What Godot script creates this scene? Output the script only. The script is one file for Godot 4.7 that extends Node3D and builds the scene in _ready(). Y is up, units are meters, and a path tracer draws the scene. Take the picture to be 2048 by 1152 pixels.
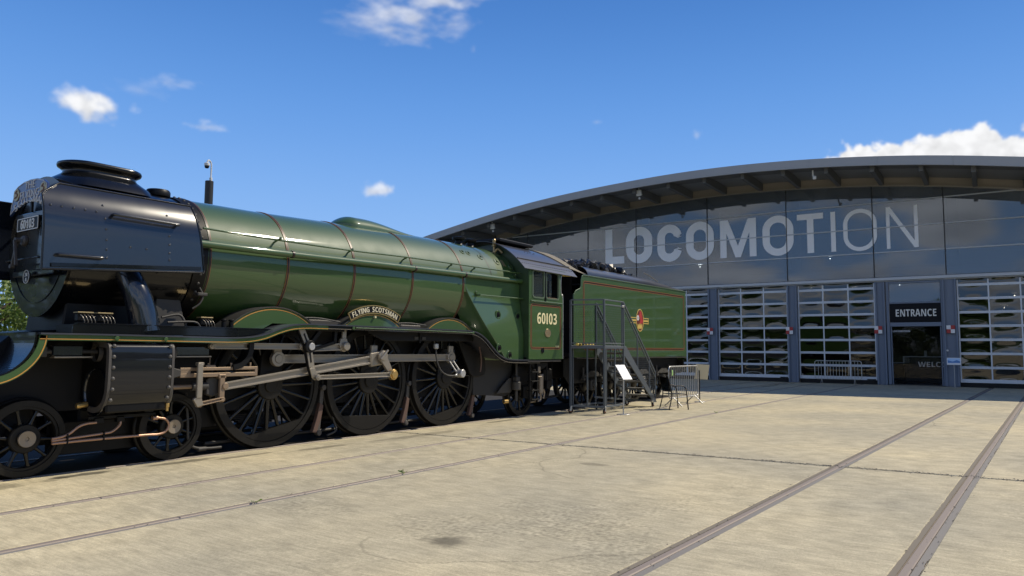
extends Node3D

# ---------------------------------------------------------------- mesh builder
class MB extends RefCounted:
	var v := PackedVector3Array()
	var n := PackedVector3Array()
	var xf := Transform3D.IDENTITY

	func tri(a: Vector3, b: Vector3, c: Vector3, na: Vector3, nb: Vector3, nc: Vector3) -> void:
		var g := (b - a).cross(c - a)
		var bs := xf.basis
		var p: Array = [a, b, c, na, nb, nc]
		if g.dot(na + nb + nc) > 0.0:
			p = [a, c, b, na, nc, nb]
		v.append(xf * p[0]); v.append(xf * p[1]); v.append(xf * p[2])
		n.append((bs * p[3]).normalized()); n.append((bs * p[4]).normalized()); n.append((bs * p[5]).normalized())

	func ftri(a: Vector3, b: Vector3, c: Vector3, hint: Vector3) -> void:
		var g := (b - a).cross(c - a)
		if g.length_squared() < 1e-16:
			return
		g = g.normalized()
		if g.dot(hint) < 0.0:
			g = -g
		tri(a, b, c, g, g, g)

	func fquad(a: Vector3, b: Vector3, c: Vector3, d: Vector3, hint: Vector3) -> void:
		ftri(a, b, c, hint)
		ftri(a, c, d, hint)

	func squad(a: Vector3, b: Vector3, c: Vector3, d: Vector3, na: Vector3, nb: Vector3, nc: Vector3, nd: Vector3) -> void:
		tri(a, b, c, na, nb, nc)
		tri(a, c, d, na, nc, nd)

	# box with chamfered edges
	func box(c: Vector3, s: Vector3, ch := 0.0, bs := Basis.IDENTITY) -> void:
		var h := s * 0.5
		ch = minf(ch, minf(h.x, minf(h.y, h.z)) * 0.9)
		var old := xf
		xf = xf * Transform3D(bs, c)
		for ax in 3:
			var u := (ax + 1) % 3
			var w := (ax + 2) % 3
			for sg in [-1.0, 1.0]:
				var q: Array[Vector3] = []
				for k in [[-1.0, -1.0], [1.0, -1.0], [1.0, 1.0], [-1.0, 1.0]]:
					var p := Vector3.ZERO
					p[ax] = sg * h[ax]; p[u] = k[0] * (h[u] - ch); p[w] = k[1] * (h[w] - ch)
					q.append(p)
				var nn := Vector3.ZERO
				nn[ax] = sg
				fquad(q[0], q[1], q[2], q[3], nn)
		if ch > 0.0:
			for ax in 3:
				var u := (ax + 1) % 3
				var w := (ax + 2) % 3
				for su in [-1.0, 1.0]:
					for sw in [-1.0, 1.0]:
						var a := Vector3.ZERO; var b := Vector3.ZERO
						a[u] = su * h[u]; a[w] = sw * (h[w] - ch)
						b[u] = su * (h[u] - ch); b[w] = sw * h[w]
						var e := Vector3.ZERO
						e[ax] = h[ax] - ch
						var nn := Vector3.ZERO
						nn[u] = su; nn[w] = sw
						fquad(a - e, a + e, b + e, b - e, nn)
			for sx in [-1.0, 1.0]:
				for sy in [-1.0, 1.0]:
					for sz in [-1.0, 1.0]:
						ftri(Vector3(sx * h.x, sy * (h.y - ch), sz * (h.z - ch)), Vector3(sx * (h.x - ch), sy * h.y, sz * (h.z - ch)), Vector3(sx * (h.x - ch), sy * (h.y - ch), sz * h.z), Vector3(sx, sy, sz))
		xf = old

	# bar between two points with a rectangular section (w across, t along the side vector)
	func bar(a: Vector3, b: Vector3, w: float, t: float, side := Vector3(0, 0, 1), ch := 0.004) -> void:
		var x := (b - a).normalized()
		var z := (side - x * side.dot(x)).normalized()
		var y := z.cross(x)
		box((a + b) * 0.5, Vector3(a.distance_to(b), w, t), ch, Basis(x, y, z))

	static func area(p: PackedVector2Array) -> float:
		var s := 0.0
		for i in p.size():
			s += p[i].cross(p[(i + 1) % p.size()])
		return s * 0.5

	static func inset(p: PackedVector2Array, d: float) -> PackedVector2Array:
		var o := PackedVector2Array()
		var sg := 1.0 if area(p) > 0.0 else -1.0
		var k := p.size()
		for i in k:
			var e0 := (p[i] - p[(i + k - 1) % k]).normalized()
			var e1 := (p[(i + 1) % k] - p[i]).normalized()
			var n0 := Vector2(-e0.y, e0.x) * sg
			var n1 := Vector2(-e1.y, e1.x) * sg
			var m := n0 + n1
			if m.length() < 0.1:
				m = n0 * 2.0
			o.append(p[i] + m * (d / maxf(0.35, m.dot(n0)) ))
		return o

	# polygon in the local XY plane, extruded from z0 to z1
	func prism(p: PackedVector2Array, z0: float, z1: float, ch := 0.0) -> void:
		var sg := 1.0 if area(p) > 0.0 else -1.0
		var cap := inset(p, ch) if ch > 0.0 else p
		var t := Geometry2D.triangulate_polygon(cap)
		for i in range(0, t.size(), 3):
			for f in [[z0, -1.0], [z1, 1.0]]:
				var zz: float = f[0]
				ftri(Vector3(cap[t[i]].x, cap[t[i]].y, zz), Vector3(cap[t[i + 1]].x, cap[t[i + 1]].y, zz), Vector3(cap[t[i + 2]].x, cap[t[i + 2]].y, zz), Vector3(0, 0, f[1]))
		var k := p.size()
		for i in k:
			var j := (i + 1) % k
			var e := (p[j] - p[i]).normalized()
			var nn := Vector3(e.y, -e.x, 0) * sg
			fquad(Vector3(p[i].x, p[i].y, z0 + ch), Vector3(p[j].x, p[j].y, z0 + ch), Vector3(p[j].x, p[j].y, z1 - ch), Vector3(p[i].x, p[i].y, z1 - ch), nn)
			if ch > 0.0:
				fquad(Vector3(p[i].x, p[i].y, z1 - ch), Vector3(p[j].x, p[j].y, z1 - ch), Vector3(cap[j].x, cap[j].y, z1), Vector3(cap[i].x, cap[i].y, z1), nn + Vector3(0, 0, 1))
				fquad(Vector3(p[i].x, p[i].y, z0 + ch), Vector3(p[j].x, p[j].y, z0 + ch), Vector3(cap[j].x, cap[j].y, z0), Vector3(cap[i].x, cap[i].y, z0), nn - Vector3(0, 0, 1))

	# band of constant width along a polyline in XY, extruded z0..z1
	func ribbon(p: PackedVector2Array, w0: float, w1: float, z0: float, z1: float, closed := false) -> void:
		var k := p.size()
		var l := PackedVector2Array()
		var r := PackedVector2Array()
		for i in k:
			var e0 := (p[i] - p[(i + k - 1) % k]).normalized() if (i > 0 or closed) else (p[1] - p[0]).normalized()
			var e1 := (p[(i + 1) % k] - p[i]).normalized() if (i < k - 1 or closed) else e0
			var m := Vector2(-e0.y, e0.x) + Vector2(-e1.y, e1.x)
			var q := 1.0 / maxf(0.4, m.dot(Vector2(-e0.y, e0.x)))
			l.append(p[i] + m * (w1 * q))
			r.append(p[i] + m * (w0 * q))
		for i in (k if closed else k - 1):
			var j := (i + 1) % k
			var a := l[i]; var b := l[j]; var c := r[j]; var d := r[i]
			var up := Vector3((a - d).x, (a - d).y, 0)
			for f in [[z0, -1.0], [z1, 1.0]]:
				fquad(Vector3(a.x, a.y, f[0]), Vector3(b.x, b.y, f[0]), Vector3(c.x, c.y, f[0]), Vector3(d.x, d.y, f[0]), Vector3(0, 0, f[1]))
			fquad(Vector3(a.x, a.y, z0), Vector3(b.x, b.y, z0), Vector3(b.x, b.y, z1), Vector3(a.x, a.y, z1), up)
			fquad(Vector3(d.x, d.y, z0), Vector3(c.x, c.y, z0), Vector3(c.x, c.y, z1), Vector3(d.x, d.y, z1), -up)
		if not closed:
			for i in [0, k - 1]:
				var o := (p[i] - p[1]) if i == 0 else (p[i] - p[k - 2])
				fquad(Vector3(l[i].x, l[i].y, z0), Vector3(r[i].x, r[i].y, z0), Vector3(r[i].x, r[i].y, z1), Vector3(l[i].x, l[i].y, z1), Vector3(o.x, o.y, 0))

	# profile of (radius, height) turned about local Z; normals point to the right of the walk
	func lathe(pr: PackedVector2Array, seg := 24, sm := 0.75, a0 := 0.0, a1 := TAU) -> void:
		var k := pr.size()
		var en: Array[Vector2] = []
		for i in k - 1:
			var d := (pr[i + 1] - pr[i]).normalized()
			en.append(Vector2(d.y, -d.x))
		for i in k - 1:
			var n0 := en[i]
			var n1 := en[i]
			if i > 0 and en[i - 1].dot(en[i]) > sm:
				n0 = (en[i - 1] + en[i]).normalized()
			if i < k - 2 and en[i + 1].dot(en[i]) > sm:
				n1 = (en[i + 1] + en[i]).normalized()
			for s in seg:
				var t0 := a0 + (a1 - a0) * s / seg
				var t1 := a0 + (a1 - a0) * (s + 1) / seg
				var c0 := Vector3(cos(t0), sin(t0), 0)
				var c1 := Vector3(cos(t1), sin(t1), 0)
				var z := Vector3(0, 0, 1)
				var A := c0 * pr[i].x + z * pr[i].y
				var B := c1 * pr[i].x + z * pr[i].y
				var C := c1 * pr[i + 1].x + z * pr[i + 1].y
				var D := c0 * pr[i + 1].x + z * pr[i + 1].y
				var na := c0 * n0.x + z * n0.y
				var nb := c1 * n0.x + z * n0.y
				var nc := c1 * n1.x + z * n1.y
				var nd := c0 * n1.x + z * n1.y
				if pr[i].x > 1e-6:
					tri(A, B, C, na, nb, nc)
				if pr[i + 1].x > 1e-6:
					tri(A, C, D, na, nc, nd)

	# solid cylinder from a to b
	func cyl(a: Vector3, b: Vector3, r: float, seg := 16, ch := 0.0, r1 := -1.0) -> void:
		var old := xf
		var h := a.distance_to(b)
		if r1 < 0.0:
			r1 = r
		xf = xf * MB.aim(a, b - a)
		if ch > 0.0:
			lathe(PackedVector2Array([Vector2(0, 0), Vector2(r - ch, 0), Vector2(r, ch), Vector2(r1, h - ch), Vector2(r1 - ch, h), Vector2(0, h)]), seg, 0.9)
		else:
			lathe(PackedVector2Array([Vector2(0, 0), Vector2(r, 0), Vector2(r1, h), Vector2(0, h)]), seg, 0.9)
		xf = old

	static func aim(o: Vector3, d: Vector3) -> Transform3D:
		var z := d.normalized()
		var x := Vector3(0, 1, 0).cross(z)
		if x.length() < 1e-3:
			x = Vector3(1, 0, 0)
		x = x.normalized()
		return Transform3D(Basis(x, z.cross(x), z), o)

	func tube(p: PackedVector3Array, r: float, seg := 8, rr := PackedFloat32Array()) -> void:
		var k := p.size()
		var rings: Array = []
		var norms: Array = []
		var prev := Vector3.ZERO
		for i in k:
			var d := (p[mini(i + 1, k - 1)] - p[maxi(i - 1, 0)]).normalized()
			var u := prev - d * prev.dot(d)
			if u.length() < 1e-3:
				u = Vector3(0, 1, 0) - d * d.y
				if u.length() < 1e-2:
					u = Vector3(1, 0, 0) - d * d.x
			u = u.normalized()
			prev = u
			var w := d.cross(u)
			var q := PackedVector3Array()
			var nn := PackedVector3Array()
			for s in seg + 1:
				var a := TAU * s / seg
				var o := u * cos(a) + w * sin(a)
				nn.append(o)
				q.append(p[i] + o * (rr[i] if rr.size() > i else r))
			rings.append(q); norms.append(nn)
		for i in k - 1:
			for s in seg:
				squad(rings[i][s], rings[i][s + 1], rings[i + 1][s + 1], rings[i + 1][s], norms[i][s], norms[i][s + 1], norms[i + 1][s + 1], norms[i + 1][s])
		for s in range(1, seg - 1):
			ftri(rings[0][0], rings[0][s], rings[0][s + 1], p[0] - p[1])
			ftri(rings[k - 1][0], rings[k - 1][s], rings[k - 1][s + 1], p[k - 1] - p[k - 2])

	static func gnorm(rows: Array, flip: bool) -> Array:
		var out: Array = []
		var R := rows.size()
		for i in R:
			var nn := PackedVector3Array()
			var C: int = rows[i].size()
			for j in C:
				var a: Vector3 = rows[mini(i + 1, R - 1)][j] - rows[maxi(i - 1, 0)][j]
				var b: Vector3 = rows[i][mini(j + 1, C - 1)] - rows[i][maxi(j - 1, 0)]
				var g := a.cross(b)
				g = g.normalized() if g.length() > 1e-9 else Vector3.UP
				nn.append(-g if flip else g)
			out.append(nn)
		return out

	func grid(rows: Array, flip := false, nn: Array = []) -> void:
		if nn.is_empty():
			nn = MB.gnorm(rows, flip)
		for i in rows.size() - 1:
			for j in rows[i].size() - 1:
				squad(rows[i][j], rows[i][j + 1], rows[i + 1][j + 1], rows[i + 1][j], nn[i][j], nn[i][j + 1], nn[i + 1][j + 1], nn[i + 1][j])

	# sheet of thickness t behind the given surface
	func plate(rows: Array, t: float, flip := false) -> void:
		var nn := MB.gnorm(rows, flip)
		var back: Array = []
		var bn: Array = []
		for i in rows.size():
			var q := PackedVector3Array()
			var m := PackedVector3Array()
			for j in rows[i].size():
				q.append(rows[i][j] - nn[i][j] * t)
				m.append(-nn[i][j])
			back.append(q); bn.append(m)
		grid(rows, flip, nn)
		grid(back, flip, bn)
		var R := rows.size() - 1
		var C: int = rows[0].size() - 1
		for i in R:
			fquad(rows[i][0], rows[i + 1][0], back[i + 1][0], back[i][0], rows[i][0] - rows[i][1])
			fquad(rows[i][C], rows[i + 1][C], back[i + 1][C], back[i][C], rows[i][C] - rows[i][C - 1])
		for j in C:
			fquad(rows[0][j], rows[0][j + 1], back[0][j + 1], back[0][j], rows[0][j] - rows[1][j])
			fquad(rows[R][j], rows[R][j + 1], back[R][j + 1], back[R][j], rows[R][j] - rows[R - 1][j])

	func mesh(mat: Material, uvscale := 0.0) -> ArrayMesh:
		var a := []
		a.resize(Mesh.ARRAY_MAX)
		a[Mesh.ARRAY_VERTEX] = v
		a[Mesh.ARRAY_NORMAL] = n
		if uvscale > 0.0:
			var u := PackedVector2Array()
			var u2 := PackedVector2Array()
			for p in v:
				u.append(Vector2((p.x + 6.0) * uvscale, (p.z + 12.0) * uvscale))
				u2.append(Vector2(p.x / 2.7, p.z / 2.7))
			a[Mesh.ARRAY_TEX_UV] = u
			a[Mesh.ARRAY_TEX_UV2] = u2
		var m := ArrayMesh.new()
		m.add_surface_from_arrays(Mesh.PRIMITIVE_TRIANGLES, a)
		m.surface_set_material(0, mat)
		return m

# ---------------------------------------------------------------- nodes
var used := {}
var M := {}
var rng := RandomNumberGenerator.new()

func numbered(par: Node, nm: String) -> String:
	var key := str(par.get_instance_id()) + nm
	var k: int = used.get(key, 0)
	used[key] = k + 1
	return nm if k == 0 else "%s_%03d" % [nm, k]

func addc(par: Node, o: Node3D, nm: String) -> void:
	o.name = numbered(par, nm)
	par.add_child(o, true)

func obj(nm: String, b: MB, mat: Material, par: Node) -> MeshInstance3D:
	var o := MeshInstance3D.new()
	o.mesh = b.mesh(mat)
	addc(par, o, nm)
	return o

func inst(nm: String, me: Mesh, par: Node, t: Transform3D) -> MeshInstance3D:
	var o := MeshInstance3D.new()
	o.mesh = me
	o.transform = t
	addc(par, o, nm)
	return o

func node(nm: String, par: Node, t := Transform3D.IDENTITY) -> Node3D:
	var o := Node3D.new()
	o.transform = t
	addc(par, o, nm)
	return o

func tag(o: Node, label: String, category: String, group := "") -> void:
	o.set_meta("label", label)
	o.set_meta("category", category)
	if group != "":
		o.set_meta("group", group)

func v2(a: Array) -> PackedVector2Array:
	var p := PackedVector2Array()
	for i in range(0, a.size(), 2):
		p.append(Vector2(a[i], a[i + 1]))
	return p

func v3(a: Array) -> PackedVector3Array:
	var p := PackedVector3Array()
	for i in range(0, a.size(), 3):
		p.append(Vector3(a[i], a[i + 1], a[i + 2]))
	return p

func arc(cx: float, cy: float, r: float, d0: float, d1: float, k: int) -> PackedVector2Array:
	var p := PackedVector2Array()
	for i in k + 1:
		var t := deg_to_rad(d0 + (d1 - d0) * i / k)
		p.append(Vector2(cx + r * cos(t), cy + r * sin(t)))
	return p

func rrect(cx: float, cy: float, w: float, h: float, r: float, k := 4) -> PackedVector2Array:
	var p := PackedVector2Array()
	for c in [[1, 1, 0], [-1, 1, 90], [-1, -1, 180], [1, -1, 270]]:
		p.append_array(arc(cx + c[0] * (w * 0.5 - r), cy + c[1] * (h * 0.5 - r), r, c[2], c[2] + 90, k))
	return p

func smooth(p: PackedVector2Array, k := 4) -> PackedVector2Array:
	var o := PackedVector2Array()
	for i in p.size() - 1:
		var a := p[maxi(i - 1, 0)]
		var d := p[mini(i + 2, p.size() - 1)]
		for j in k:
			o.append(p[i].cubic_interpolate(p[i + 1], a, d, float(j) / k))
	o.append(p[p.size() - 1])
	return o

func smooth3(p: PackedVector3Array, k := 4) -> PackedVector3Array:
	var o := PackedVector3Array()
	for i in p.size() - 1:
		var a := p[maxi(i - 1, 0)]
		var d := p[mini(i + 2, p.size() - 1)]
		for j in k:
			o.append(p[i].cubic_interpolate(p[i + 1], a, d, float(j) / k))
	o.append(p[p.size() - 1])
	return o

var fonts := {}
# flat raised lettering: t places the middle of the text, x along the reading direction
func text(s: String, cap: float, par: Node, mat: Material, t: Transform3D, fit := 0.0, bold := true, depth := 0.006, nm := "lettering") -> MeshInstance3D:
	var key := "b" if bold else "r"
	if not fonts.has(key):
		var f := SystemFont.new()
		f.font_names = PackedStringArray(["Droid Sans"])
		f.font_weight = 700 if bold else 400
		fonts[key] = f
	var tm := TextMesh.new()
	tm.text = s
	tm.font = fonts[key]
	tm.font_size = 64
	tm.pixel_size = cap / (64.0 * 0.714)
	tm.depth = depth
	tm.curve_step = 2.0
	tm.horizontal_alignment = HORIZONTAL_ALIGNMENT_CENTER
	tm.vertical_alignment = VERTICAL_ALIGNMENT_CENTER
	tm.material = mat
	var box := tm.get_aabb()
	var sx := 1.0
	if fit > 0.0 and box.size.x > 0.0:
		sx = fit / box.size.x
	var o := MeshInstance3D.new()
	o.mesh = tm
	var c := box.get_center()
	o.transform = t * Transform3D(Basis.from_scale(Vector3(sx, 1, 1)), Vector3(-c.x * sx, -c.y, 0))
	addc(par, o, nm)
	return o

func lin(r: float, g: float, b: float) -> Color:
	return Color(r, g, b).linear_to_srgb()

func mk(nm: String, c: Color, rough: float, metal := 0.0, coat := 0.0, spec := 0.5) -> StandardMaterial3D:
	var m := StandardMaterial3D.new()
	m.resource_name = nm
	m.albedo_color = c
	m.roughness = rough
	m.metallic = metal
	m.metallic_specular = spec
	if coat > 0.0:
		m.clearcoat_enabled = true
		m.clearcoat = coat
		m.clearcoat_roughness = 0.04
	M[nm] = m
	return m

func noise_img(w: int, h: int, seed_: int, freq: float, oct := 4, typ := FastNoiseLite.TYPE_SIMPLEX_SMOOTH) -> Image:
	var f := FastNoiseLite.new()
	f.seed = seed_
	f.noise_type = typ
	f.frequency = freq
	f.fractal_octaves = oct
	return f.get_seamless_image(w, h, false, false, 0.12, true)

# worn roughness and faint tone shared by several paints
func wear(m: StandardMaterial3D, tex: Texture2D, scale: float) -> void:
	m.roughness_texture = tex
	m.roughness_texture_channel = BaseMaterial3D.TEXTURE_CHANNEL_GRAYSCALE
	m.uv1_triplanar = true
	m.uv1_world_triplanar = true
	m.uv1_scale = Vector3.ONE * scale

# ---------------------------------------------------------------- sky
func dir_px(az: float, el: float, w: int, h: int) -> Vector2:
	return Vector2(fposmod(az / 360.0, 1.0) * w, (90.0 - el) / 180.0 * h)

func make_sky() -> PanoramaSkyMaterial:
	var W := 4096
	var H := 2048
	var im := Image.create(W, H, false, Image.FORMAT_RGBH)
	var g := Gradient.new()
	g.interpolation_mode = Gradient.GRADIENT_INTERPOLATE_CUBIC
	g.offsets = PackedFloat32Array([0.0, 0.10, 0.19, 0.28, 0.38, 0.55, 1.0])
	g.colors = PackedColorArray([Color(0.37, 0.575, 0.93), Color(0.265, 0.49, 0.90), Color(0.152, 0.36, 0.80), Color(0.082, 0.242, 0.635), Color(0.045, 0.152, 0.47), Color(0.030, 0.105, 0.35), Color(0.02, 0.075, 0.27)])
	for y in H:
		var el := 90.0 - (y + 0.5) * 180.0 / H
		im.fill_rect(Rect2i(0, y, W, 1), g.sample(clampf(el / 90.0, 0.0, 1.0)) if el >= 0.0 else Color(0.3, 0.29, 0.26))
	var f := FastNoiseLite.new()
	f.noise_type = FastNoiseLite.TYPE_SIMPLEX_SMOOTH
	f.seed = 5
	f.frequency = 1.0
	f.fractal_octaves = 5
	f.fractal_gain = 0.45
	# azimuth, elevation, half width, half height (degrees), density, sharpness, seed, feature size
	for c in [[46.2, 24.9, 6.4, 2.9, 0.66, 0.5, 11, 3.2, 2.4], [42.8, 24.2, 4.0, 1.6, 0.3, 0.4, 12, 3.0, 2.6], [48.5, 26.4, 5.0, 1.2, 0.6, 0.6, 25, 3.0, 2.6], [24.0, 16.2, 3.0, 1.7, 0.98, 0.8, 13, 2.2, 1.2], [27.0, 17.8, 2.6, 0.9, 0.22, 0.4, 14, 2.0, 1.8], [29.0, 18.6, 2.2, 0.8, 0.34, 0.45, 15, 1.8, 1.8],
			[31.6, 15.9, 1.8, 0.6, 0.5, 0.6, 16, 1.6, 1.6], [44.2, 12.2, 1.9, 1.0, 0.72, 0.75, 17, 1.7, 1.3], [69.4, 16.4, 0.6, 0.55, 0.3, 0.5, 18, 1.2, 1.0], [61.5, 17.7, 0.6, 0.3, 0.18, 0.5, 19, 1.2, 1.0], [51.6, 23.0, 0.35, 0.6, 0.18, 0.5, 21, 1.2, 1.0],
			[83.0, 12.1, 4.6, 3.1, 1.5, 2.6, 20, 2.0, 1.0], [87.5, 12.2, 5.2, 3.3, 1.5, 2.6, 22, 2.2, 1.0], [93.5, 12.3, 6.0, 3.3, 1.5, 2.6, 26, 2.2, 1.0], [80.4, 12.4, 3.0, 2.7, 1.4, 2.6, 23, 1.8, 1.0], [104.0, 11.4, 9.0, 4.0, 1.5, 2.0, 24, 2.6, 1.0]]:
		cloud(im, W, H, f, c)
	# the weather behind the viewer: a broken grey and white deck, as the glass front mirrors it
	f.seed = 77
	for yy in range(int(H * 0.16), int(H * 0.5)):
		var el := 90.0 - (yy + 0.5) * 180.0 / H
		for xx in range(0, W, 1):
			var az := wrapf((xx + 0.5) / W * 360.0, -180.0, 180.0)
			var off := absf(wrapf(az + 115.0, -180.0, 180.0))
			var cov := 1.0 - smoothstep(62.0, 108.0, off)
			if cov <= 0.0:
				continue
			var nn := f.get_noise_2d(az * 0.055, el * 0.14) + 0.35 * f.get_noise_2d(az * 0.2 + 40.0, el * 0.4)
			var a := smoothstep(-0.28, 0.22, nn) * cov * smoothstep(48.0, 28.0, el)
			if a <= 0.01:
				continue
			var lum := 0.80 + 0.45 * f.get_noise_2d(az * 0.08 + 9.0, el * 0.3 + 3.0)
			var cc := Color(lum * 0.94, lum * 0.98, lum * 1.04)
			im.set_pixel(xx, yy, im.get_pixel(xx, yy).lerp(cc, minf(a, 1.0) * 0.9))
	var p := PanoramaSkyMaterial.new()
	p.panorama = ImageTexture.create_from_image(im)
	p.energy_multiplier = 1.0
	return p

func cloud(im: Image, W: int, H: int, f: FastNoiseLite, c: Array) -> void:
	f.seed = c[6]
	var mid := dir_px(c[0], c[1], W, H)
	var hw: float = c[2] * 1.5 * W / 360.0
	var hh: float = c[3] * 1.5 * H / 180.0
	for y in range(int(mid.y - hh), int(mid.y + hh)):
		for x in range(int(mid.x - hw), int(mid.x + hw)):
			var dx: float = (x - mid.x) / (c[2] * W / 360.0)
			var dy: float = (y - mid.y) / (c[3] * H / 180.0)
			var ax: float = (x * 360.0 / W) / c[7]
			var ay: float = (y * 180.0 / H) / c[7]
			var fl: float = dy * (1.0 if dy < 0.0 else 1.35)
			var nn := f.get_noise_2d(ax, ay * c[8])
			var d := 1.0 - sqrt(dx * dx + fl * fl) + nn * (0.55 if c[5] < 1.5 else 0.36)
			var a: float = smoothstep(0.12, 0.12 + 0.62 / c[5], d) * c[4]
			if a <= 0.004:
				continue
			var lit := clampf(0.84 - dy * 0.10 + nn * 0.12 + 0.20 * f.get_noise_2d(ax * 1.6 + 5.0, ay * 1.8), 0.6, 0.98)
			var cc := Color(lit * 0.99, lit * 0.995, lit * 1.01)
			var xx := posmod(x, W)
			im.set_pixel(xx, y, im.get_pixel(xx, y).lerp(cc, minf(a, 1.0)))

# ---------------------------------------------------------------- materials
func materials() -> void:
	var rt := ImageTexture.create_from_image(remap_img(noise_img(512, 512, 3, 0.008, 3), 0.86, 1.0))
	M["wear"] = rt
	for m in [mk("green_paint", lin(0.038, 0.090, 0.020), 0.55, 0.0, 1.0, 0.46), mk("black_paint", lin(0.004, 0.0044, 0.005), 0.3, 0.0, 0.6, 0.3), mk("satin_black", lin(0.005, 0.005, 0.0054), 0.5, 0.0, 0.0, 0.35),
			mk("deflector_black", lin(0.008, 0.011, 0.018), 0.22, 0.0, 1.0, 0.5), mk("grey_grime", lin(0.045, 0.042, 0.038), 0.6), mk("steel", lin(0.33, 0.295, 0.245), 0.32, 0.5), mk("worn_steel", lin(0.30, 0.25, 0.19), 0.5, 0.55),
			mk("roof_grey", lin(0.040, 0.043, 0.055), 0.4, 0.0, 0.4), mk("tender_top", lin(0.030, 0.033, 0.042), 0.36, 0.0, 0.4)]:
		wear(m, rt, 0.5)
	mk("yellow_line", lin(0.52, 0.26, 0.05), 0.45)
	mk("orange_line", lin(0.27, 0.105, 0.038), 0.45)
	mk("line_black", lin(0.02, 0.008, 0.006), 0.4)
	mk("cream", lin(0.80, 0.72, 0.42), 0.45)
	mk("brass", lin(0.62, 0.42, 0.16), 0.3, 0.85)
	mk("dull_brass", lin(0.42, 0.33, 0.18), 0.42, 0.7)
	mk("copper", lin(0.46, 0.28, 0.19), 0.4, 0.65)
	mk("white_paint", lin(0.72, 0.71, 0.66), 0.5)
	mk("blue_board", lin(0.022, 0.048, 0.16), 0.35, 0.0, 0.4)
	mk("red_paint", lin(0.42, 0.03, 0.02), 0.4)
	mk("brake_red", lin(0.11, 0.065, 0.05), 0.7)
	mk("dark_red", lin(0.18, 0.025, 0.02), 0.4)
	mk("hull_black", lin(0.006, 0.006, 0.007), 0.7)
	mk("silver_white", lin(0.60, 0.60, 0.58), 0.5)
	mk("canvas_tan", lin(0.20, 0.175, 0.13), 0.85)
	mk("coal", lin(0.012, 0.012, 0.013), 0.4)
	mk("cab_wood", lin(0.16, 0.07, 0.03), 0.6)
	mk("grey_steelwork", lin(0.095, 0.115, 0.145), 0.5, 0.25)
	mk("stair_grey", lin(0.095, 0.112, 0.128), 0.5, 0.1)
	mk("galvanised", lin(0.48, 0.48, 0.47), 0.42, 0.55)
	mk("deck_pale", lin(0.5, 0.46, 0.38), 0.6)
	mk("rubber", lin(0.012, 0.012, 0.012), 0.8)
	mk("caster_orange", lin(0.35, 0.12, 0.03), 0.5)
	mk("white_board", lin(0.82, 0.83, 0.84), 0.5)
	mk("print_grey", lin(0.55, 0.56, 0.58), 0.6)
	mk("board_back", lin(0.50, 0.46, 0.34), 0.7)
	mk("chair_black", lin(0.02, 0.02, 0.021), 0.45, 0.0)
	mk("tag_green", lin(0.35, 0.6, 0.2), 0.5)
	mk("fascia_metal", lin(0.33, 0.335, 0.34), 0.5, 0.15)
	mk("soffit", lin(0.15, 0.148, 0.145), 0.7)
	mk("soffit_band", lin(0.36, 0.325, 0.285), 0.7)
	mk("fin", lin(0.13, 0.133, 0.138), 0.6)
	mk("roof_metal", lin(0.28, 0.29, 0.30), 0.5, 0.3)
	mk("column", lin(0.145, 0.18, 0.245), 0.5, 0.1)
	mk("transom", lin(0.5, 0.53, 0.57), 0.5)
	mk("mullion", lin(0.02, 0.022, 0.026), 0.5)
	mk("door_frame", lin(0.58, 0.62, 0.68), 0.4, 0.25)
	mk("film", lin(0.86, 0.88, 0.92), 0.6)
	mk("inside_dark", lin(0.05, 0.05, 0.052), 0.8)
	mk("inside_floor", lin(0.2, 0.19, 0.17), 0.6)
	mk("inside_pale", lin(0.24, 0.27, 0.30), 0.7)
	mk("sign_black", lin(0.004, 0.005, 0.009), 0.3, 0.0, 0.0, 0.25)
	mk("marker_red", lin(0.38, 0.03, 0.03), 0.5)
	mk("marker_white", lin(0.75, 0.75, 0.75), 0.5)
	mk("poster_blue", lin(0.08, 0.22, 0.5), 0.4)
	mk("poster_sky", lin(0.4, 0.6, 0.85), 0.4)
	mk("mast_black", lin(0.018, 0.018, 0.018), 0.5)
	mk("rail_steel", lin(0.29, 0.24, 0.198), 0.6, 0.1)
	mk("joint_dark", lin(0.10, 0.085, 0.065), 0.9)
	mk("sealant", lin(0.22, 0.205, 0.185), 0.8)
	mk("filler", lin(0.28, 0.235, 0.185), 0.85)
	mk("oily_concrete", lin(0.03, 0.027, 0.023), 0.85, 0.0, 0.0, 0.25)
	mk("bolt_grey", lin(0.085, 0.08, 0.074), 0.5)
	mk("flange_grey", lin(0.07, 0.064, 0.058), 0.55)
	mk("ballast", lin(0.028, 0.027, 0.026), 0.95)
	mk("dirt", lin(0.22, 0.19, 0.145), 0.95)
	mk("bark", lin(0.09, 0.07, 0.05), 0.9)
	mk("wagon_brown", lin(0.12, 0.05, 0.03), 0.6)
	for g in [["pane", Color(0.50, 0.54, 0.59, 0.36), 0.07], ["door_pane", Color(0.12, 0.12, 0.12, 0.05), 0.075], ["cab_pane", Color(0.5, 0.55, 0.5, 0.06), 0.0], ["entrance_pane", Color(0.05, 0.05, 0.06, 0.05), 0.0]]:
		var m := mk(g[0], g[1], 0.01, 0.0, 0.0, 0.7 if g[0] != "entrance_pane" else 0.24)
		if g[2] > 0.0:
			m.refraction_enabled = true
			m.refraction_scale = g[2]
		else:
			m.transparency = BaseMaterial3D.TRANSPARENCY_ALPHA
	for k in 3:
		var lf := mk("leaf%d" % k, [lin(0.10, 0.16, 0.035), lin(0.06, 0.11, 0.028), lin(0.15, 0.20, 0.06)][k], 0.6)
		lf.backlight_enabled = true
		lf.backlight = lin(0.25, 0.35, 0.08)
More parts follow.
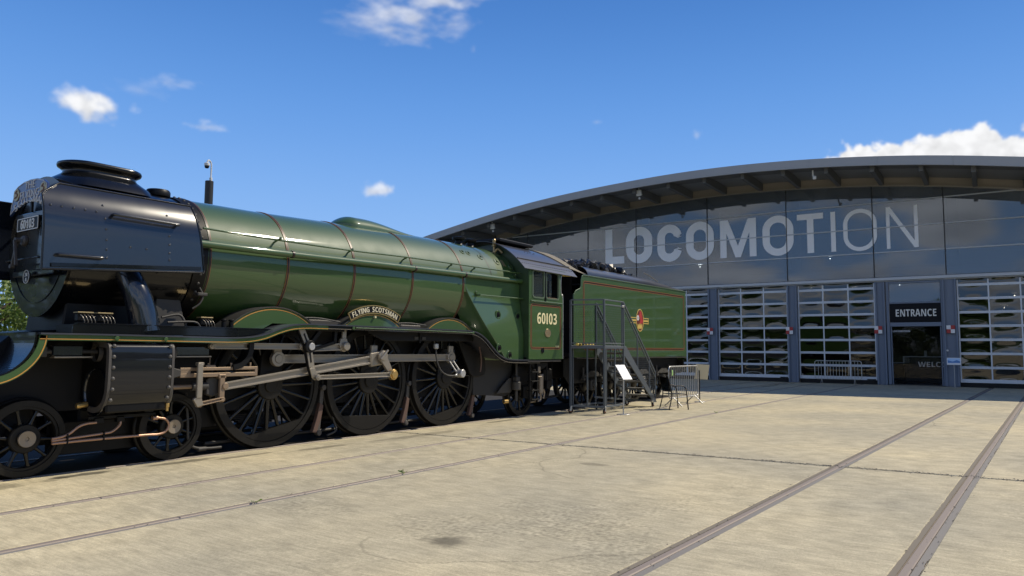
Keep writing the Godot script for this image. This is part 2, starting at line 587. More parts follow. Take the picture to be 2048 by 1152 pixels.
	var lm := mk("lamp_glow", Color(1, 1, 1), 0.5)
	lm.emission_enabled = true
	lm.emission = Color(1.0, 0.97, 0.9)
	lm.emission_energy_multiplier = 9.0
	var fm: StandardMaterial3D = M["fascia_metal"]
	wear(fm, rt, 0.25)
	concrete()

func remap_img(im: Image, lo: float, hi: float) -> Image:
	im.convert(Image.FORMAT_L8)
	var d := im.get_data()
	for i in d.size():
		d[i] = int(lerpf(lo, hi, d[i] / 255.0) * 255.0)
	var o := Image.create_from_data(im.get_width(), im.get_height(), false, Image.FORMAT_L8, d)
	o.generate_mipmaps()
	return o

# worn brushed concrete: a 32 m map of blotches, brush streaks, spalled patches and oil, times a fine grain
func concrete() -> void:
	var W := 1536
	var s := 32.0
	var a := noise_img(W, W, 21, 0.0045, 5).get_data()
	var b := noise_img(W, W, 22, 0.05, 3).get_data()
	var st := noise_img(W, 384, 23, 0.16, 3)
	st.resize(W, W, Image.INTERPOLATE_CUBIC)
	var sd := st.get_data()
	var sp := noise_img(W, W, 24, 0.33, 2).get_data()
	var px := PackedByteArray()
	px.resize(W * W * 3)
	# rough patches: x, z, half lengths, strength
	var rough := [[1.3, 6.6, 0.55, 0.7, 1.0], [1.9, 7.6, 0.55, 0.8, 1.0], [2.4, 6.9, 0.5, 0.6, 0.8], [1.1, 4.95, 0.45, 0.6, 0.75], [3.0, 7.6, 0.9, 0.5, 0.55], [0.2, 9.6, 0.9, 0.8, 0.5], [1.2, 8.3, 0.7, 0.4, 0.7], [5.6, 11.8, 3.5, 1.0, 0.8], [4.3, 8.1, 1.4, 0.4, 0.5], [-0.3, 6.3, 0.7, 1.0, 0.5], [8.5, 6.0, 1.5, 1.2, 0.25]]
	var oil := [[0.6, 1.10, 0.45, 0.10, 0.6], [1.9, 1.13, 0.55, 0.11, 0.45], [2.75, 1.3, 0.5, 0.08, 0.4], [4.1, 1.5, 0.6, 0.10, 0.35], [9.55, 1.2, 0.5, 0.07, 0.5], [0.84, 6.93, 0.17, 0.20, 0.42], [6.4, 1.6, 1.2, 0.15, 0.25], [12.0, 1.35, 1.0, 0.2, 0.3], [5.3, 5.9, 0.12, 0.25, 0.25], [-1.2, 1.2, 1.3, 0.2, 0.35]]
	var rm := PackedFloat32Array()
	rm.resize(W * W)
	var om := PackedFloat32Array()
	om.resize(W * W)
	for q in [[rough, rm], [oil, om]]:
		for r in q[0]:
			var ex := 1.7
			for y in range(maxi(0, int((r[1] - r[3] * ex + 12.0) / s * W)), mini(W, int((r[1] + r[3] * ex + 12.0) / s * W) + 1)):
				for x in range(maxi(0, int((r[0] - r[2] * ex + 6.0) / s * W)), mini(W, int((r[0] + r[2] * ex + 6.0) / s * W) + 1)):
					var dx: float = (x * s / W - 6.0 - r[0]) / r[2]
					var dy: float = (y * s / W - 12.0 - r[1]) / r[3]
					var i := y * W + x
					var e := clampf(1.25 - sqrt(dx * dx + dy * dy) + (b[i] - 128) / 220.0, 0.0, 1.0)
					q[1][i] = minf(1.0, q[1][i] + smoothstep(0.0, 0.6, e) * r[4])
	# hairline cracks, as darker walks over the map
	rng.seed = 71
	for cr in 8:
		var cx := rng.randf_range(0.05, 0.7) * W
		var cz := rng.randf_range(0.42, 0.75) * W
		var an := rng.randf() * TAU
		for stp in rng.randi_range(60, 220):
			an += rng.randfn() * 0.10
			cx += cos(an)
			cz += sin(an)
			if cx > 1 and cz > 1 and cx < W - 2 and cz < W - 2:
				om[int(cz) * W + int(cx)] = maxf(om[int(cz) * W + int(cx)], 0.22)
	for i in W * W:
		var t := 1.0 + (a[i] - 128) * 0.0008 + (b[i] - 128) * 0.0006
		# the brush marks run across the tracks
		t += (sd[i] - 128) * 0.0004
		var k := rm[i]
		var q := (sp[i] - 128) / 128.0
		if k > 0.0:
			t -= k * 0.025
			t += k * (q * 0.13 if q > 0.0 else q * 0.24)
		else:
			t += q * 0.045
		t *= 1.0 - om[i] * 0.72
		var w := (a[i] - 128) * 0.00035
		px[i * 3] = clampi(int(t * 209.0), 0, 255)
		px[i * 3 + 1] = clampi(int(t * (198.0 - w * 60.0)), 0, 255)
		px[i * 3 + 2] = clampi(int(t * (167.0 - w * 170.0)), 0, 255)
	var im := Image.create_from_data(W, W, false, Image.FORMAT_RGB8, px)
	im.generate_mipmaps()
	var m := mk("concrete", Color(1, 1, 1), 0.86, 0.0, 0.0, 0.35)
	m.albedo_texture = ImageTexture.create_from_image(im)
	var D := 1024
	var g1 := noise_img(D, D, 31, 0.09, 4).get_data()
	var g2 := noise_img(D, D, 32, 0.4, 2).get_data()
	var g3 := noise_img(D, 128, 33, 0.06, 3)
	g3.resize(D, D, Image.INTERPOLATE_CUBIC)
	var g3d := g3.get_data()
	var dd := PackedByteArray()
	dd.resize(D * D * 3)
	for i in D * D:
		var t := 0.90 + (g1[i] - 128) * 0.0005 + (g2[i] - 128) * 0.0008 + (g3d[i] - 128) * 0.0005
		if g2[i] < 52:
			t -= 0.16
		var bb := clampi(int(t * 255.0), 0, 255)
		dd[i * 3] = bb; dd[i * 3 + 1] = bb; dd[i * 3 + 2] = bb
	var di := Image.create_from_data(D, D, false, Image.FORMAT_RGB8, dd)
	di.generate_mipmaps()
	m.detail_enabled = true
	m.detail_blend_mode = BaseMaterial3D.BLEND_MODE_MUL
	m.detail_uv_layer = BaseMaterial3D.DETAIL_UV_2
	m.detail_albedo = ImageTexture.create_from_image(di)

# ---------------------------------------------------------------- ground
func cross_x(z: float) -> float:
	return 6.4 + 0.1 * z

func slab(par: Node, p: Array) -> void:
	var b := MB.new()
	var c := 0.012
	var q := PackedVector2Array(p)
	var o := MB.inset(q, c)
	var lo := -0.07
	b.fquad(Vector3(o[0].x, 0, o[0].y), Vector3(o[1].x, 0, o[1].y), Vector3(o[2].x, 0, o[2].y), Vector3(o[3].x, 0, o[3].y), Vector3.UP)
	for i in 4:
		var j := (i + 1) % 4
		var e := q[j] - q[i]
		var nn := Vector3(e.y, 0, -e.x)
		if nn.dot(Vector3(q[i].x - q[(i + 2) % 4].x, 0, q[i].y - q[(i + 2) % 4].y)) < 0.0:
			nn = -nn
		b.fquad(Vector3(q[i].x, -c, q[i].y), Vector3(q[j].x, -c, q[j].y), Vector3(o[j].x, 0, o[j].y), Vector3(o[i].x, 0, o[i].y), nn.normalized() + Vector3.UP)
		b.fquad(Vector3(q[i].x, -c, q[i].y), Vector3(q[j].x, -c, q[j].y), Vector3(q[j].x, lo, q[j].y), Vector3(q[i].x, lo, q[i].y), nn)
	var o2 := MeshInstance3D.new()
	o2.mesh = b.mesh(M["concrete"], 1.0 / 32.0)
	addc(par, o2, "concrete_slab")

func ground() -> void:
	var b := MB.new()
	b.fquad(Vector3(-900, -0.075, -900), Vector3(900, -0.075, -900), Vector3(900, -0.075, 900), Vector3(-900, -0.075, 900), Vector3.UP)
	var gm := mk("grassland", lin(0.07, 0.10, 0.03), 0.95)
	var gr := obj("ground", b, gm, self)
	gr.set_meta("kind", "structure")
	var y := node("yard_pavement", self)
	y.set_meta("kind", "structure")
	# joint bed under the slabs
	b = MB.new()
	b.box(Vector3(-1.0, -0.05, 1.5), Vector3(75.0, 0.02, 61.0))
	obj("joint_bed", b, M["joint_dark"], y)
	# boundaries of the slab bands as z at x = 0 and slope
	var L := [[0.88, 0.0], [2.68, -0.0145], [2.84, -0.0145], [4.23, 0.0], [4.39, 0.0], [8.46, 0.033], [8.645, 0.033], [10.07, 0.03], [10.255, 0.03], [17.5, 0.02], [17.54, 0.02], [30.0, 0.0]]
	for k in [0, 2, 4, 6, 8, 10]:
		var lo: Array = L[k]
		var hi: Array = L[k + 1]
		var cuts := []
		for zz in [lo, hi]:
			var c := cross_x(zz[0]) if zz[0] > 0.5 else 6.4
			cuts.append(c)
		var xs := [-36.0, -14.0, 0.0, 21.0, 36.2]
		for seg in 4:
			var x0 := PackedFloat32Array()
			var x1 := PackedFloat32Array()
			for e in 2:
				var g := 0.02
				x0.append(-36.0 if seg == 0 else (-14.0 + g if seg == 1 else (cuts[e] + 0.035 if seg == 2 else 21.5 + g)))
				x1.append(-14.0 if seg == 0 else (cuts[e] - 0.035 if seg == 1 else (21.5 if seg == 2 else 36.15 + 0.03 * lo[0])))
			slab(y, [Vector2(x0[0], lo[0] + lo[1] * x0[0]), Vector2(x1[0], lo[0] + lo[1] * x1[0]), Vector2(x1[1], hi[0] + hi[1] * x1[1]), Vector2(x0[1], hi[0] + hi[1] * x0[1])])
	for q in [[-30.0, -12.0], [-11.98, -0.88], [-0.69, 0.69]]:
		slab(y, [Vector2(21.2, q[0]), Vector2(36.15, q[0]), Vector2(36.15, q[1]), Vector2(21.2, q[1])])
	# dark bed of the engine's own track and the ground beyond it
	b = MB.new()
	b.box(Vector3(-7.5, -0.025, 0.0), Vector3(57.0, 0.03, 1.49))
	b.box(Vector3(-7.5, -0.026, 0.84), Vector3(57.0, 0.03, 0.07))
	obj("track_bed", b, M["oily_concrete"], y)
	b = MB.new()
	b.box(Vector3(-7.5, -0.03, -9.0), Vector3(57.0, 0.03, 16.35))
	obj("ballast_bed", b, M["ballast"], y)
	# rails let into the concrete
	for r in [[-0.785, 0.0, 0.0], [0.785, 0.0, 0.0], [2.77, -0.0145, 0.5], [4.30, 0.0, 0.5], [8.55, 0.033, 1.0], [10.16, 0.03, 1.0]]:
		b = MB.new()
		var x := -36.0
		for sg in 6:
			var xa := -36.0 + 12.0 * sg
			var xb := xa + 11.995
			b.bar(Vector3(xa, -0.022, r[0] + r[1] * xa), Vector3(xb, -0.022, r[0] + r[1] * xb), 0.05, 0.066, Vector3(0, 0, 1), 0.008)
		obj("embedded_rail", b, M["rail_steel"], y)
		b = MB.new()
		b.bar(Vector3(-36.0, -0.03, r[0] + r[1] * -36.0), Vector3(36.0, -0.03, r[0] + r[1] * 36.0), 0.02 if r[2] > 0.7 else 0.045, 0.15 if r[2] < 0.7 else 0.19, Vector3(0, 0, 1), 0.0)
		if r[2] > 0.0:
			obj("rail_filler", b, M["filler"], y)
		if r[2] > 0.0:
			# ragged sealant on both sides of the head
			for side in [-1.0, 1.0]:
				b = MB.new()
				rng.seed = 40 + int(r[0] * 3.0 + side)
				var xx := -2.0
				var w := 0.07
				while xx < 36.0:
					var st := rng.randf_range(0.02, 0.09)
					var w1 := clampf(w + rng.randf_range(-0.012, 0.012), 0.045, 0.078 if r[2] < 0.7 else 0.092)
					var hh := -0.004
					if true:
						var zc: float = r[0] + r[1] * xx
						var za: float = zc + side * 0.041
						b.fquad(Vector3(xx, hh, za), Vector3(xx + st, hh, za), Vector3(xx + st, hh - 0.004, za + side * w1), Vector3(xx, hh - 0.004, za + side * w), Vector3.UP)
						b.fquad(Vector3(xx, hh - 0.004, za + side * w), Vector3(xx + st, hh - 0.004, za + side * w1), Vector3(xx + st, hh - 0.03, za + side * w1), Vector3(xx, hh - 0.03, za + side * w), Vector3(0, 0, side))
					w = w1
					xx += st
				obj("sealant_strip", b, M["sealant"] if side > 0.0 else M["dirt"], y)
	# crumbly fill in the cross joint and along the long joints
	b = MB.new()
	rng.seed = 8
	for i in 2600:
		var z := rng.randf_range(1.0, 17.0)
		var wd := 0.03 if z < 4.4 else 0.05
		var p := Vector3(cross_x(z) + rng.randfn() * wd, 0, z)
		if z < 5.0 and rng.randf() < 0.6:
			continue
		pebble(b, p, rng.randf_range(0.004, 0.013))
	for i in 900:
		var x := rng.randf_range(-1.0, 20.0)
		var z0: float = [2.775 - 0.0145 * x, 4.31, 8.5 + 0.033 * x, 10.2 + 0.03 * x][rng.randi() % 4]
		pebble(b, Vector3(x, 0, z0 + rng.randfn() * 0.05), rng.randf_range(0.003, 0.010))
	var pb := obj("joint_gravel", b, M["dirt"], y)
	pb.set_meta("kind", "stuff")

func pebble(b: MB, p: Vector3, r: float) -> void:
	var q: Array[Vector3] = []
	for k in 4:
		var a := TAU * k / 4.0 + rng.randf()
		q.append(p + Vector3(cos(a) * r * rng.randf_range(0.7, 1.5), 0.001, sin(a) * r * rng.randf_range(0.7, 1.5)))
	var t := p + Vector3(0, r * rng.randf_range(0.5, 1.0), 0)
	for k in 4:
		b.ftri(q[k], q[(k + 1) % 4], t, (q[k] + q[(k + 1) % 4]) * 0.5 - p + Vector3(0, r, 0))

# ---------------------------------------------------------------- trees
func leaf_mesh(n: int, mat: Material, rx: float, ry: float, sd: int, lobes: int, leaf: float) -> ArrayMesh:
	var b := MB.new()
	rng.seed = sd
	var c: Array[Vector3] = []
	var rr: PackedFloat32Array = []
	for i in lobes:
		var d := Vector3(rng.randfn(), rng.randfn() * 0.9, rng.randfn()).normalized() * pow(rng.randf(), 0.4)
		c.append(Vector3(d.x * rx * 0.72, d.y * ry * 0.72, d.z * rx * 0.72))
		rr.append(rng.randf_range(0.22, 0.42) * minf(rx, ry))
	for i in n:
		var k := rng.randi() % lobes
		var d := Vector3(rng.randfn(), rng.randfn(), rng.randfn()).normalized()
		var p := c[k] + d * rr[k] * pow(rng.randf(), 0.35)
		var nn := (d + Vector3(rng.randfn(), rng.randfn() + 0.5, rng.randfn()) * 0.5).normalized()
		var t := MB.aim(p, nn)
		var s := leaf * rng.randf_range(0.6, 1.4)
		var w := s * 0.6
		b.ftri(t * Vector3(-w, -s, 0), t * Vector3(w, -s * 0.6, 0), t * Vector3(0, s, s * 0.15), nn)
		b.ftri(t * Vector3(-w, -s * 0.2, 0.02), t * Vector3(w * 1.3, s * 0.3, 0), t * Vector3(-w * 0.2, s * 1.2, 0), nn)
	return b.mesh(mat)

func tree(kind: int, pos: Vector3, h: float, turn: float, label: String, group: String) -> void:
	if not M.has("crown%d" % kind):
		crown(kind)
	var t := node(["broad_tree", "tall_tree", "leafy_bush"][kind], self, Transform3D(Basis(Vector3.UP, turn), pos))
	tag(t, label, "bush" if kind == 2 else "tree", group)
	var lift: float = [0.60, 0.56, 0.46][kind]
	inst("crown", M["crown%d" % kind], t, Transform3D(Basis.from_scale(Vector3(h, h, h)), Vector3(0, h * lift, 0)))
	inst("trunk", M["trunk%d" % kind], t, Transform3D(Basis.from_scale(Vector3(h, h, h)), Vector3.ZERO))

func crown(kind: int) -> ArrayMesh:
	if true:
		M["crown%d" % kind] = leaf_mesh([5200, 5200, 4200][kind], M["leaf%d" % kind], [0.42, 0.34, 0.62][kind], [0.40, 0.44, 0.46][kind], 50 + kind, [26, 22, 30][kind], 0.017)
		var tb := MB.new()
		rng.seed = 90 + kind
		tb.tube(v3([0, -0.02, 0, 0.01, 0.2, 0.005, -0.01, 0.42, 0.0, 0.0, 0.7, 0.01]), 0.03, 8, PackedFloat32Array([0.036, 0.028, 0.02, 0.007]))
		for i in 6:
			var a := rng.randf() * TAU
			var y := rng.randf_range(0.25, 0.5)
			tb.tube(PackedVector3Array([Vector3(0, y, 0), Vector3(cos(a) * 0.12, y + 0.12, sin(a) * 0.12), Vector3(cos(a) * 0.25, y + 0.3, sin(a) * 0.25)]), 0.012, 6, PackedFloat32Array([0.014, 0.009, 0.003]))
		M["trunk%d" % kind] = tb.mesh(M["bark"])
	return M["crown%d" % kind]

func trees() -> void:
	for a in [[2, -1.0, -24.0, 6.5, 0.2, "sunlit bush glimpsed under the far smoke deflector, nearest the engine's front"], [2, 3.5, -25.0, 7.0, 1.3, "sunlit bush behind the engine's smokebox saddle"], [2, -5.0, -25.5, 6.8, 2.2, "sunlit bush beyond the track at the picture's left edge"], [2, 9.0, -26.0, 7.0, 3.2, "bush hidden behind the engine's driving wheels"], [2, 15.0, -25.0, 6.6, 4.0, "bush hidden behind the engine's cab"], [2, -10.5, -26.0, 7.5, 5.1, "bush outside the picture left of the engine"], [2, 21.0, -27.0, 6.5, 0.9, "bush hidden behind the tender"]]:
		tree(a[0], Vector3(a[1], 0, a[2]), a[3], a[4], a[5], "bushes behind the engine")
	# the wood behind the photographer, which only the glass front shows
	for kind in 3:
		var mm := MultiMesh.new()
		mm.transform_format = MultiMesh.TRANSFORM_3D
		mm.mesh = M["crown%d" % kind] if M.has("crown%d" % kind) else crown(kind)
		mm.instance_count = 26 if kind == 2 else 16
		rng.seed = 300 + kind
		for i in mm.instance_count:
			var h: float = rng.randf_range(4.5, 6.5) if kind == 2 else rng.randf_range(8.0, 13.0)
			var z := -55.0 + (i + rng.randf_range(0.2, 0.8)) * (8.5 if kind == 2 else 14.0)
			if i >= mm.instance_count / 2:
				mm.set_instance_transform(i, Transform3D(Basis(Vector3.UP, i * 2.1) * Basis.from_scale(Vector3(h, h, h)), Vector3(-30.0 + (i - mm.instance_count / 2 + rng.randf()) * (7.5 if kind == 2 else 12.0), h * 0.45, 48.0 + rng.randf_range(-3, 4))))
				continue
			mm.set_instance_transform(i, Transform3D(Basis(Vector3.UP, i * 2.1) * Basis.from_scale(Vector3(h, h, h)), Vector3(-50.0 + rng.randf_range(-5, 4), h * 0.45, z)))
		var mi := MultiMeshInstance3D.new()
		mi.multimesh = mm
		addc(self, mi, "far_wood")
		mi.set_meta("kind", "stuff")
		tag(mi, ["broad green wood behind the photographer mirrored in the glass", "tall darker wood behind the photographer mirrored in the glass", "low scrub behind the photographer mirrored in the glass"][kind], "wood")

# ---------------------------------------------------------------- the hall
var hall: Node3D
var roof_pts: PackedVector2Array

func roof_y(u: float) -> float:
	var p := roof_pts
	for i in p.size() - 1:
		if u <= p[i + 1].x:
			var a := p[maxi(i - 1, 0)]
			var d := p[mini(i + 2, p.size() - 1)]
			return cubic_interpolate_in_time(p[i].y, p[i + 1].y, a.y, d.y, (u - p[i].x) / (p[i + 1].x - p[i].x), p[i + 1].x - p[i].x, a.x - p[i].x, d.x - p[i].x)
	return p[p.size() - 1].y

func build_hall() -> void:
	var bt := 0.03
	hall = node("exhibition_hall", self, Transform3D(Basis(Vector3(sin(bt), 0, cos(bt)), Vector3.UP, Vector3(-cos(bt), 0, sin(bt))), Vector3(36.4, 0, 2.5)))
	tag(hall, "large exhibition hall with curved overhanging roof, glass front and white roller doors", "building")
	roof_pts = v2([-42, 3.6, -36, 5.9, -30, 7.6, -23.2, 9.12, -20.3, 9.66, -15.65, 10.39, -10.06, 10.87, -5, 11.04, -0.47, 10.9, 4.7, 10.41, 8.77, 9.77, 14, 8.75, 20, 7.3, 27, 5.2])
	var O := 4.2
	var FB := 0.42
	# roof skin
	var b := MB.new()
	var rows: Array = []
	for i in 70:
		var u := -42.0 + i
		var y := roof_y(u)
		rows.append(PackedVector3Array([Vector3(u, y - 0.012, O - 0.05), Vector3(u, y - 0.012, -44)]))
	b.plate(rows, 0.14, false)
	obj("roof", b, M["roof_metal"], hall)
	# fascia panels, soffit panels, the band above the glass, and fins
	for i in 22:
		var u0 := -38.0 + i * 2.95
		b = MB.new()
		for k in 6:
			var ua := u0 + 0.004 + (2.942) * k / 6.0
			var ub := u0 + 0.004 + (2.942) * (k + 1) / 6.0
			var ya := roof_y(ua)
			var yb := roof_y(ub)
			b.fquad(Vector3(ua, ya, O), Vector3(ub, yb, O), Vector3(ub, yb - FB, O), Vector3(ua, ya - FB, O), Vector3(0, 0, 1))
			b.fquad(Vector3(ua, ya, O), Vector3(ub, yb, O), Vector3(ub, yb, O - 0.06), Vector3(ua, ya, O - 0.06), Vector3.UP)
			b.fquad(Vector3(ua, ya - FB, O), Vector3(ub, yb - FB, O), Vector3(ub, yb - FB, O - 0.12), Vector3(ua, ya - FB, O - 0.12), Vector3.DOWN)
			b.fquad(Vector3(ua, ya, O - 0.06), Vector3(ub, yb, O - 0.06), Vector3(ub, yb - FB + 0.02, O - 0.12), Vector3(ua, ya - FB + 0.02, O - 0.12), Vector3(0, 0, -1))
		obj("fascia_panel", b, M["fascia_metal"], hall)
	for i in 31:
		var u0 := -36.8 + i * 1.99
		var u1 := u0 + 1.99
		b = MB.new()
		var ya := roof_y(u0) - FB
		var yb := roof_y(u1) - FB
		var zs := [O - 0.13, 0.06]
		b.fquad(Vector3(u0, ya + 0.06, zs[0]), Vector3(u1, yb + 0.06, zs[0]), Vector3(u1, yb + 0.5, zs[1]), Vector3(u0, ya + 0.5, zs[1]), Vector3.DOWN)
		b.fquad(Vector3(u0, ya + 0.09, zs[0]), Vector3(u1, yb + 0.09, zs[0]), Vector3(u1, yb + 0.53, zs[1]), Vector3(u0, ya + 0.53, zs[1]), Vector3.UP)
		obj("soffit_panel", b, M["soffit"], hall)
		b = MB.new()
		var q := PackedVector2Array([Vector2(u0 + 0.01, ya - 0.12), Vector2(u1 - 0.01, yb - 0.12), Vector2(u1 - 0.01, yb + 0.49), Vector2(u0 + 0.01, ya + 0.49)])
		b.prism(q, -0.05, 0.05)
		obj("band_panel", b, M["soffit_band"], hall)
		if u0 > -30.0:
			b = MB.new()
			b.xf = Transform3D(Basis(Vector3(0, 0, 1), Vector3(0, 1, 0), Vector3(-1, 0, 0)), Vector3(u0 + 0.1, 0, 0))
			b.prism(PackedVector2Array([Vector2(0.055, ya - 0.16), Vector2(3.75, ya - 0.20), Vector2(3.75, ya + 0.08), Vector2(0.055, ya + 0.47)]), 0.0, 0.2, 0.01)
			obj("roof_fin", b, M["fin"], hall)
	# ledge under the band
	b = MB.new()
	for i in 60:
		var u := -32.0 + i
		b.bar(Vector3(u, roof_y(u) - FB - 0.15, 0.08), Vector3(u + 1.001, roof_y(u + 1.0) - FB - 0.15, 0.08), 0.07, 0.16, Vector3(0, 0, 1), 0.0)
	obj("head_ledge", b, M["soffit_band"], hall)
	# glass front
	var mu := [-31.4, -27.1, -22.7, -18.24, -13.75, -10.46, -6.06, -1.7, 2.51, 5.64, 9.9, 14.2, 18.5, 22.8]
	var ty := [5.36, 6.63, 7.89, 9.18, 20.0]
	for i in mu.size() - 1:
		for r in 4:
			var g := 0.022
			var top := minf(ty[r + 1], 20.0) - g
			var lo: float = ty[r] + g
			var p := PackedVector2Array([Vector2(mu[i] + g, lo), Vector2(mu[i + 1] - g, lo)])
			var up := PackedVector2Array()
			for k in 7:
				var u: float = mu[i + 1] - g - (mu[i + 1] - mu[i] - 2.0 * g) * k / 6.0
				up.append(Vector2(u, minf(top, roof_y(u) - FB - 0.19)))
			var ok := false
			for q in up:
				if q.y > lo + 0.02:
					ok = true
			if not ok:
				continue
			for q in up:
				p.append(Vector2(q.x, maxf(q.y, lo + 0.004)))
			b = MB.new()
			var ta := 0.005 * sin(i * 7.3 + r * 3.1)
			var tb := 0.004 * sin(i * 2.9 + r * 5.7 + 1.0)
			var mid := Vector3((mu[i] + mu[i + 1]) * 0.5, (lo + minf(top, 10.5)) * 0.5, 0)
			b.xf = Transform3D(Basis.from_euler(Vector3(ta, tb, 0)), mid) * Transform3D(Basis.IDENTITY, -mid)
			b.prism(p, -0.03, -0.006)
			obj("glass_pane", b, M["pane"], hall)
	for u in mu:
		b = MB.new()
		var y1: float = roof_y(u) - FB - 0.16
		b.box(Vector3(u, (5.36 + y1) * 0.5, -0.02), Vector3(0.05, y1 - 5.36, 0.08))
		obj("mullion", b, M["mullion"], hall)
	for r in [1, 2, 3]:
		b = MB.new()
		var y0: float = ty[r]
		for i in mu.size() - 1:
			var u0: float = mu[i] + 0.03
			var u1: float = mu[i + 1] - 0.03
			if roof_y(u0) - FB - 0.25 < y0 and roof_y(u1) - FB - 0.25 < y0:
				continue
			while roof_y(u0) - FB - 0.2 < y0:
				u0 += 0.05
			while roof_y(u1) - FB - 0.2 < y0:
				u1 -= 0.05
			b.box(Vector3((u0 + u1) * 0.5, y0, 0.0), Vector3(u1 - u0, 0.06, 0.09), 0.008)
		obj("transom", b, M["transom"], hall)
	# sill beam over the doors
	b = MB.new()
	b.box(Vector3(-4.3, 5.27, 0.06), Vector3(54.2, 0.15, 0.26), 0.012)
	b.box(Vector3(-4.3, 5.17, 0.0), Vector3(54.2, 0.05, 0.1), 0.006)
	obj("sill_beam", b, M["transom"], hall)
	# steel columns
	for u in [[-27.0, 0.5], [-22.6, 0.5], [-18.2, 0.5], [-14.6, 0.5], [-10.28, 0.5], [-5.80, 0.52], [-1.49, 0.5], [2.73, 0.46], [5.73, 0.58], [10.08, 0.5], [14.3, 0.5], [18.6, 0.5]]:
		b = MB.new()
		b.box(Vector3(u[0], 2.57, -0.10), Vector3(u[1] - 0.10, 5.14, 0.26))
		for s in [-1.0, 1.0]:
			b.box(Vector3(u[0] + s * (u[1] * 0.5 - 0.04), 2.57, 0.02), Vector3(0.08, 5.14, 0.26), 0.008)
		obj("steel_column", b, M["column"], hall)
	# roller doors
	for d in [[-26.7, -22.9], [-22.3, -18.5], [-17.9, -14.9], [-14.3, -10.56], [-10.0, -6.07], [-5.53, -1.75], [-1.23, 2.49], [6.03, 9.82], [10.34, 14.04], [14.56, 18.34]]:
		door(d[0], d[1])
	entrance()
	# red and white corner plates on the columns
	for u in [-5.95, -1.64, 2.62, 5.73, -10.3]:
		var mk_ := node("corner_marker", hall, Transform3D(Basis.IDENTITY, Vector3(u, 2.73, 0.168)))
		for q in [[-1, 1, "marker_white"], [1, 1, "marker_red"], [-1, -1, "marker_red"], [1, -1, "marker_white"]]:
			b = MB.new()
			b.box(Vector3(q[0] * 0.088, q[1] * 0.094, 0), Vector3(0.174, 0.186, 0.03 if q[0] * q[1] > 0 else 0.026), 0.003)
			obj("marker_quarter", b, M[q[2]], mk_)
	letters()
	interior()
	# floodlights and a camera on the fins
	for f in [[-8.75, 3.5], [-18.7, 3.5]]:
		var y: float = roof_y(f[0]) - FB - 0.15
		var fl := node("flood_lamp", hall, Transform3D(Basis(Vector3(1, 0, 0), 0.35), Vector3(f[0], y, f[1])))
		b = MB.new()
		b.box(Vector3.ZERO, Vector3(0.30, 0.34, 0.16), 0.02)
		b.box(Vector3(0, 0.24, -0.06), Vector3(0.06, 0.2, 0.05), 0.01)
		obj("lamp_body", b, M["silver_white"], fl)
		b = MB.new()
		b.box(Vector3(0, -0.30, 0.02), Vector3(0.10, 0.12, 0.12), 0.02)
		obj("sensor", b, M["silver_white"], fl)
	var cm := node("dome_camera", hall, Transform3D(Basis.IDENTITY, Vector3(0.4, roof_y(0.4) - FB - 0.2, 3.62)))
	b = MB.new()
	b.box(Vector3(0, 0.05, 0), Vector3(0.08, 0.3, 0.06), 0.01)
	b.cyl(Vector3(0.08, -0.1, 0.05), Vector3(0.08, -0.28, 0.05), 0.09, 14, 0.03)
	obj("camera_body", b, M["silver_white"], cm)

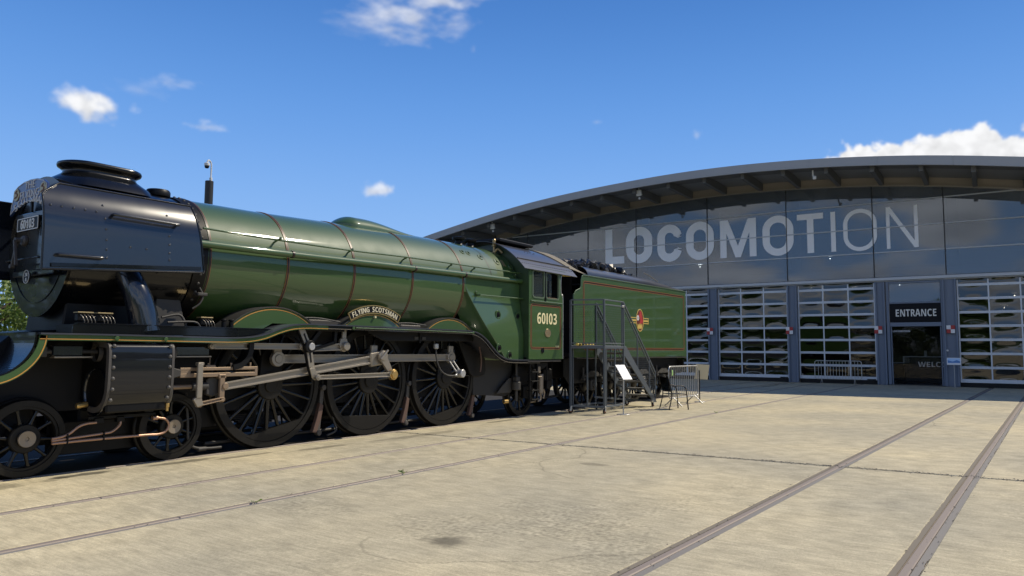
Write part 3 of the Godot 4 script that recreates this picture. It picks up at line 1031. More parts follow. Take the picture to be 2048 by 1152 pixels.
func door(u0: float, u1: float) -> void:
	var b := MB.new()
	var d := node("roller_door", hall)
	var z := -0.12
	# rails, stiles and the bottom bar of the door leaf
	var ys := [0.30]
	for i in 8:
		ys.append(0.92 + i * 0.655)
	var w := (u1 - u0 - 0.07) / 3.0
	b.box(Vector3((u0 + u1) * 0.5, 0.29, z), Vector3(u1 - u0, 0.17, 0.07), 0.006)
	for i in range(1, 8):
		if ys[i] < 5.1:
			b.box(Vector3((u0 + u1) * 0.5, ys[i] + 0.029, z), Vector3(u1 - u0, 0.056, 0.066), 0.005)
			b.box(Vector3((u0 + u1) * 0.5, ys[i] - 0.031, z), Vector3(u1 - u0, 0.056, 0.066), 0.005)
	for k in 4:
		b.box(Vector3(u0 + 0.035 + w * k, 2.74, z - 0.003), Vector3(0.062, 4.74, 0.058), 0.004)
	obj("door_leaf", b, M["door_frame"], d)
	b = MB.new()
	b.box(Vector3((u0 + u1) * 0.5, 0.155, z - 0.02), Vector3(u1 - u0, 0.10, 0.03))
	b.box(Vector3((u0 + u1) * 0.5, 0.06, z - 0.03), Vector3(u1 - u0, 0.115, 0.012))
	obj("bottom_seal", b, M["rubber"], d)
	for i in 8:
		for k in 3:
			var lo: float = 0.377 if i == 0 else ys[i] + 0.059
			var hi: float = minf(ys[i + 1] - 0.061, 5.13) if i < 7 else 5.13
			if hi - lo < 0.05:
				continue
			var p := MB.new()
			var ua: float = u0 + 0.068 + w * k
			var ub: float = u0 + 0.002 + w * (k + 1)
			# each plastic pane is dished a little, and none quite alike
			var dish := 0.0065 * (0.6 + 0.8 * fposmod(sin(i * 12.9 + k * 78.2 + u0 * 3.7) * 43758.5, 1.0))
			var skew := 0.35 * (fposmod(sin(i * 3.1 + k * 17.7 + u0) * 9154.1, 1.0) - 0.5)
			var rows: Array = []
			for r in 9:
				var q := PackedVector3Array()
				for c in 9:
					var fu := c / 8.0
					var fv := r / 8.0
					var su := 1.0 - pow(absf(2.0 * fu - 1.0 + skew * 0.3), 2.4)
					var sv := 1.0 - pow(absf(2.0 * fv - 1.0 + skew), 2.2)
					q.append(Vector3(lerpf(ua, ub, fu), lerpf(lo, hi, fv), z - dish * maxf(su, 0.0) * maxf(sv, 0.0) + 0.006 * (fv - 0.5) * sin(i * 5.1 + k * 2.3 + u0)))
				rows.append(q)
			p.plate(rows, 0.01, true)
			obj("door_pane", p, M["door_pane"], d)
	b = MB.new()
	b.box(Vector3(u1 - 0.28, 0.235, z + 0.04), Vector3(0.40, 0.05, 0.012), 0.003)
	obj("maker_plate", b, M["sign_black"], d)

func entrance() -> void:
	var e := node("entrance_door", hall)
	var b := MB.new()
	for u in [3.06, 5.43]:
		b.box(Vector3(u, 2.58, -0.02), Vector3(0.14, 5.12, 0.16), 0.01)
	b.box(Vector3(4.245, 4.06, -0.02), Vector3(2.22, 0.08, 0.12), 0.008)
	b.box(Vector3(4.245, 2.99, -0.02), Vector3(2.22, 0.20, 0.12), 0.008)
	b.box(Vector3(4.245, 5.08, -0.02), Vector3(2.22, 0.1, 0.12), 0.008)
	for u in [3.18, 5.31]:
		b.box(Vector3(u, 1.445, -0.05), Vector3(0.06, 2.87, 0.05), 0.005)
	obj("door_frame", b, M["column"], e)
	b = MB.new()
	b.box(Vector3(4.245, 4.565, -0.03), Vector3(2.2, 0.92, 0.02))
	obj("top_light", b, M["pane"], e)
	for u in [3.732, 4.758]:
		b = MB.new()
		b.box(Vector3(u, 1.445, -0.05), Vector3(1.018, 2.86, 0.012))
		obj("door_glass", b, M["entrance_pane"], e)
	# dark lobby behind
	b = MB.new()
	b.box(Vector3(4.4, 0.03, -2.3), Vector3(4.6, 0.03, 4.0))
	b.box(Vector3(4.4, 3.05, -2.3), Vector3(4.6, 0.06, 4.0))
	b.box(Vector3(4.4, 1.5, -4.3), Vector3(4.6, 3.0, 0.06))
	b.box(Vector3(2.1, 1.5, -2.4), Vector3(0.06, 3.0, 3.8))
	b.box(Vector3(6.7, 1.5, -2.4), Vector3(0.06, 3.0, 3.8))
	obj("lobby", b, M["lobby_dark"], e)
	text("LOCOMOTION", 0.09, e, M["print_grey"], Transform3D(Basis.IDENTITY, Vector3(3.62, 2.66, -0.040)), 0.75, true, 0.002)
	b = MB.new()
	b.cyl(Vector3(5.56, 1.72, 0.12), Vector3(5.56, 1.72, 0.16), 0.05, 12, 0.006)
	obj("push_button", b, M["silver_white"], e)
	# sign over the door
	var s := node("entrance_sign", self, hall.transform * Transform3D(Basis.IDENTITY, Vector3(4.245, 3.56, 0.02)))
	tag(s, "black sign with white ENTRANCE lettering above the doorway", "sign")
	b = MB.new()
	b.box(Vector3(0, 0, -0.01), Vector3(2.21, 0.90, 0.05), 0.006)
	obj("sign_panel", b, M["sign_black"], s)
	text("ENTRANCE", 0.345, s, M["white_paint"], Transform3D(Basis.IDENTITY, Vector3(0.04, 0.0, 0.019)), 1.75, true, 0.008)
	# reception counter behind the glass
	var c := node("reception_counter", self, hall.transform * Transform3D(Basis.IDENTITY, Vector3(5.2, 0.05, -2.6)))
	tag(c, "black reception counter marked WELCOME seen through the entrance doors", "counter")
	b = MB.new()
	b.box(Vector3(0, 0.66, 0), Vector3(3.4, 1.32, 0.7), 0.01)
	obj("front", b, M["sign_black"], c)
	b = MB.new()
	b.box(Vector3(0.1, 1.345, 0), Vector3(3.3, 0.05, 0.8), 0.01)
	b.box(Vector3(-2.0, 1.02, 0), Vector3(0.7, 0.05, 0.7), 0.01)
	b.box(Vector3(-1.6, 1.19, 0.1), Vector3(0.32, 0.36, 0.5), 0.01)
	obj("worktop", b, M["inside_pale"], c)
	text("WELCOME", 0.25, c, M["marker_white"], Transform3D(Basis.IDENTITY, Vector3(-0.15, 0.96, 0.352)), 1.85, true, 0.006)
	b = MB.new()
	b.box(Vector3(-0.75, 1.51, -0.1), Vector3(0.12, 0.3, 0.16), 0.01)
	obj("card_reader", b, M["inside_pale"], c)

func stroke_o(b: MB, u0: float, u1: float, y0: float, y1: float, sw: float) -> void:
	var w := u1 - u0 - sw
	b.ribbon(rrect((u0 + u1) * 0.5, (y0 + y1) * 0.5, w, y1 - y0 - sw * 0.92, w * 0.495, 10), -sw * 0.5, sw * 0.5, 0.012, 0.016, true)

func letters() -> void:
	var F: Material = M["film"]
	var b := MB.new()
	b.prism(v2([-12.53, 6.93, -11.25, 6.93, -11.25, 7.38, -12.04, 7.38, -12.04, 9.10, -12.53, 9.10]), 0.012, 0.016)
	obj("front_letter", b, F, hall)
	b = MB.new(); stroke_o(b, -11.13, -9.42, 6.90, 9.09, 0.53); obj("front_letter", b, F, hall)
	b = MB.new()
	var w := 1.52 - 0.48
	var cx := -8.34
	var path := PackedVector2Array()
	path.append(Vector2(cx + w * 0.5, 8.33))
	path.append_array(arc(cx, 8.82 - w * 0.5, w * 0.5, 0, 180, 14))
	path.append_array(arc(cx, 7.09 + w * 0.5, w * 0.5, 180, 360, 14))
	path.append(Vector2(cx + w * 0.5, 7.58))
	b.ribbon(path, -0.24, 0.24, 0.012, 0.016)
	obj("front_letter", b, F, hall)
	b = MB.new(); stroke_o(b, -7.33, -5.68, 6.87, 9.05, 0.46); obj("front_letter", b, F, hall)
	b = MB.new()
	b.prism(v2([-5.32, 6.86, -4.96, 6.86, -4.96, 8.25, -4.47, 6.86, -4.17, 6.86, -3.68, 8.25, -3.68, 6.86, -3.31, 6.86, -3.31, 9.01, -3.76, 9.01, -4.32, 7.5, -4.87, 9.01, -5.32, 9.01]), 0.012, 0.016)
	obj("front_letter", b, F, hall)
	b = MB.new(); stroke_o(b, -2.97, -1.34, 6.82, 9.0, 0.39); obj("front_letter", b, F, hall)
	b = MB.new()
	b.prism(v2([-0.65, 6.84, -0.32, 6.84, -0.32, 8.64, 0.17, 8.64, 0.17, 8.95, -1.15, 8.95, -1.15, 8.64, -0.65, 8.64]), 0.012, 0.016)
	obj("front_letter", b, F, hall)
	b = MB.new()
	b.prism(v2([0.53, 6.83, 0.76, 6.83, 0.76, 8.94, 0.53, 8.94]), 0.012, 0.016)
	obj("front_letter", b, F, hall)
	b = MB.new(); stroke_o(b, 1.13, 2.70, 6.79, 8.96, 0.205); obj("front_letter", b, F, hall)
	b = MB.new()
	b.prism(v2([3.13, 6.80, 3.29, 6.80, 3.29, 8.58, 4.35, 6.80, 4.53, 6.80, 4.53, 8.92, 4.37, 8.92, 4.37, 7.14, 3.31, 8.92, 3.13, 8.92]), 0.012, 0.016)
	obj("front_letter", b, F, hall)

func interior() -> void:
	var b := MB.new()
	b.box(Vector3(-7, 0.0, -22), Vector3(70, 0.02, 43.6))
	obj("hall_floor", b, M["inside_floor"], hall)
	b = MB.new()
	var bp := PackedVector2Array([Vector2(26.9, 0.0), Vector2(-41.9, 0.0)])
	for i in 69:
		bp.append(Vector2(-41.9 + i * 68.8 / 68.0, maxf(0.5, roof_y(-41.9 + i * 68.8 / 68.0) - 0.02)))
	b.prism(bp, -43.9, -43.6)
	obj("back_wall", b, M["inside_dark"], hall)
	for u in [-41.9, 26.9]:
		b = MB.new()
		b.box(Vector3(u, 2.0, -22), Vector3(0.3, 4.0, 43.4))
		obj("side_wall", b, M["inside_dark"], hall)
	for u in [-34.8, 22.95]:
		b = MB.new()
		b.box(Vector3(u, 2.6, -0.15), Vector3(14.5 if u < 0 else 8.0, 5.2, 0.2))
		obj("end_wall", b, M["column"], hall)
	# tie beam and posts just behind the glass
	b = MB.new()
	b.box(Vector3(-4.3, 5.62, -0.75), Vector3(54, 0.5, 0.2), 0.01)
	obj("tie_beam", b, M["inside_pale"], hall)
	for u in [-27.1, -22.7, -18.24, -13.75, -10.46, -6.06, -1.7, 2.51, 5.64, 9.9, 14.2, 18.5]:
		b = MB.new()
		var y1 := roof_y(u) - 1.0
		b.box(Vector3(u + 0.34, (5.9 + y1) * 0.5, -0.7), Vector3(0.42, y1 - 5.9, 0.3), 0.01)
		obj("inner_post", b, M["inside_pale"], hall)
	# hanging lamps
	for p in [[-0.56, 7.35, -6.0, "lit pendant lamp inside the hall below the letter T of the front"], [5.92, 7.12, -6.0, "lit pendant lamp inside the hall right of the letter N"], [0.9, 5.35, -5.0, "lit pendant lamp at the top of the third roller door"], [-8.56, 7.31, -6.0, "lit pendant lamp inside the hall under the letter C"], [2.0, 6.6, -18.0, "pendant lamp deep inside the hall under the thin letter I"], [8.6, 5.2, -12.0, "upper lit lamp inside the roller door right of the entrance"], [8.1, 4.6, -14.0, "lower lit lamp inside the roller door right of the entrance"], [-4.0, 6.6, -18.0, "pendant lamp deep inside the hall under the letter M"]]:
		var l := node("pendant_lamp", self, hall.transform * Transform3D(Basis.IDENTITY, Vector3(p[0], p[1], p[2])))
		tag(l, p[3], "lamp", "pendant lamps inside the hall")
		b = MB.new()
		b.lathe(v2([0.0, 0.16, 0.05, 0.16, 0.09, 0.06, 0.22, 0.0, 0.205, 0.0, 0.08, 0.05, 0.0, 0.05]), 20, 0.9)
		b.cyl(Vector3(0, 0, 0.15), Vector3(0, 0, 1.6), 0.012, 6)
		var sh := obj("lamp_shade", b, M["silver_white"], l)
		sh.transform = Transform3D(Basis(Vector3(1, 0, 0), -PI * 0.5), Vector3.ZERO)
		b = MB.new()
		b.cyl(Vector3(0, -0.015, 0), Vector3(0, 0.01, 0), 0.13, 16)
		obj("lamp_glass", b, M["lamp_glow"], l)
		var om := OmniLight3D.new()
		om.light_color = Color(1.0, 0.96, 0.88)
		om.light_energy = 1.6
		om.omni_range = 40.0
		om.omni_attenuation = 2.0
		om.light_size = 0.02
		om.shadow_enabled = true
		om.position = Vector3(0, -0.16, 0)
		om.name = "lamp_light"
		l.add_child(om)
	wagon(Vector3(0.6, 0.02, -4.5), "dark_red", "red open wagon standing inside the hall behind the third roller door")
	wagon(Vector3(-3.6, 0.02, -6.5), "wagon_brown", "brown open wagon standing inside the hall behind the second roller door")
	wagon(Vector3(8.0, 0.02, -7.5), "wagon_brown", "brown open wagon standing inside the hall right of the entrance")

func wagon(p: Vector3, mat: String, label: String) -> void:
	var w := node("open_wagon", self, hall.transform * Transform3D(Basis.IDENTITY, p))
	tag(w, label, "wagon", "wagons inside the hall")
	for k in 5:
		var b := MB.new()
		b.box(Vector3(0, 1.25 + k * 0.2, 0), Vector3(2.3, 0.19, 0.06), 0.008)
		b.box(Vector3(-1.15, 1.25 + k * 0.2, -2.2), Vector3(0.06, 0.19, 4.3), 0.008)
		b.box(Vector3(1.15, 1.25 + k * 0.2, -2.2), Vector3(0.06, 0.19, 4.3), 0.008)
		obj("plank", b, M[mat], w)
	var f := MB.new()
	f.box(Vector3(0, 1.02, -2.2), Vector3(2.2, 0.22, 4.5), 0.01)
	f.box(Vector3(0, 1.02, 0.12), Vector3(2.3, 0.3, 0.12), 0.01)
	obj("frame", f, M[mat], w)
	for s in [-0.86, 0.86]:
		var bf := MB.new()
		bf.cyl(Vector3(s, 1.03, 0.15), Vector3(s, 1.03, 0.5), 0.07, 12)
		bf.cyl(Vector3(s, 1.03, 0.5), Vector3(s, 1.03, 0.55), 0.19, 18, 0.01)
		obj("buffer", bf, M["satin_black"], w)
		for z in [-0.9, -3.5]:
			var wh := MB.new()
			wh.cyl(Vector3(s * 0.87 - 0.06, 0.47, z), Vector3(s * 0.87 + 0.06, 0.47, z), 0.46, 20, 0.01)
			obj("wheel", wh, M["satin_black"], w)

# ---------------------------------------------------------------- the engine
var loco: Node3D
const PINY := 1.45

func boiler_r(x: float) -> float:
	var p := v2([0.2, 0.97, 2.1, 0.97, 2.25, 0.985, 3.72, 1.0, 5.15, 1.045, 6.67, 1.075, 8.26, 1.09, 10.6, 1.09])
	for i in p.size() - 1:
		if x <= p[i + 1].x:
			return lerpf(p[i].y, p[i + 1].y, (x - p[i].x) / (p[i + 1].x - p[i].x))
	return 1.09

func boiler_y(x: float) -> float:
	return lerpf(3.0, 3.03, clampf((x - 2.0) / 6.0, 0.0, 1.0))

func along_x(x: float, y: float, z: float) -> Transform3D:
	return Transform3D(Basis(Vector3(0, 0, 1), Vector3(0, 1, 0), Vector3(-1, 0, 0)) * Basis(Vector3.UP, PI), Vector3(x, y, z))

func barrel(nm: String, xs: Array, mat: Material, par: Node, grow := 0.0) -> MeshInstance3D:
	var b := MB.new()
	var rows: Array = []
	for x in xs:
		var r := boiler_r(x) + grow
		var q := PackedVector3Array()
		for s in 65:
			var t := TAU * s / 64.0
			q.append(Vector3(x, boiler_y(x) + r * sin(t), r * cos(t)))
		rows.append(q)
	b.grid(rows, true)
	for e in [0, rows.size() - 1]:
		for s in 64:
			b.ftri(Vector3(xs[e], boiler_y(xs[e]), 0), rows[e][s], rows[e][s + 1], Vector3(-1 if e == 0 else 1, 0, 0))
	return obj(nm, b, mat, par)

var wheel_cache := {}

# a spoked wheel with its centre at the local origin and its outer face towards +z
func wheel(nm: String, x: float, rad: float, spokes: int, hub: float, tyre: float, turn: float, crank: bool, weight: float, wturn: float, side: float) -> Node3D:
	var w := node(nm, loco, Transform3D(Basis(Vector3.UP, 0.0 if side > 0 else PI), Vector3(x, rad, 0.75 * side)))
	var key := "%s%.2f%.2f" % [nm, weight, wturn]
	if not wheel_cache.has(key):
		var c := {}
		var b := MB.new()
		var ri := rad - tyre
		b.lathe(v2([ri, -0.065, rad + 0.028, -0.065, rad + 0.03, -0.05, rad + 0.022, -0.035, rad, -0.02, rad - 0.007, 0.066, rad - 0.013, 0.072, ri, 0.072, ri, -0.065]), 72, 0.95)
		c.tyre = b.mesh(M["wheel_dark"])
		b = MB.new()
		b.lathe(v2([ri - tyre * 0.5, -0.05, ri - 0.002, -0.05, ri - 0.002, 0.055, ri - tyre * 0.40, 0.055, ri - tyre * 0.5, 0.04, ri - tyre * 0.5, -0.05]), 72, 0.95)
		c.rim = b.mesh(M["wheel_dark"])
		b = MB.new()
		b.lathe(v2([0.0, -0.09, hub, -0.09, hub, 0.075, hub - 0.012, 0.09, hub * 0.52, 0.092, hub * 0.5, 0.112, hub * 0.47, 0.118, 0.0, 0.118]), 40, 0.9)
		if crank:
			var p := PackedVector2Array()
			p.append_array(arc(0, PINY - rad, hub * 0.78, 0, 180, 14))
			p.append_array(arc(0, 0, hub * 0.98, 180, 360, 14))
			b.prism(p, -0.07, 0.082, 0.008)
			b.cyl(Vector3(0, PINY - rad, 0.07), Vector3(0, PINY - rad, 0.36 if weight == 0.26 else 0.27), 0.075, 18)
		c.hub = b.mesh(M["wheel_dark"])
		b = MB.new()
		var r0 := hub - 0.02
		var r1 := ri - tyre * 0.42
		var d := 0.034 if crank else 0.026
		b.xf = Transform3D(Basis.from_scale(Vector3(1, 1, 1.35)), Vector3.ZERO)
		b.tube(v3([0, r0, 0, 0, r0 + 0.035, 0, 0, lerpf(r0, r1, 0.35), 0, 0, r1 - 0.05, 0, 0, r1, 0]), d, 10, PackedFloat32Array([d * 1.5, d * 1.05, d * 0.88, d * 0.72, d * 1.2]))
		c.spoke = b.mesh(M["black_paint"])
		if weight > 0.0:
			b = MB.new()
			var rr := ri - 0.006
			var a := acos((rr - weight) / rr)
			var p := PackedVector2Array()
			for i in 25:
				var t := -PI * 0.5 - a + 2.0 * a * i / 24.0
				p.append(Vector2(cos(t), sin(t)) * rr)
			b.prism(p, -0.045, 0.062, 0.004)
			c.weight = b.mesh(M["wheel_dark"])
		if not crank:
			b = MB.new()
			b.lathe(v2([0.0, 0.125, 0.022, 0.125, 0.026, 0.14, 0.098, 0.145, 0.102, 0.135, 0.102, 0.118]).duplicate(), 24, 0.5)
			c.cap = b.mesh(M["worn_steel"])
		wheel_cache[key] = c
	var c: Dictionary = wheel_cache[key]
	inst("tyre", c.tyre, w, Transform3D.IDENTITY)
	inst("rim", c.rim, w, Transform3D.IDENTITY)
	inst("hub", c.hub, w, Transform3D.IDENTITY)
	for i in spokes:
		inst("spoke", c.spoke, w, Transform3D(Basis(Vector3(0, 0, 1), turn + TAU * i / spokes), Vector3.ZERO))
	if c.has("weight"):
		inst("balance_weight", c.weight, w, Transform3D(Basis(Vector3(0, 0, 1), wturn), Vector3.ZERO))
	if c.has("cap"):
		inst("axle_cap", c.cap, w, Transform3D.IDENTITY)
	return w

# a fluted rod between two pins with round bosses
func rod(nm: String, a: Vector2, b2: Vector2, w0: float, w1: float, z0: float, z1: float, ba: float, bb: float, mat: Material) -> Node3D:
	var b := MB.new()
	var d := (b2 - a).normalized()
	var nn := Vector2(-d.y, d.x)
	var s := a + d * ba * 0.7
	var e := b2 - d * bb * 0.7
	var zm := z1 - minf(0.034, (z1 - z0) * 0.65)
	b.prism(PackedVector2Array([s - nn * w0 * 0.5, e - nn * w1 * 0.5, e + nn * w1 * 0.5, s + nn * w0 * 0.5]), z0, zm)
	var f := 0.22
	b.prism(PackedVector2Array([s + nn * w0 * (0.5 - f), e + nn * w1 * (0.5 - f), e + nn * w1 * 0.5, s + nn * w0 * 0.5]), zm, z1, 0.003)
	b.prism(PackedVector2Array([s - nn * w0 * 0.5, e - nn * w1 * 0.5, e - nn * w1 * (0.5 - f), s - nn * w0 * (0.5 - f)]), zm, z1, 0.003)
	for q in [[a, ba], [b2, bb]]:
		if q[1] > 0.0:
			b.cyl(Vector3(q[0].x, q[0].y, z0 - 0.006), Vector3(q[0].x, q[0].y, z1 + 0.008), q[1], 28, 0.006)
			b.cyl(Vector3(q[0].x, q[0].y, z1), Vector3(q[0].x, q[0].y, z1 + 0.02), q[1] * 0.55, 20, 0.005)
	return obj(nm, b, mat, loco)

func rivets(nm: String, pts: PackedVector3Array, r: float, n: Vector3, mat: Material, par: Node) -> void:
	for p in pts:
		var key := "rivet%.4f%s" % [r, mat.resource_name]
		if not wheel_cache.has(key):
			var b := MB.new()
			b.lathe(v2([r * 1.15, -0.002, r, r * 0.35, r * 0.6, r * 0.7, 0.0, r * 0.8]), 10, 0.2)
			wheel_cache[key] = b.mesh(mat)
		inst(nm, wheel_cache[key], par, MB.aim(p, n))

func build_loco() -> void:
	loco = node("steam_locomotive", self)
	tag(loco, "green express steam locomotive with black smoke deflectors and brass nameplate, number 60103", "locomotive")
	mk("wheel_dark", lin(0.0095, 0.0088, 0.008), 0.5, 0.0, 0.1, 0.35)
	wear(M["wheel_dark"], M["wear"], 0.7)
	# ---- boiler
	barrel("smokebox", [0.35, 0.39, 2.06, 2.1], M["black_paint"], loco)
	var sb := barrel("smokebox_ring", [2.06, 2.08, 2.24, 2.26], M["satin_black"], loco, 0.02)
	var rp := PackedVector3Array()
	for i in 44:
		var t := TAU * i / 44.0
		var r := boiler_r(2.17) + 0.02
		var o := MB.new()
		if sin(t) > -0.75 and cos(t) > -0.3:
			rivets("rivet", PackedVector3Array([Vector3(2.17, boiler_y(2.17) + r * sin(t), r * cos(t))]), 0.022, Vector3(0, sin(t), cos(t)), M["grey_grime"], sb)
	var bx := [2.26, 3.72, 5.16, 6.68, 8.27]
	for i in 4:
		var xa: float = bx[i] + (0.0 if i == 0 else 0.020)
		var xb: float = bx[i + 1] - 0.020
		barrel("boiler_barrel", [xa, xa + 0.01, lerpf(xa, xb, 0.33), lerpf(xa, xb, 0.66), xb - 0.01, xb], M["green_paint"], loco)
	for i in range(0, 5):
		var x: float = bx[i] if i > 0 else 2.30
		var bd := barrel("boiler_band", [x - 0.016, x + 0.016], M["line_black"], loco, 0.009)
		for s in [-1.0, 1.0]:
			if i == 0 and s < 0.0:
				continue
			var b := barrel("lining", [x + s * 0.019 - 0.003, x + s * 0.019 + 0.003], M["orange_line"], bd, 0.0100)
	# smokebox door
	var b := MB.new()
	b.xf = along_x(0.36, 3.0, 0.0)
	b.lathe(v2([0.97, 0.0, 0.97, 0.03, 0.95, 0.05, 0.88, 0.05, 0.875, 0.02, 0.0, 0.02]), 64, 0.6)
	obj("smokebox_front", b, M["satin_black"], loco)
	b = MB.new()
	b.xf = along_x(0.34, 3.02, 0.0)
	b.lathe(v2([0.80, 0.0, 0.80, 0.035, 0.77, 0.05, 0.60, 0.10, 0.40, 0.135, 0.2, 0.15, 0.0, 0.155]), 56, 0.6)
	var dr := obj("smokebox_door", b, M["black_paint"], loco)
	b = MB.new()
	b.xf = Transform3D.IDENTITY
	for y in [2.62, 3.42]:
		b = MB.new()
		b.box(Vector3(0.26, y, 0.12), Vector3(0.05, 0.08, 1.25), 0.01)
		obj("hinge_strap", b, M["black_paint"], dr)
	b = MB.new()
	b.xf = Transform3D(Basis.IDENTITY, Vector3(0.05, 0, 0))
	b.cyl(Vector3(0.15, 3.05, 0), Vector3(0.08, 3.05, 0), 0.075, 20, 0.02)
	b.cyl(Vector3(0.06, 3.05, 0), Vector3(0.0, 3.05, 0), 0.035, 12)
	b.bar(Vector3(0.03, 3.05, 0), Vector3(0.02, 2.72, -0.08), 0.035, 0.03)
	b.bar(Vector3(0.0, 3.05, 0), Vector3(-0.01, 2.70, 0.12), 0.035, 0.03)
	b.cyl(Vector3(0.04, 2.70, -0.085), Vector3(-0.01, 2.70, -0.085), 0.03, 10)
	obj("dart_handle", b, M["flange_grey"], dr)
	b = MB.new()
	b.xf = Transform3D(Basis.IDENTITY, Vector3(0.05, 0, 0))
	b.tube(v3([0.17, 2.78, -0.5, 0.10, 2.80, -0.5, 0.10, 2.80, 0.5, 0.17, 2.78, 0.5]), 0.014, 8)
	obj("door_rail", b, M["black_paint"], dr)
	# plates on the front
	var pn := node("number_plate", loco, Transform3D(Basis(Vector3(0, 0, 1), Vector3.UP, Vector3(-1, 0, 0)), Vector3(0.205, 3.29, 0.0)))
	b = MB.new()
	b.box(Vector3(0, 0, 0), Vector3(0.66, 0.19, 0.025), 0.006)
	obj("plate", b, M["satin_black"], pn)
	b = MB.new()
	b.ribbon(rrect(0, 0, 0.635, 0.165, 0.01, 2), -0.006, 0.006, 0.012, 0.017, true)
	obj("plate_edge", b, M["white_paint"], pn)
	text("60103", 0.125, pn, M["white_paint"], Transform3D(Basis.IDENTITY, Vector3(0, 0, 0.016)), 0.42)
	var sd := node("shed_plate", loco, Transform3D(Basis(Vector3(0, 0, 1), Vector3.UP, Vector3(-1, 0, 0)), Vector3(0.20, 2.56, 0.09)))
	b = MB.new()
	b.xf = Transform3D(Basis.from_scale(Vector3(1.15, 0.85, 1)), Vector3.ZERO)
	b.cyl(Vector3.ZERO, Vector3(0, 0, 0.02), 0.095, 24, 0.004)
	obj("plate", b, M["satin_black"], sd)
	b = MB.new()
	b.ribbon(arc(0, 0, 0.088, 0, 345, 24), -0.004, 0.004, 0.019, 0.024, true)
	obj("plate_edge", b, M["white_paint"], sd)
	text("34", 0.05, sd, M["white_paint"], Transform3D(Basis.IDENTITY, Vector3(0, 0.03, 0.021)))
	text("A", 0.05, sd, M["white_paint"], Transform3D(Basis.IDENTITY, Vector3(0, -0.038, 0.021)))
	headboard()
	# chimney: an oblong double chimney
	b = MB.new()
	var rows: Array = []
	var cr: Array[MeshInstance3D] = []
	var prof := [[3.86, 0.52, 0.43], [3.95, 0.46, 0.41], [4.02, 0.38, 0.37], [4.08, 0.31, 0.34], [4.12, 0.29, 0.32], [4.155, 0.305, 0.34], [4.18, 0.33, 0.37], [4.21, 0.34, 0.38], [4.24, 0.335, 0.375], [4.253, 0.31, 0.36], [4.255, 0.25, 0.3], [4.2, 0.23, 0.28], [3.95, 0.22, 0.27]]
	for p in prof:
		var q := PackedVector3Array()
		for s in 49:
			var t := TAU * s / 48.0
			var cx: float = cos(t) * p[1]
			var cz: float = sin(t) * (p[1] if p[0] > 4.03 else p[1])
			q.append(Vector3(1.10 + cx + signf(cos(t)) * smoothstep(0.0, 0.25, absf(cos(t))) * p[2] * 0.62, p[0], cz))
		rows.append(q)
	b.grid(rows, false)
	obj("chimney", b, M["black_paint"], loco)
	# snifting valve
	b = MB.new()
	b.xf = MB.aim(Vector3(1.98, 3.90, 0), Vector3.UP)
	b.lathe(v2([0.13, 0.0, 0.12, 0.07, 0.175, 0.08, 0.18, 0.10, 0.18, 0.155, 0.16, 0.185, 0.0, 0.19]), 28, 0.6)
	obj("snifting_valve", b, M["satin_black"], loco)
	# steam collector on the boiler top
	b = MB.new()
	rows = []
	for i in 41:
		var x := lerpf(5.48, 7.95, i / 40.0)
		var e := smoothstep(5.48, 5.86, x)
		e = sqrt(clampf(e, 0.0, 1.0))
		var f := 1.0 - smoothstep(6.1, 7.75, x) * 0.95
		var h := 0.19 * e * f + 0.002
		var hw := 0.38 * pow(e, 0.8) * (1.0 - 0.28 * smoothstep(6.6, 7.95, x)) + 0.01
		var q := PackedVector3Array()
		for s in 25:
			var t := PI * s / 24.0
			var z := cos(t) * hw
			var y0 := boiler_y(x) + sqrt(pow(boiler_r(x), 2.0) - z * z)
			q.append(Vector3(x, y0 - 0.006 + h * pow(sin(t), 0.62), z))
		rows.append(q)
	b.grid(rows, true)
	obj("steam_dome", b, M["green_paint"], loco)
	firebox()
	# handrail and ejector pipe
	b = MB.new()
	b.tube(smooth3(v3([2.12, 3.41, 1.06, 3.4, 3.40, 1.06, 5.0, 3.405, 1.09, 6.4, 3.435, 1.12, 8.0, 3.45, 1.13, 9.4, 3.46, 1.13, 10.42, 3.47, 1.13]), 4), 0.017, 8)
	var hr := obj("handrail", b, M["green_paint"], loco)
	for x in [3.48, 5.05, 6.45, 7.85, 8.65, 10.25]:
		b = MB.new()
		var z0 := boiler_r(x) * 0.93
		b.cyl(Vector3(x, 3.36, z0 - 0.05), Vector3(x, 3.43, 1.11), 0.016, 8)
		b.box(Vector3(x, 3.425, 1.09), Vector3(0.04, 0.05, 0.05), 0.012)
		obj("stanchion", b, M["green_paint"], hr)
	b = MB.new()
	b.tube(smooth3(v3([2.02, 3.17, 1.08, 3.7, 3.185, 1.09, 5.6, 3.215, 1.11, 8.0, 3.25, 1.13, 10.42, 3.275, 1.14]), 4), 0.056, 14)
	var ej := obj("ejector_pipe", b, M["green_paint"], loco)
	for x in [3.72, 6.68, 8.27]:
		b = MB.new()
		var y := lerpf(3.165, 3.27, (x - 2.0) / 8.4)
		b.cyl(Vector3(x - 0.02, y, 1.093 + (x - 3.72) * 0.009), Vector3(x + 0.02, y, 1.093 + (x - 3.72) * 0.009), 0.064, 14)
		obj("pipe_clip", b, M["line_black"], ej)
	# outside steam pipes
	for s in [1.0, -1.0]:
		b = MB.new()
		b.tube(smooth3(v3([1.05, 2.95, 0.62 * s, 1.12, 2.65, 0.86 * s, 1.20, 2.35, 1.02 * s, 1.27, 2.05, 1.08 * s, 1.30, 1.84, 1.10 * s]), 4), 0.2, 22, PackedFloat32Array([0.16, 0.16, 0.162, 0.165, 0.168, 0.17, 0.172, 0.175, 0.178, 0.18, 0.184, 0.187, 0.19, 0.195, 0.2, 0.21, 0.22]))
		obj("steam_pipe", b, M["deflector_black"], loco)
	deflectors()
	platework()
	motion()
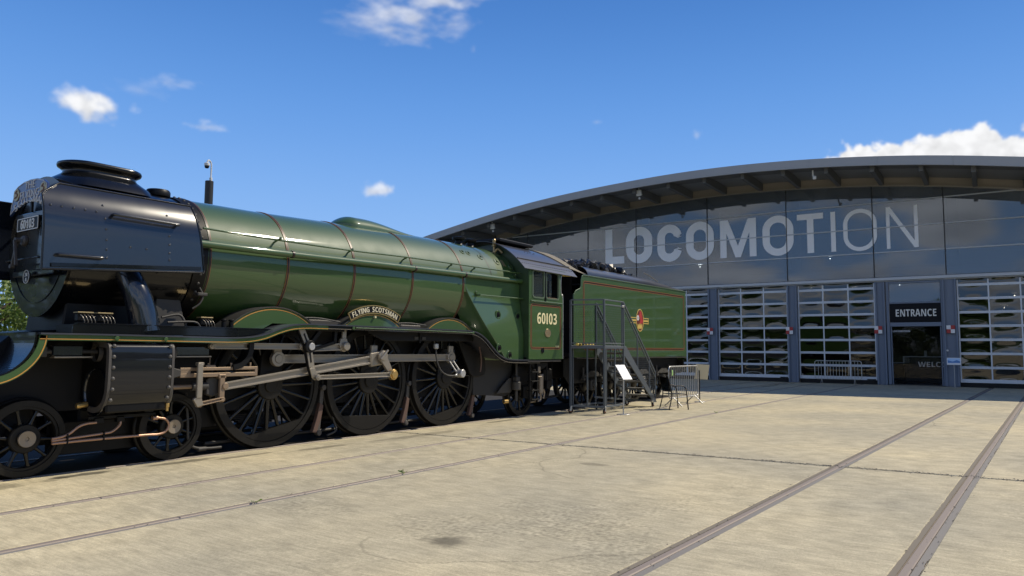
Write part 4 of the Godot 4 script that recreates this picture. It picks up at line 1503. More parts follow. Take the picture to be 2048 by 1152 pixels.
	wheels()
	cab()
	underneath()

func headboard() -> void:
	var h := node("headboard", loco, Transform3D(Basis(Vector3(0, 0, 0.95), Vector3(0, 0.72, 0), Vector3(-1, 0, 0)), Vector3(0.20, 3.685, 0.03)))
	var p := v2([-0.64, -0.33, -0.61, -0.12, -0.55, 0.03, -0.545, 0.15, -0.42, 0.23, -0.22, 0.285, 0, 0.30, 0.22, 0.285, 0.42, 0.23, 0.545, 0.15, 0.55, 0.03, 0.61, -0.12, 0.64, -0.33, 0.5, -0.24, 0.3, -0.165, 0.1, -0.13, 0, -0.125, -0.1, -0.13, -0.3, -0.165, -0.5, -0.24])
	var b := MB.new()
	b.prism(p, -0.015, 0.015, 0.003)
	obj("board", b, M["blue_board"], h)
	b = MB.new()
	b.ribbon(MB.inset(p, 0.018), -0.006, 0.006, 0.014, 0.02, true)
	obj("board_edge", b, M["silver_white"], h)
	text("THE", 0.135, h, M["silver_white"], Transform3D(Basis.IDENTITY, Vector3(0, 0.195, 0.018)), 0.33, false, 0.012)
	text("FLYING", 0.135, h, M["silver_white"], Transform3D(Basis.IDENTITY, Vector3(0.0, 0.025, 0.018)), 0.62, false, 0.012)
	var word := "SCOTSMAN"
	for i in 8:
		var a := (i - 3.5) * 0.155
		var r := 0.82
		text(word[i], 0.13, h, M["silver_white"], Transform3D(Basis(Vector3(0, 0, 1), -a), Vector3(sin(a) * r * 1.05, cos(a) * r - 0.895, 0.018)), 0.0, false, 0.012)
	for s in [-1.0, 1.0]:
		b = MB.new()
		b.xf = Transform3D(Basis.from_scale(Vector3(0.85, 1.1, 1)), Vector3(s * 0.435, 0.06, 0))
		b.cyl(Vector3(0, 0, 0.012), Vector3(0, 0, 0.026), 0.115, 24, 0.006)
		var bd := obj("badge", b, M["dull_brass"], h)
		b = MB.new()
		b.xf = Transform3D(Basis.IDENTITY, Vector3(s * 0.435, 0.06, 0))
		b.ribbon(smooth(v2([-0.05, -0.06, 0.03, -0.03, 0.03, 0.02, -0.03, 0.04, 0.02, 0.08]), 4), -0.012, 0.012, 0.024, 0.032)
		obj("badge_relief", b, M["cab_wood"], bd)
	b = MB.new()
	b.box(Vector3(0, -0.2, -0.02), Vector3(0.05, 0.25, 0.03), 0.005)
	obj("lamp_iron", b, M["satin_black"], h)

func firebox() -> void:
	var b := MB.new()
	var rows: Array = []
	# upper casing
	for x in [8.30, 8.31, 8.9, 9.5, 10.0, 10.36, 10.41, 10.43]:
		var q := PackedVector3Array()
		var r: float = 1.09 - (0.03 if x > 10.42 else (0.008 if x > 10.4 else 0.0))
		for s in 41:
			var t := deg_to_rad(lerpf(-8, 188, s / 40.0))
			q.append(Vector3(x, 3.03 + r * sin(t), r * cos(t)))
		rows.append(q)
	b.grid(rows, true)
	for s in 40:
		b.ftri(Vector3(10.43, 3.03, 0), rows[7][s], rows[7][s + 1], Vector3(1, 0, 0))
	var fb := obj("firebox", b, M["green_paint"], loco)
	# side casing with its swept leading edge
	for sgn in [1.0, -1.0]:
		b = MB.new()
		rows = []
		var lead := smooth(v2([3.20, 8.30, 3.05, 8.31, 2.85, 8.42, 2.6, 8.60, 2.28, 8.84, 2.0, 9.08, 1.73, 9.36, 1.5, 9.58, 1.38, 9.68]), 3)
		for i in lead.size():
			var y := lead[i].x
			var xl := lead[i].y
			var z := 1.085 + 0.15 * smoothstep(3.05, 1.7, y)
			z = minf(z, 1.22)
			var q := PackedVector3Array()
			var inz := 0.80
			for k in 6:
				var a := PI * 0.5 * k / 5.0
				q.append(Vector3(xl - 0.30 + 0.0 + 0.30 * sin(a), y, (lerpf(inz, z, sin(a * 0.5) / sin(PI * 0.25)) if k < 5 else z) * sgn))
			q.append(Vector3(xl + 0.02, y, (z + 0.004) * sgn))
			for k in 5:
				q.append(Vector3(lerpf(xl + 0.06, 10.42, (k + 0.0) / 4.0), y, (z + 0.006) * sgn))
			rows.append(q)
		b.grid(rows, sgn < 0.0)
		obj("firebox_side", b, M["green_paint"], loco)
	# seam strips, plugs and the firebox hand rail
	b = MB.new()
	var sq := PackedVector2Array()
	b = MB.new()
	rows = []
	for x in [9.34, 9.36]:
		var q := PackedVector3Array()
		for s in 23:
			var t := deg_to_rad(lerpf(0, 110, s / 22.0))
			q.append(Vector3(x, 3.03 + 1.094 * sin(t), 1.094 * cos(t)))
		rows.append(q)
	b.grid(rows, true)
	obj("seam", b, M["line_black"], fb)
	for p in [[8.62, 46.0, 0.05], [8.83, 45.5, 0.05], [9.22, 42.0, 0.06], [9.80, 38.0, 0.065], [10.30, 33.0, 0.06]]:
		var t := deg_to_rad(p[1])
		b = MB.new()
		b.xf = MB.aim(Vector3(p[0], 3.03 + 1.088 * sin(t), 1.088 * cos(t)), Vector3(0, sin(t), cos(t)))
		b.lathe(v2([p[2] * 1.5, -0.004, p[2] * 1.4, 0.014, p[2] * 0.95, 0.016, p[2] * 0.9, 0.006, p[2] * 0.35, 0.006, p[2] * 0.3, 0.04, 0.0, 0.04]), 18, 0.5)
		obj("washout_plug", b, M["green_paint"], fb)
	b = MB.new()
	b.xf = MB.aim(Vector3(10.05, 3.03 + 1.09 * sin(0.66), 1.09 * cos(0.66)), Vector3(0, sin(0.66), cos(0.66)))
	b.box(Vector3.ZERO, Vector3(0.11, 0.20, 0.012), 0.002, Basis(Vector3(0, 0, 1), 0.0))
	obj("maker_plate", b, M["dull_brass"], fb)
	for p in [[9.46, 2.42], [10.25, 2.42], [9.84, 1.50], [9.42, 1.66]]:
		var z: float = minf(1.085 + 0.15 * smoothstep(3.05, 1.7, p[1]), 1.22) + 0.006
		b = MB.new()
		b.xf = Transform3D(Basis.IDENTITY, Vector3(p[0], p[1], z))
		b.lathe(v2([0.105, -0.004, 0.10, 0.016, 0.075, 0.018, 0.07, 0.004, 0.0, 0.004]), 24, 0.5)
		var pl := obj("mudhole_cover", b, M["green_paint"], fb)
		b = MB.new()
		b.xf = Transform3D(Basis.IDENTITY, Vector3(p[0], p[1], z))
		b.lathe(v2([0.062, 0.003, 0.058, 0.014, 0.0, 0.018]), 20, 0.5)
		b.cyl(Vector3(0, 0, 0.01), Vector3(0, 0, 0.05), 0.02, 8)
		b.box(Vector3(0, 0, 0.03), Vector3(0.10, 0.022, 0.02), 0.004, Basis(Vector3(0, 0, 1), 0.7))
		obj("cover_bolt", b, M["satin_black"], pl)
	for yy in [1.45, 1.95, 2.45]:
		rivets("rivet", PackedVector3Array([Vector3(10.36, yy, minf(1.085 + 0.15 * smoothstep(3.05, 1.7, yy), 1.22) + 0.006)]), 0.014, Vector3(0, 0, 1), M["green_paint"], fb)
	b = MB.new()
	b.tube(v3([8.72, 2.83, 1.20, 9.5, 2.84, 1.20, 10.42, 2.85, 1.20]), 0.015, 8)
	b.cyl(Vector3(8.72, 2.83, 1.09), Vector3(8.72, 2.83, 1.22), 0.02, 8)
	b.cyl(Vector3(8.70, 2.88, 1.10), Vector3(8.70, 2.88, 1.135), 0.04, 12, 0.008)
	b.cyl(Vector3(10.3, 2.85, 1.09), Vector3(10.3, 2.85, 1.21), 0.018, 8)
	obj("side_handrail", b, M["green_paint"], loco)
	# safety valves and whistle
	for x in [9.42, 9.86]:
		b = MB.new()
		b.xf = MB.aim(Vector3(x, 4.08, 0.0), Vector3.UP)
		b.lathe(v2([0.16, 0.0, 0.10, 0.04, 0.085, 0.15, 0.15, 0.17, 0.16, 0.20, 0.16, 0.23, 0.10, 0.245, 0.0, 0.245]), 22, 0.6)
		obj("safety_valve", b, M["satin_black"], loco)
	b = MB.new()
	b.xf = MB.aim(Vector3(10.28, 4.06, 0.42), Vector3.UP)
	b.lathe(v2([0.03, -0.1, 0.03, 0.09, 0.06, 0.10, 0.06, 0.13, 0.045, 0.14, 0.045, 0.25, 0.05, 0.26, 0.03, 0.29, 0.0, 0.29]), 16, 0.6)
	obj("whistle", b, M["dull_brass"], loco)
	b = MB.new()
	b.tube(smooth3(v3([10.28, 4.0, 0.42, 10.33, 4.1, 0.5, 10.38, 4.0, 0.6]), 4), 0.03, 8)
	obj("whistle_pipe", b, M["dull_brass"], loco)

func defl_z(y: float) -> float:
	var t := maxf(0.0, y - 3.12)
	return 1.235 - 0.02 * (y - 2.6) - 0.42 * t * t - 0.25 * t * t * t

func deflectors() -> void:
	for s in [1.0, -1.0]:
		var d := node("smoke_deflector", loco)
		var b := MB.new()
		var out := v2([-0.10, 2.60, 0.0, 2.575, 2.0, 2.72, 2.04, 2.76, 1.95, 3.66, 1.90, 3.72, 0.13, 3.71, -0.11, 3.53])
		# flat below, rolled in along its top
		var rows: Array = []
		for k in 25:
			var y := lerpf(2.575, 3.71, k / 24.0)
			var x0 := -0.10 if y < 3.53 else lerpf(-0.11, 0.13, (y - 3.53) / 0.18)
			var x1 := lerpf(2.04, 1.93, (y - 2.72) / 1.0)
			var q := PackedVector3Array()
			for j in 9:
				var x := lerpf(x0, x1, j / 8.0)
				var yy := y + (0.145 * (x + 0.1) / 2.14) * (1.0 - k / 24.0)
				q.append(Vector3(x, yy, defl_z(yy) * s))
			rows.append(q)
		b.plate(rows, 0.012, s > 0.0)
		obj("plate", b, M["deflector_black"], d)
		b = MB.new()
		var ed := PackedVector3Array()
		for q in [0, 24]:
			for j in 9:
				ed.append(rows[q][j if q == 0 else 8 - j])
			if q == 0:
				for k in range(1, 24):
					ed.append(rows[k][8])
		for k in range(23, -1, -1):
			ed.append(rows[k][0])
		b.tube(ed, 0.015, 7)
		b.bar(Vector3(0.0, 2.635, 1.245 * s), Vector3(2.0, 2.775, 1.245 * s), 0.05, 0.02)
		obj("edge_beading", b, M["black_paint"], d)
		for r in [[0.73, 3.375, 1.62, 3.365], [0.06, 2.77, 0.60, 2.775]]:
			b = MB.new()
			var z0: float = defl_z(r[1]) * s
			var zo: float = z0 + 0.075 * s
			b.tube(smooth3(v3([r[0], r[1], z0, r[0] + 0.01, r[1], zo - 0.02 * s, r[0] + 0.06, r[1], zo, r[2] - 0.06, r[3], zo, r[2] - 0.01, r[3], zo - 0.02 * s, r[2], r[3], z0]), 3), 0.02, 8)
			obj("grab_rail", b, M["deflector_black"], d)
		var pts := PackedVector3Array()
		for q in [[-0.02, 3.39], [0.11, 3.39], [0.25, 3.39], [0.39, 3.39], [0.53, 3.39], [0.62, 3.49], [0.635, 3.31], [0.645, 3.17], [0.655, 3.03], [0.66, 2.9], [0.665, 2.79], [1.50, 3.49], [1.51, 3.19], [1.515, 3.07], [1.52, 2.95], [1.525, 2.85], [0.97, 2.97], [1.19, 2.97]]:
			pts.append(Vector3(q[0], q[1], (defl_z(q[1]) + 0.001) * s))
		rivets("rivet", pts, 0.014, Vector3(0, 0.075, s).normalized(), M["deflector_black"], d)
		for x in [0.65, 1.52]:
			b = MB.new()
			b.bar(Vector3(x, 3.45, (defl_z(3.45) - 0.02) * s), Vector3(x, 3.5, 0.75 * s), 0.05, 0.02, Vector3(1, 0, 0))
			obj("stay", b, M["satin_black"], d)
			b = MB.new()
			b.bar(Vector3(x, 2.8, (defl_z(2.8) - 0.02) * s), Vector3(x, 2.7, 0.9 * s), 0.05, 0.02, Vector3(1, 0, 0))
			obj("stay", b, M["satin_black"], d)

func val_path() -> PackedVector2Array:
	return smooth(v2([-0.12, 1.795, 0.6, 1.795, 1.5, 1.79, 2.3, 1.785, 2.62, 1.79, 2.85, 1.81, 3.06, 1.855, 3.30, 1.94, 3.55, 2.005, 3.85, 2.032, 4.3, 2.035, 6.0, 2.035, 7.8, 2.03, 8.25, 2.02, 8.5, 1.97, 8.75, 1.85, 8.97, 1.69, 9.18, 1.55, 9.42, 1.45, 9.7, 1.405, 10.1, 1.395, 10.4, 1.393]), 4)

func platework() -> void:
	var p := val_path()
	var b: MB
	# running plates
	for s in [1.0, -1.0]:
		b = MB.new()
		b.ribbon(p, -0.022, 0.0, minf(0.62 * s, 1.392 * s), maxf(0.62 * s, 1.392 * s))
		obj("running_plate", b, M["roof_grey"], loco)
		# valance: green ahead, black at the raised part
		var cut := 0
		for i in p.size():
			if p[i].x < 4.6:
				cut = i
		var pa := p.slice(0, cut + 1)
		var pb := p.slice(cut)
		var z0 := minf(1.345 * s, 1.368 * s)
		var z1 := maxf(1.345 * s, 1.368 * s)
		b = MB.new()
		b.ribbon(pa, -0.092, -0.0225, z0, z1)
		var vl := obj("valance", b, M["green_paint"], loco)
		b = MB.new()
		b.ribbon(pb, -0.088, -0.0225, z0, z1)
		var vb := obj("valance", b, M["black_paint"], loco)
		if s > 0.0:
			b = MB.new()
			b.ribbon(pa, -0.080, -0.070, z1 + 0.0005, z1 + 0.0025)
			obj("lining", b, M["yellow_line"], vl)
			b = MB.new()
			b.ribbon(pb, -0.078, -0.070, z1 + 0.0005, z1 + 0.0025)
			obj("lining", b, M["dirt"], vb)
			for x in [0.78, 1.44, 4.86, 8.27]:
				var y := 1.74 if x < 2.0 else 1.985
				b = MB.new()
				b.cyl(Vector3(x, y, 1.365), Vector3(x, y, 1.395), 0.03, 12, 0.006)
				obj("bracket_bolt", b, M["green_paint"], vl)
			b = MB.new()
			b.tube(v3([4.9, 1.99, 1.395, 6.6, 1.99, 1.395, 8.25, 1.98, 1.395]), 0.012, 6)
			obj("valance_pipe", b, M["green_paint"], vb)
		# front sweep down to the buffer beam
		var fp := smooth(v2([-0.085, 1.765, -0.10, 1.66, -0.145, 1.54, -0.22, 1.43, -0.33, 1.33, -0.46, 1.26, -0.62, 1.22, -0.8, 1.205, -1.5, 1.205]), 4)
		b = MB.new()
		b.ribbon(fp, -0.035, 0.055, z0, z1)
		var fv := obj("front_valance", b, M["green_paint"], loco)
		b = MB.new()
		b.ribbon(fp, 0.034, 0.046, z1 + 0.0005 if s > 0 else z0 - 0.0025, z1 + 0.0025 if s > 0 else z0 - 0.0005)
		obj("lining", b, M["yellow_line"], fv)
	b = MB.new()
	var fp2 := smooth(v2([-0.12, 1.795, -0.13, 1.66, -0.175, 1.54, -0.25, 1.43, -0.36, 1.33, -0.49, 1.255, -0.65, 1.215, -0.82, 1.20, -1.5, 1.20]), 4)
	b.ribbon(fp2, -0.04, -0.02, -1.34, 1.34)
	var ap := obj("front_apron", b, M["black_paint"], loco)
	for zz in [1.25, 0.9, 0.55]:
		rivets("rivet", PackedVector3Array([Vector3(-0.20, 1.52, zz), Vector3(-0.31, 1.395, zz), Vector3(-0.47, 1.29, zz), Vector3(-0.7, 1.235, zz)]), 0.018, Vector3(-0.5, 0.8, 0), M["deflector_black"], ap)
	b = MB.new()
	b.box(Vector3(-1.5, 1.05, 0), Vector3(0.06, 0.42, 2.7), 0.01)
	obj("buffer_beam", b, M["red_paint"], loco)
	for s in [0.87, -0.87]:
		b = MB.new()
		b.cyl(Vector3(-1.53, 1.06, s), Vector3(-1.9, 1.06, s), 0.12, 20, 0.01)
		b.cyl(Vector3(-1.9, 1.06, s), Vector3(-2.05, 1.06, s), 0.06, 16)
		b.cyl(Vector3(-2.05, 1.06, s), Vector3(-2.1, 1.06, s), 0.23, 28, 0.015)
		obj("buffer", b, M["satin_black"], loco)
	# deck between the frames, hump over the middle cylinder
	b = MB.new()
	b.box(Vector3(0.5, 1.775, 0), Vector3(1.24, 0.03, 1.235))
	b.prism(v2([-0.6, 1.25, -0.42, 1.52, -0.12, 1.80, 0.5, 1.86, 0.55, 1.80, 0.2, 1.5]), -0.6, 0.6, 0.01)
	obj("front_deck", b, M["satin_black"], loco)
	b = MB.new()
	b.prism(v2([0.45, 1.8, 1.75, 1.8, 1.7, 2.25, 0.5, 2.25]), -0.56, 0.56, 0.02)
	obj("smokebox_saddle", b, M["satin_black"], loco)
	# upstand along the running plate
	b = MB.new()
	var up := smooth(v2([0.27, 1.80, 0.28, 1.88, 0.31, 1.915, 0.6, 1.92, 2.0, 1.925, 3.1, 1.93]), 3)
	var poly := PackedVector2Array(up)
	poly.append_array(v2([3.24, 1.93, 3.06, 1.862, 2.85, 1.818, 2.6, 1.797]))
	b.prism(poly, 1.27, 1.285, 0.003)
	b.box(Vector3(1.75, 1.925, 1.25), Vector3(2.85, 0.012, 0.09), 0.003)
	obj("upstand", b, M["black_paint"], loco)
	b = MB.new()
	b.box(Vector3(1.75, 1.86, 0.93), Vector3(2.8, 0.115, 0.55), 0.005)
	obj("upstand_deck", b, M["satin_black"], loco)
	# small box with pipes at the lamp iron on the front, far side
	b = MB.new()
	b.box(Vector3(-0.15, 2.02, -0.55), Vector3(0.16, 0.16, 0.34), 0.01)
	b.box(Vector3(-0.15, 1.87, -0.55), Vector3(0.05, 0.18, 0.06), 0.005)
	obj("lamp_bracket", b, M["satin_black"], loco)
	# splashers
	for k in 3:
		var cx: float = [3.50, 5.72, 7.95][k]
		var R: float = [1.255, 1.26, 1.25][k]
		var cy := 1.05
		var dl := rad_to_deg(asin((2.03 - cy) / R))
		var d0 := dl
		var d1 := 180.0 - dl
		if k == 0:
			d1 = 180.0 - rad_to_deg(asin((1.90 - cy) / R))
		for s in [1.0, -1.0]:
			var a := arc(cx, cy, R, d0, d1, 30)
			b = MB.new()
			var sp := PackedVector2Array(a)
			if k == 0:
				sp.append_array(v2([3.2, 1.90, 3.45, 2.03]))
			b.prism(sp, 0.98 if s > 0 else -0.995, 0.995 if s > 0 else -0.98)
			var sf := obj("splasher", b, M["green_paint"], loco)
			b = MB.new()
			b.ribbon(a, 0.0, 0.016, minf(0.60 * s, 1.012 * s), maxf(0.60 * s, 1.012 * s))
			obj("splasher_top", b, M["grey_grime"], sf)
			if s > 0.0:
				b = MB.new()
				b.ribbon(arc(cx, cy, R - 0.05, d0 + 1.0, d1 - 1.0, 30), -0.007, 0.007, 0.9955, 0.998)
				obj("lining", b, M["yellow_line"], sf)
				b = MB.new()
				b.ribbon(arc(cx, cy, R - 0.012, d0, d1, 30), -0.007, 0.007, 0.9955, 0.999)
				obj("edge_line", b, M["yellow_line"], sf)
	nameplate()
	# oil boxes with their pipes
	for x in [0.53, 0.78, 2.25]:
		b = MB.new()
		var ob := node("oil_box", loco, Transform3D(Basis.IDENTITY, Vector3(x, 1.925, 1.0)))
		b.box(Vector3(0, 0.085, -0.02), Vector3(0.17, 0.10, 0.10), 0.01)
		obj("box", b, M["satin_black"], ob)
		b = MB.new()
		b.box(Vector3(0, 0.148, -0.01), Vector3(0.20, 0.018, 0.13), 0.004)
		obj("lid", b, M["dull_brass"], ob)
		b = MB.new()
		for k in 4:
			var xx := -0.06 + 0.045 * k
			b.tube(smooth3(v3([xx, 0.12, 0.035, xx + 0.01, 0.09, 0.08, xx + 0.035, 0.03, 0.085, xx + 0.04, 0.0, 0.06]), 3), 0.006, 5)
		obj("oil_pipe", b, M["steel"], ob)
	for x in [2.53, 2.66]:
		b = MB.new()
		b.cyl(Vector3(x, 1.92, 1.05), Vector3(x, 2.03, 1.05), 0.035, 12, 0.01)
		b.cyl(Vector3(x, 2.03, 1.05), Vector3(x, 2.06, 1.05), 0.045, 12, 0.008)
		obj("oil_filler", b, M["satin_black"], loco)
	# pipe runs between smokebox and barrel foot
	b = MB.new()
	b.tube(smooth3(v3([2.15, 2.52, 0.98, 2.2, 2.4, 1.0, 2.15, 2.28, 1.0, 2.05, 2.2, 0.98]), 4), 0.014, 6)
	obj("pipe_run", b, M["grey_grime"], loco)
	b = MB.new()
	b.tube(smooth3(v3([1.55, 2.05, 1.05, 1.8, 2.1, 1.05, 1.88, 2.0, 1.08, 1.9, 1.93, 1.08]), 4), 0.018, 6)
	obj("pipe_run", b, M["grey_grime"], loco)
	b = MB.new()
	b.tube(smooth3(v3([1.6, 1.98, 1.12, 2.0, 2.0, 1.12, 2.1, 1.93, 1.12]), 4), 0.016, 6)
	obj("pipe_run", b, M["grey_grime"], loco)
	b = MB.new()
	b.box(Vector3(2.18, 2.42, 0.96), Vector3(0.16, 0.05, 0.14), 0.01)
	obj("pipe_flange", b, M["grey_grime"], loco)
	b = MB.new()
	b.prism(v2([1.62, 1.93, 2.12, 1.93, 2.0, 2.42, 1.66, 2.42]), 0.62, 0.70, 0.01)
	obj("inspection_cover", b, M["grey_grime"], loco)
	b = MB.new()
	b.tube(smooth3(v3([4.0, 2.14, 0.98, 4.4, 2.15, 0.99, 4.9, 2.10, 0.98]), 4), 0.014, 6)
	b.box(Vector3(4.62, 2.08, 0.75), Vector3(0.7, 0.10, 0.3), 0.02)
	obj("plate_fitting", b, M["grey_grime"], loco)
	b = MB.new()
	b.tube(smooth3(v3([6.3, 2.12, 0.98, 6.7, 2.14, 0.99, 7.2, 2.11, 0.98]), 4), 0.014, 6)
	b.box(Vector3(6.85, 2.07, 0.75), Vector3(0.6, 0.08, 0.3), 0.02)
	obj("plate_fitting", b, M["grey_grime"], loco)

func nameplate() -> void:
	var n := node("nameplate", loco, Transform3D(Basis.IDENTITY, Vector3(5.72, 1.05, 1.014)))
	var d0 := 61.0
	var d1 := 119.0
	var b := MB.new()
	b.ribbon(arc(0, 0, 1.315, d0, d1, 30), -0.075, 0.075, 0.0, 0.014)
	obj("plate", b, M["satin_black"], n)
	for r in [1.244, 1.386]:
		b = MB.new()
		b.ribbon(arc(0, 0, r, d0, d1, 30), -0.009, 0.009, 0.0, 0.022)
		obj("plate_edge", b, M["brass"], n)
	for d in [d0, d1]:
		b = MB.new()
		var e := Vector2(cos(deg_to_rad(d)), sin(deg_to_rad(d)))
		b.ribbon(PackedVector2Array([e * 1.24, e * 1.39]), -0.009, 0.009, 0.0, 0.022)
		obj("plate_edge", b, M["brass"], n)
	var w := "FLYING SCOTSMAN"
	var adv := [0.9, 0.86, 0.96, 0.5, 1.08, 1.05, 0.7, 0.95, 1.0, 1.1, 0.92, 0.95, 1.25, 1.05, 1.05]
	var tot := 0.0
	for a in adv:
		tot += a
	var pos := 0.0
	for i in w.length():
		var m: float = pos + adv[i] * 0.5
		pos += adv[i]
		if w[i] == " ":
			continue
		var ang := deg_to_rad(lerpf(d1 - 2.6, d0 + 2.6, m / tot))
		text(w[i], 0.093, n, M["brass_letter"], Transform3D(Basis(Vector3(0, 0, 1), ang - PI * 0.5), Vector3(cos(ang) * 1.315, sin(ang) * 1.315, 0.017)), 0.0, true, 0.008)
	b = MB.new()
	b.cyl(Vector3(0, 1.17, -0.02), Vector3(0, 1.17, 0.03), 0.022, 12, 0.004)
	obj("plate_bolt", b, M["cream"], n)

func motion() -> void:
	var b: MB
	for s in [1.0, -1.0]:
		var cy := node("cylinder", loco, Transform3D(Basis(Vector3.UP, 0.0), Vector3.ZERO))
		# cladding: section in z,y swept along x
		var sec := smooth(v2([0.95, 1.69, 1.25, 1.685, 1.36, 1.66, 1.395, 1.58, 1.40, 1.35, 1.395, 1.12, 1.375, 1.0, 1.31, 0.88, 1.19, 0.80, 1.05, 0.775, 0.9, 0.79]), 4)
		b = MB.new()
		var rows: Array = []
		for x in [0.715, 1.535]:
			var q := PackedVector3Array()
			for k in sec:
				q.append(Vector3(x, k.y, k.x * s))
			rows.append(q)
		b.plate(rows, 0.02, s > 0.0)
		obj("cladding", b, M["cylinder_black"], cy)
		for x in [0.70, 1.55]:
			b = MB.new()
			rows = []
			for xx in [x - 0.017, x + 0.017]:
				var q := PackedVector3Array()
				for k in sec:
					var o := Vector2(k.x - 1.05, k.y - 1.2).normalized() * 0.006
					q.append(Vector3(xx, k.y + o.y, (k.x + o.x) * s))
				rows.append(q)
			b.plate(rows, 0.07, s > 0.0)
			obj("end_flange", b, M["flange_grey"], cy)
		var pts := PackedVector3Array()
		if s > 0.0:
			for x in [0.745, 1.505]:
				for y in [1.64, 1.50, 1.36, 1.22, 1.08, 0.94]:
					var z := 1.40 if y > 1.0 else 1.365
					rivets("bolt", PackedVector3Array([Vector3(x, y, z)]), 0.024, Vector3(0, 0, 1), M["bolt_grey"], cy)
		b = MB.new()
		b.box(Vector3(1.125, 1.2, 0.95 * s), Vector3(0.80, 0.86, 0.72), 0.02)
		obj("cylinder_block", b, M["satin_black"], cy)
		# covers
		for e in [[0.69, -1.0], [1.56, 1.0]]:
			b = MB.new()
			b.xf = along_x(e[0], 1.04, 1.05 * s) if e[1] < 0 else Transform3D(Basis(Vector3(0, 0, -1), Vector3.UP, Vector3(1, 0, 0)), Vector3(e[0], 1.04, 1.05 * s))
			b.lathe(v2([0.31, 0.0, 0.31, 0.03, 0.285, 0.05, 0.25, 0.06, 0.2, 0.085, 0.1, 0.10, 0.0, 0.105]), 36, 0.6)
			obj("end_cover", b, M["deflector_black"], cy)
			b = MB.new()
			b.xf = along_x(e[0], 1.55, 1.05 * s) if e[1] < 0 else Transform3D(Basis(Vector3(0, 0, -1), Vector3.UP, Vector3(1, 0, 0)), Vector3(e[0], 1.55, 1.05 * s))
			b.lathe(v2([0.115, -0.02, 0.115, 0.10, 0.14, 0.10, 0.14, 0.15, 0.125, 0.16, 0.125, 0.17, 0.10, 0.19, 0.0, 0.19]), 28, 0.5)
			obj("valve_cover", b, M["flange_grey"], cy)
		for e in [[0.14, 0.50], [1.75, 2.28]]:
			b = MB.new()
			var mid: float = (e[0] + e[1]) * 0.5
			b.box(Vector3(mid, 1.575, 1.05 * s), Vector3(e[1] - e[0], 0.13, 0.11), 0.01)
			obj("spindle_guide", b, M["deflector_black"], cy)
			b = MB.new()
			b.box(Vector3(mid + (0.06 if e[0] < 1 else -0.03), 1.495, 1.07 * s), Vector3(e[1] - e[0] + 0.1, 0.022, 0.12), 0.004)
			obj("guide_bar", b, M["steel"], cy)
		b = MB.new()
		b.box(Vector3(-0.02, 1.565, 1.05 * s), Vector3(0.13, 0.09, 0.06), 0.008)
		b.cyl(Vector3(0.0, 1.565, 1.05 * s), Vector3(0.7, 1.565, 1.05 * s), 0.03, 10)
		b.box(Vector3(0.05, 1.565, 1.05 * s), Vector3(0.07, 0.13, 0.09), 0.008)
		obj("valve_spindle", b, M["grey_grime"], cy)
		if s > 0.0:
			b = MB.new()
			b.cyl(Vector3(1.56, 0.80, 1.28), Vector3(1.56, 0.86, 1.28), 0.03, 10, 0.006)
			b.cyl(Vector3(1.56, 0.75, 1.28), Vector3(1.56, 0.80, 1.28), 0.02, 10)
			b.cyl(Vector3(0.52, 0.86, 0.95), Vector3(0.66, 0.88, 0.95), 0.04, 12, 0.01)
			obj("drain_cock", b, M["brass"], cy)
	# slide bars, near side
	b = MB.new()
	for y in [1.315, 1.225]:
		b.box(Vector3(2.42, y, 1.15), Vector3(1.28, 0.045 if y > 1.3 else 0.06, 0.09), 0.006)
	b.box(Vector3(1.86, 1.27, 1.15), Vector3(0.17, 0.12, 0.085), 0.006)
	b.box(Vector3(3.035, 1.27, 1.15), Vector3(0.05, 0.14, 0.092), 0.006)
	b.box(Vector3(2.26, 1.345, 1.15), Vector3(0.16, 0.05, 0.08), 0.006)
	for x in [2.24, 2.62, 2.8, 2.95]:
		b.cyl(Vector3(x, 1.34, 1.15), Vector3(x, 1.40, 1.15), 0.018, 8, 0.004)
	b.cyl(Vector3(2.25, 1.36, 1.17), Vector3(2.25, 1.48, 1.17), 0.006, 6)
	obj("slide_bar", b, M["bar_rust"], loco)
	b = MB.new()
	b.prism(v2([1.56, 1.16, 1.70, 1.20, 1.78, 1.22, 1.78, 1.31, 1.70, 1.33, 1.56, 1.38]), 1.08, 1.22, 0.01)
	obj("bar_bracket", b, M["grey_grime"], loco)
	# curved motion bracket
	b = MB.new()
	b.ribbon(smooth(v2([2.92, 1.74, 2.92, 1.60, 2.87, 1.47, 2.76, 1.37, 2.62, 1.33]), 4), -0.04, 0.04, 1.02, 1.22)
	obj("motion_bracket", b, M["satin_black"], loco)
	# crosshead and piston rod
	b = MB.new()
	b.cyl(Vector3(1.55, 1.06, 1.08), Vector3(2.20, 1.06, 1.08), 0.034, 14)
	obj("piston_rod", b, M["bar_rust"], loco)
	b = MB.new()
	b.cyl(Vector3(2.02, 1.06, 1.08), Vector3(2.28, 1.06, 1.08), 0.062, 16, 0.01)
	b.prism(v2([2.24, 0.94, 2.34, 0.90, 2.44, 0.94, 2.44, 1.19, 2.28, 1.19, 2.24, 1.15]), 1.04, 1.13, 0.012)
	obj("crosshead", b, M["grey_grime"], loco)
	b = MB.new()
	b.box(Vector3(2.445, 1.02, 1.19), Vector3(0.085, 0.40, 0.05), 0.008)
	b.box(Vector3(2.445, 1.20, 1.17), Vector3(0.12, 0.06, 0.09), 0.008)
	b.cyl(Vector3(2.49, 1.055, 1.13), Vector3(2.49, 1.055, 1.235), 0.05, 16, 0.008)
	b.cyl(Vector3(2.45, 0.86, 1.14), Vector3(2.45, 0.86, 1.24), 0.035, 12, 0.006)
	obj("drop_link", b, M["bar_rust"], loco)
	rod("union_link", Vector2(2.07, 0.81), Vector2(2.45, 0.87), 0.06, 0.05, 1.20, 1.25, 0.045, 0.0, M["bar_rust"])
	b = MB.new()
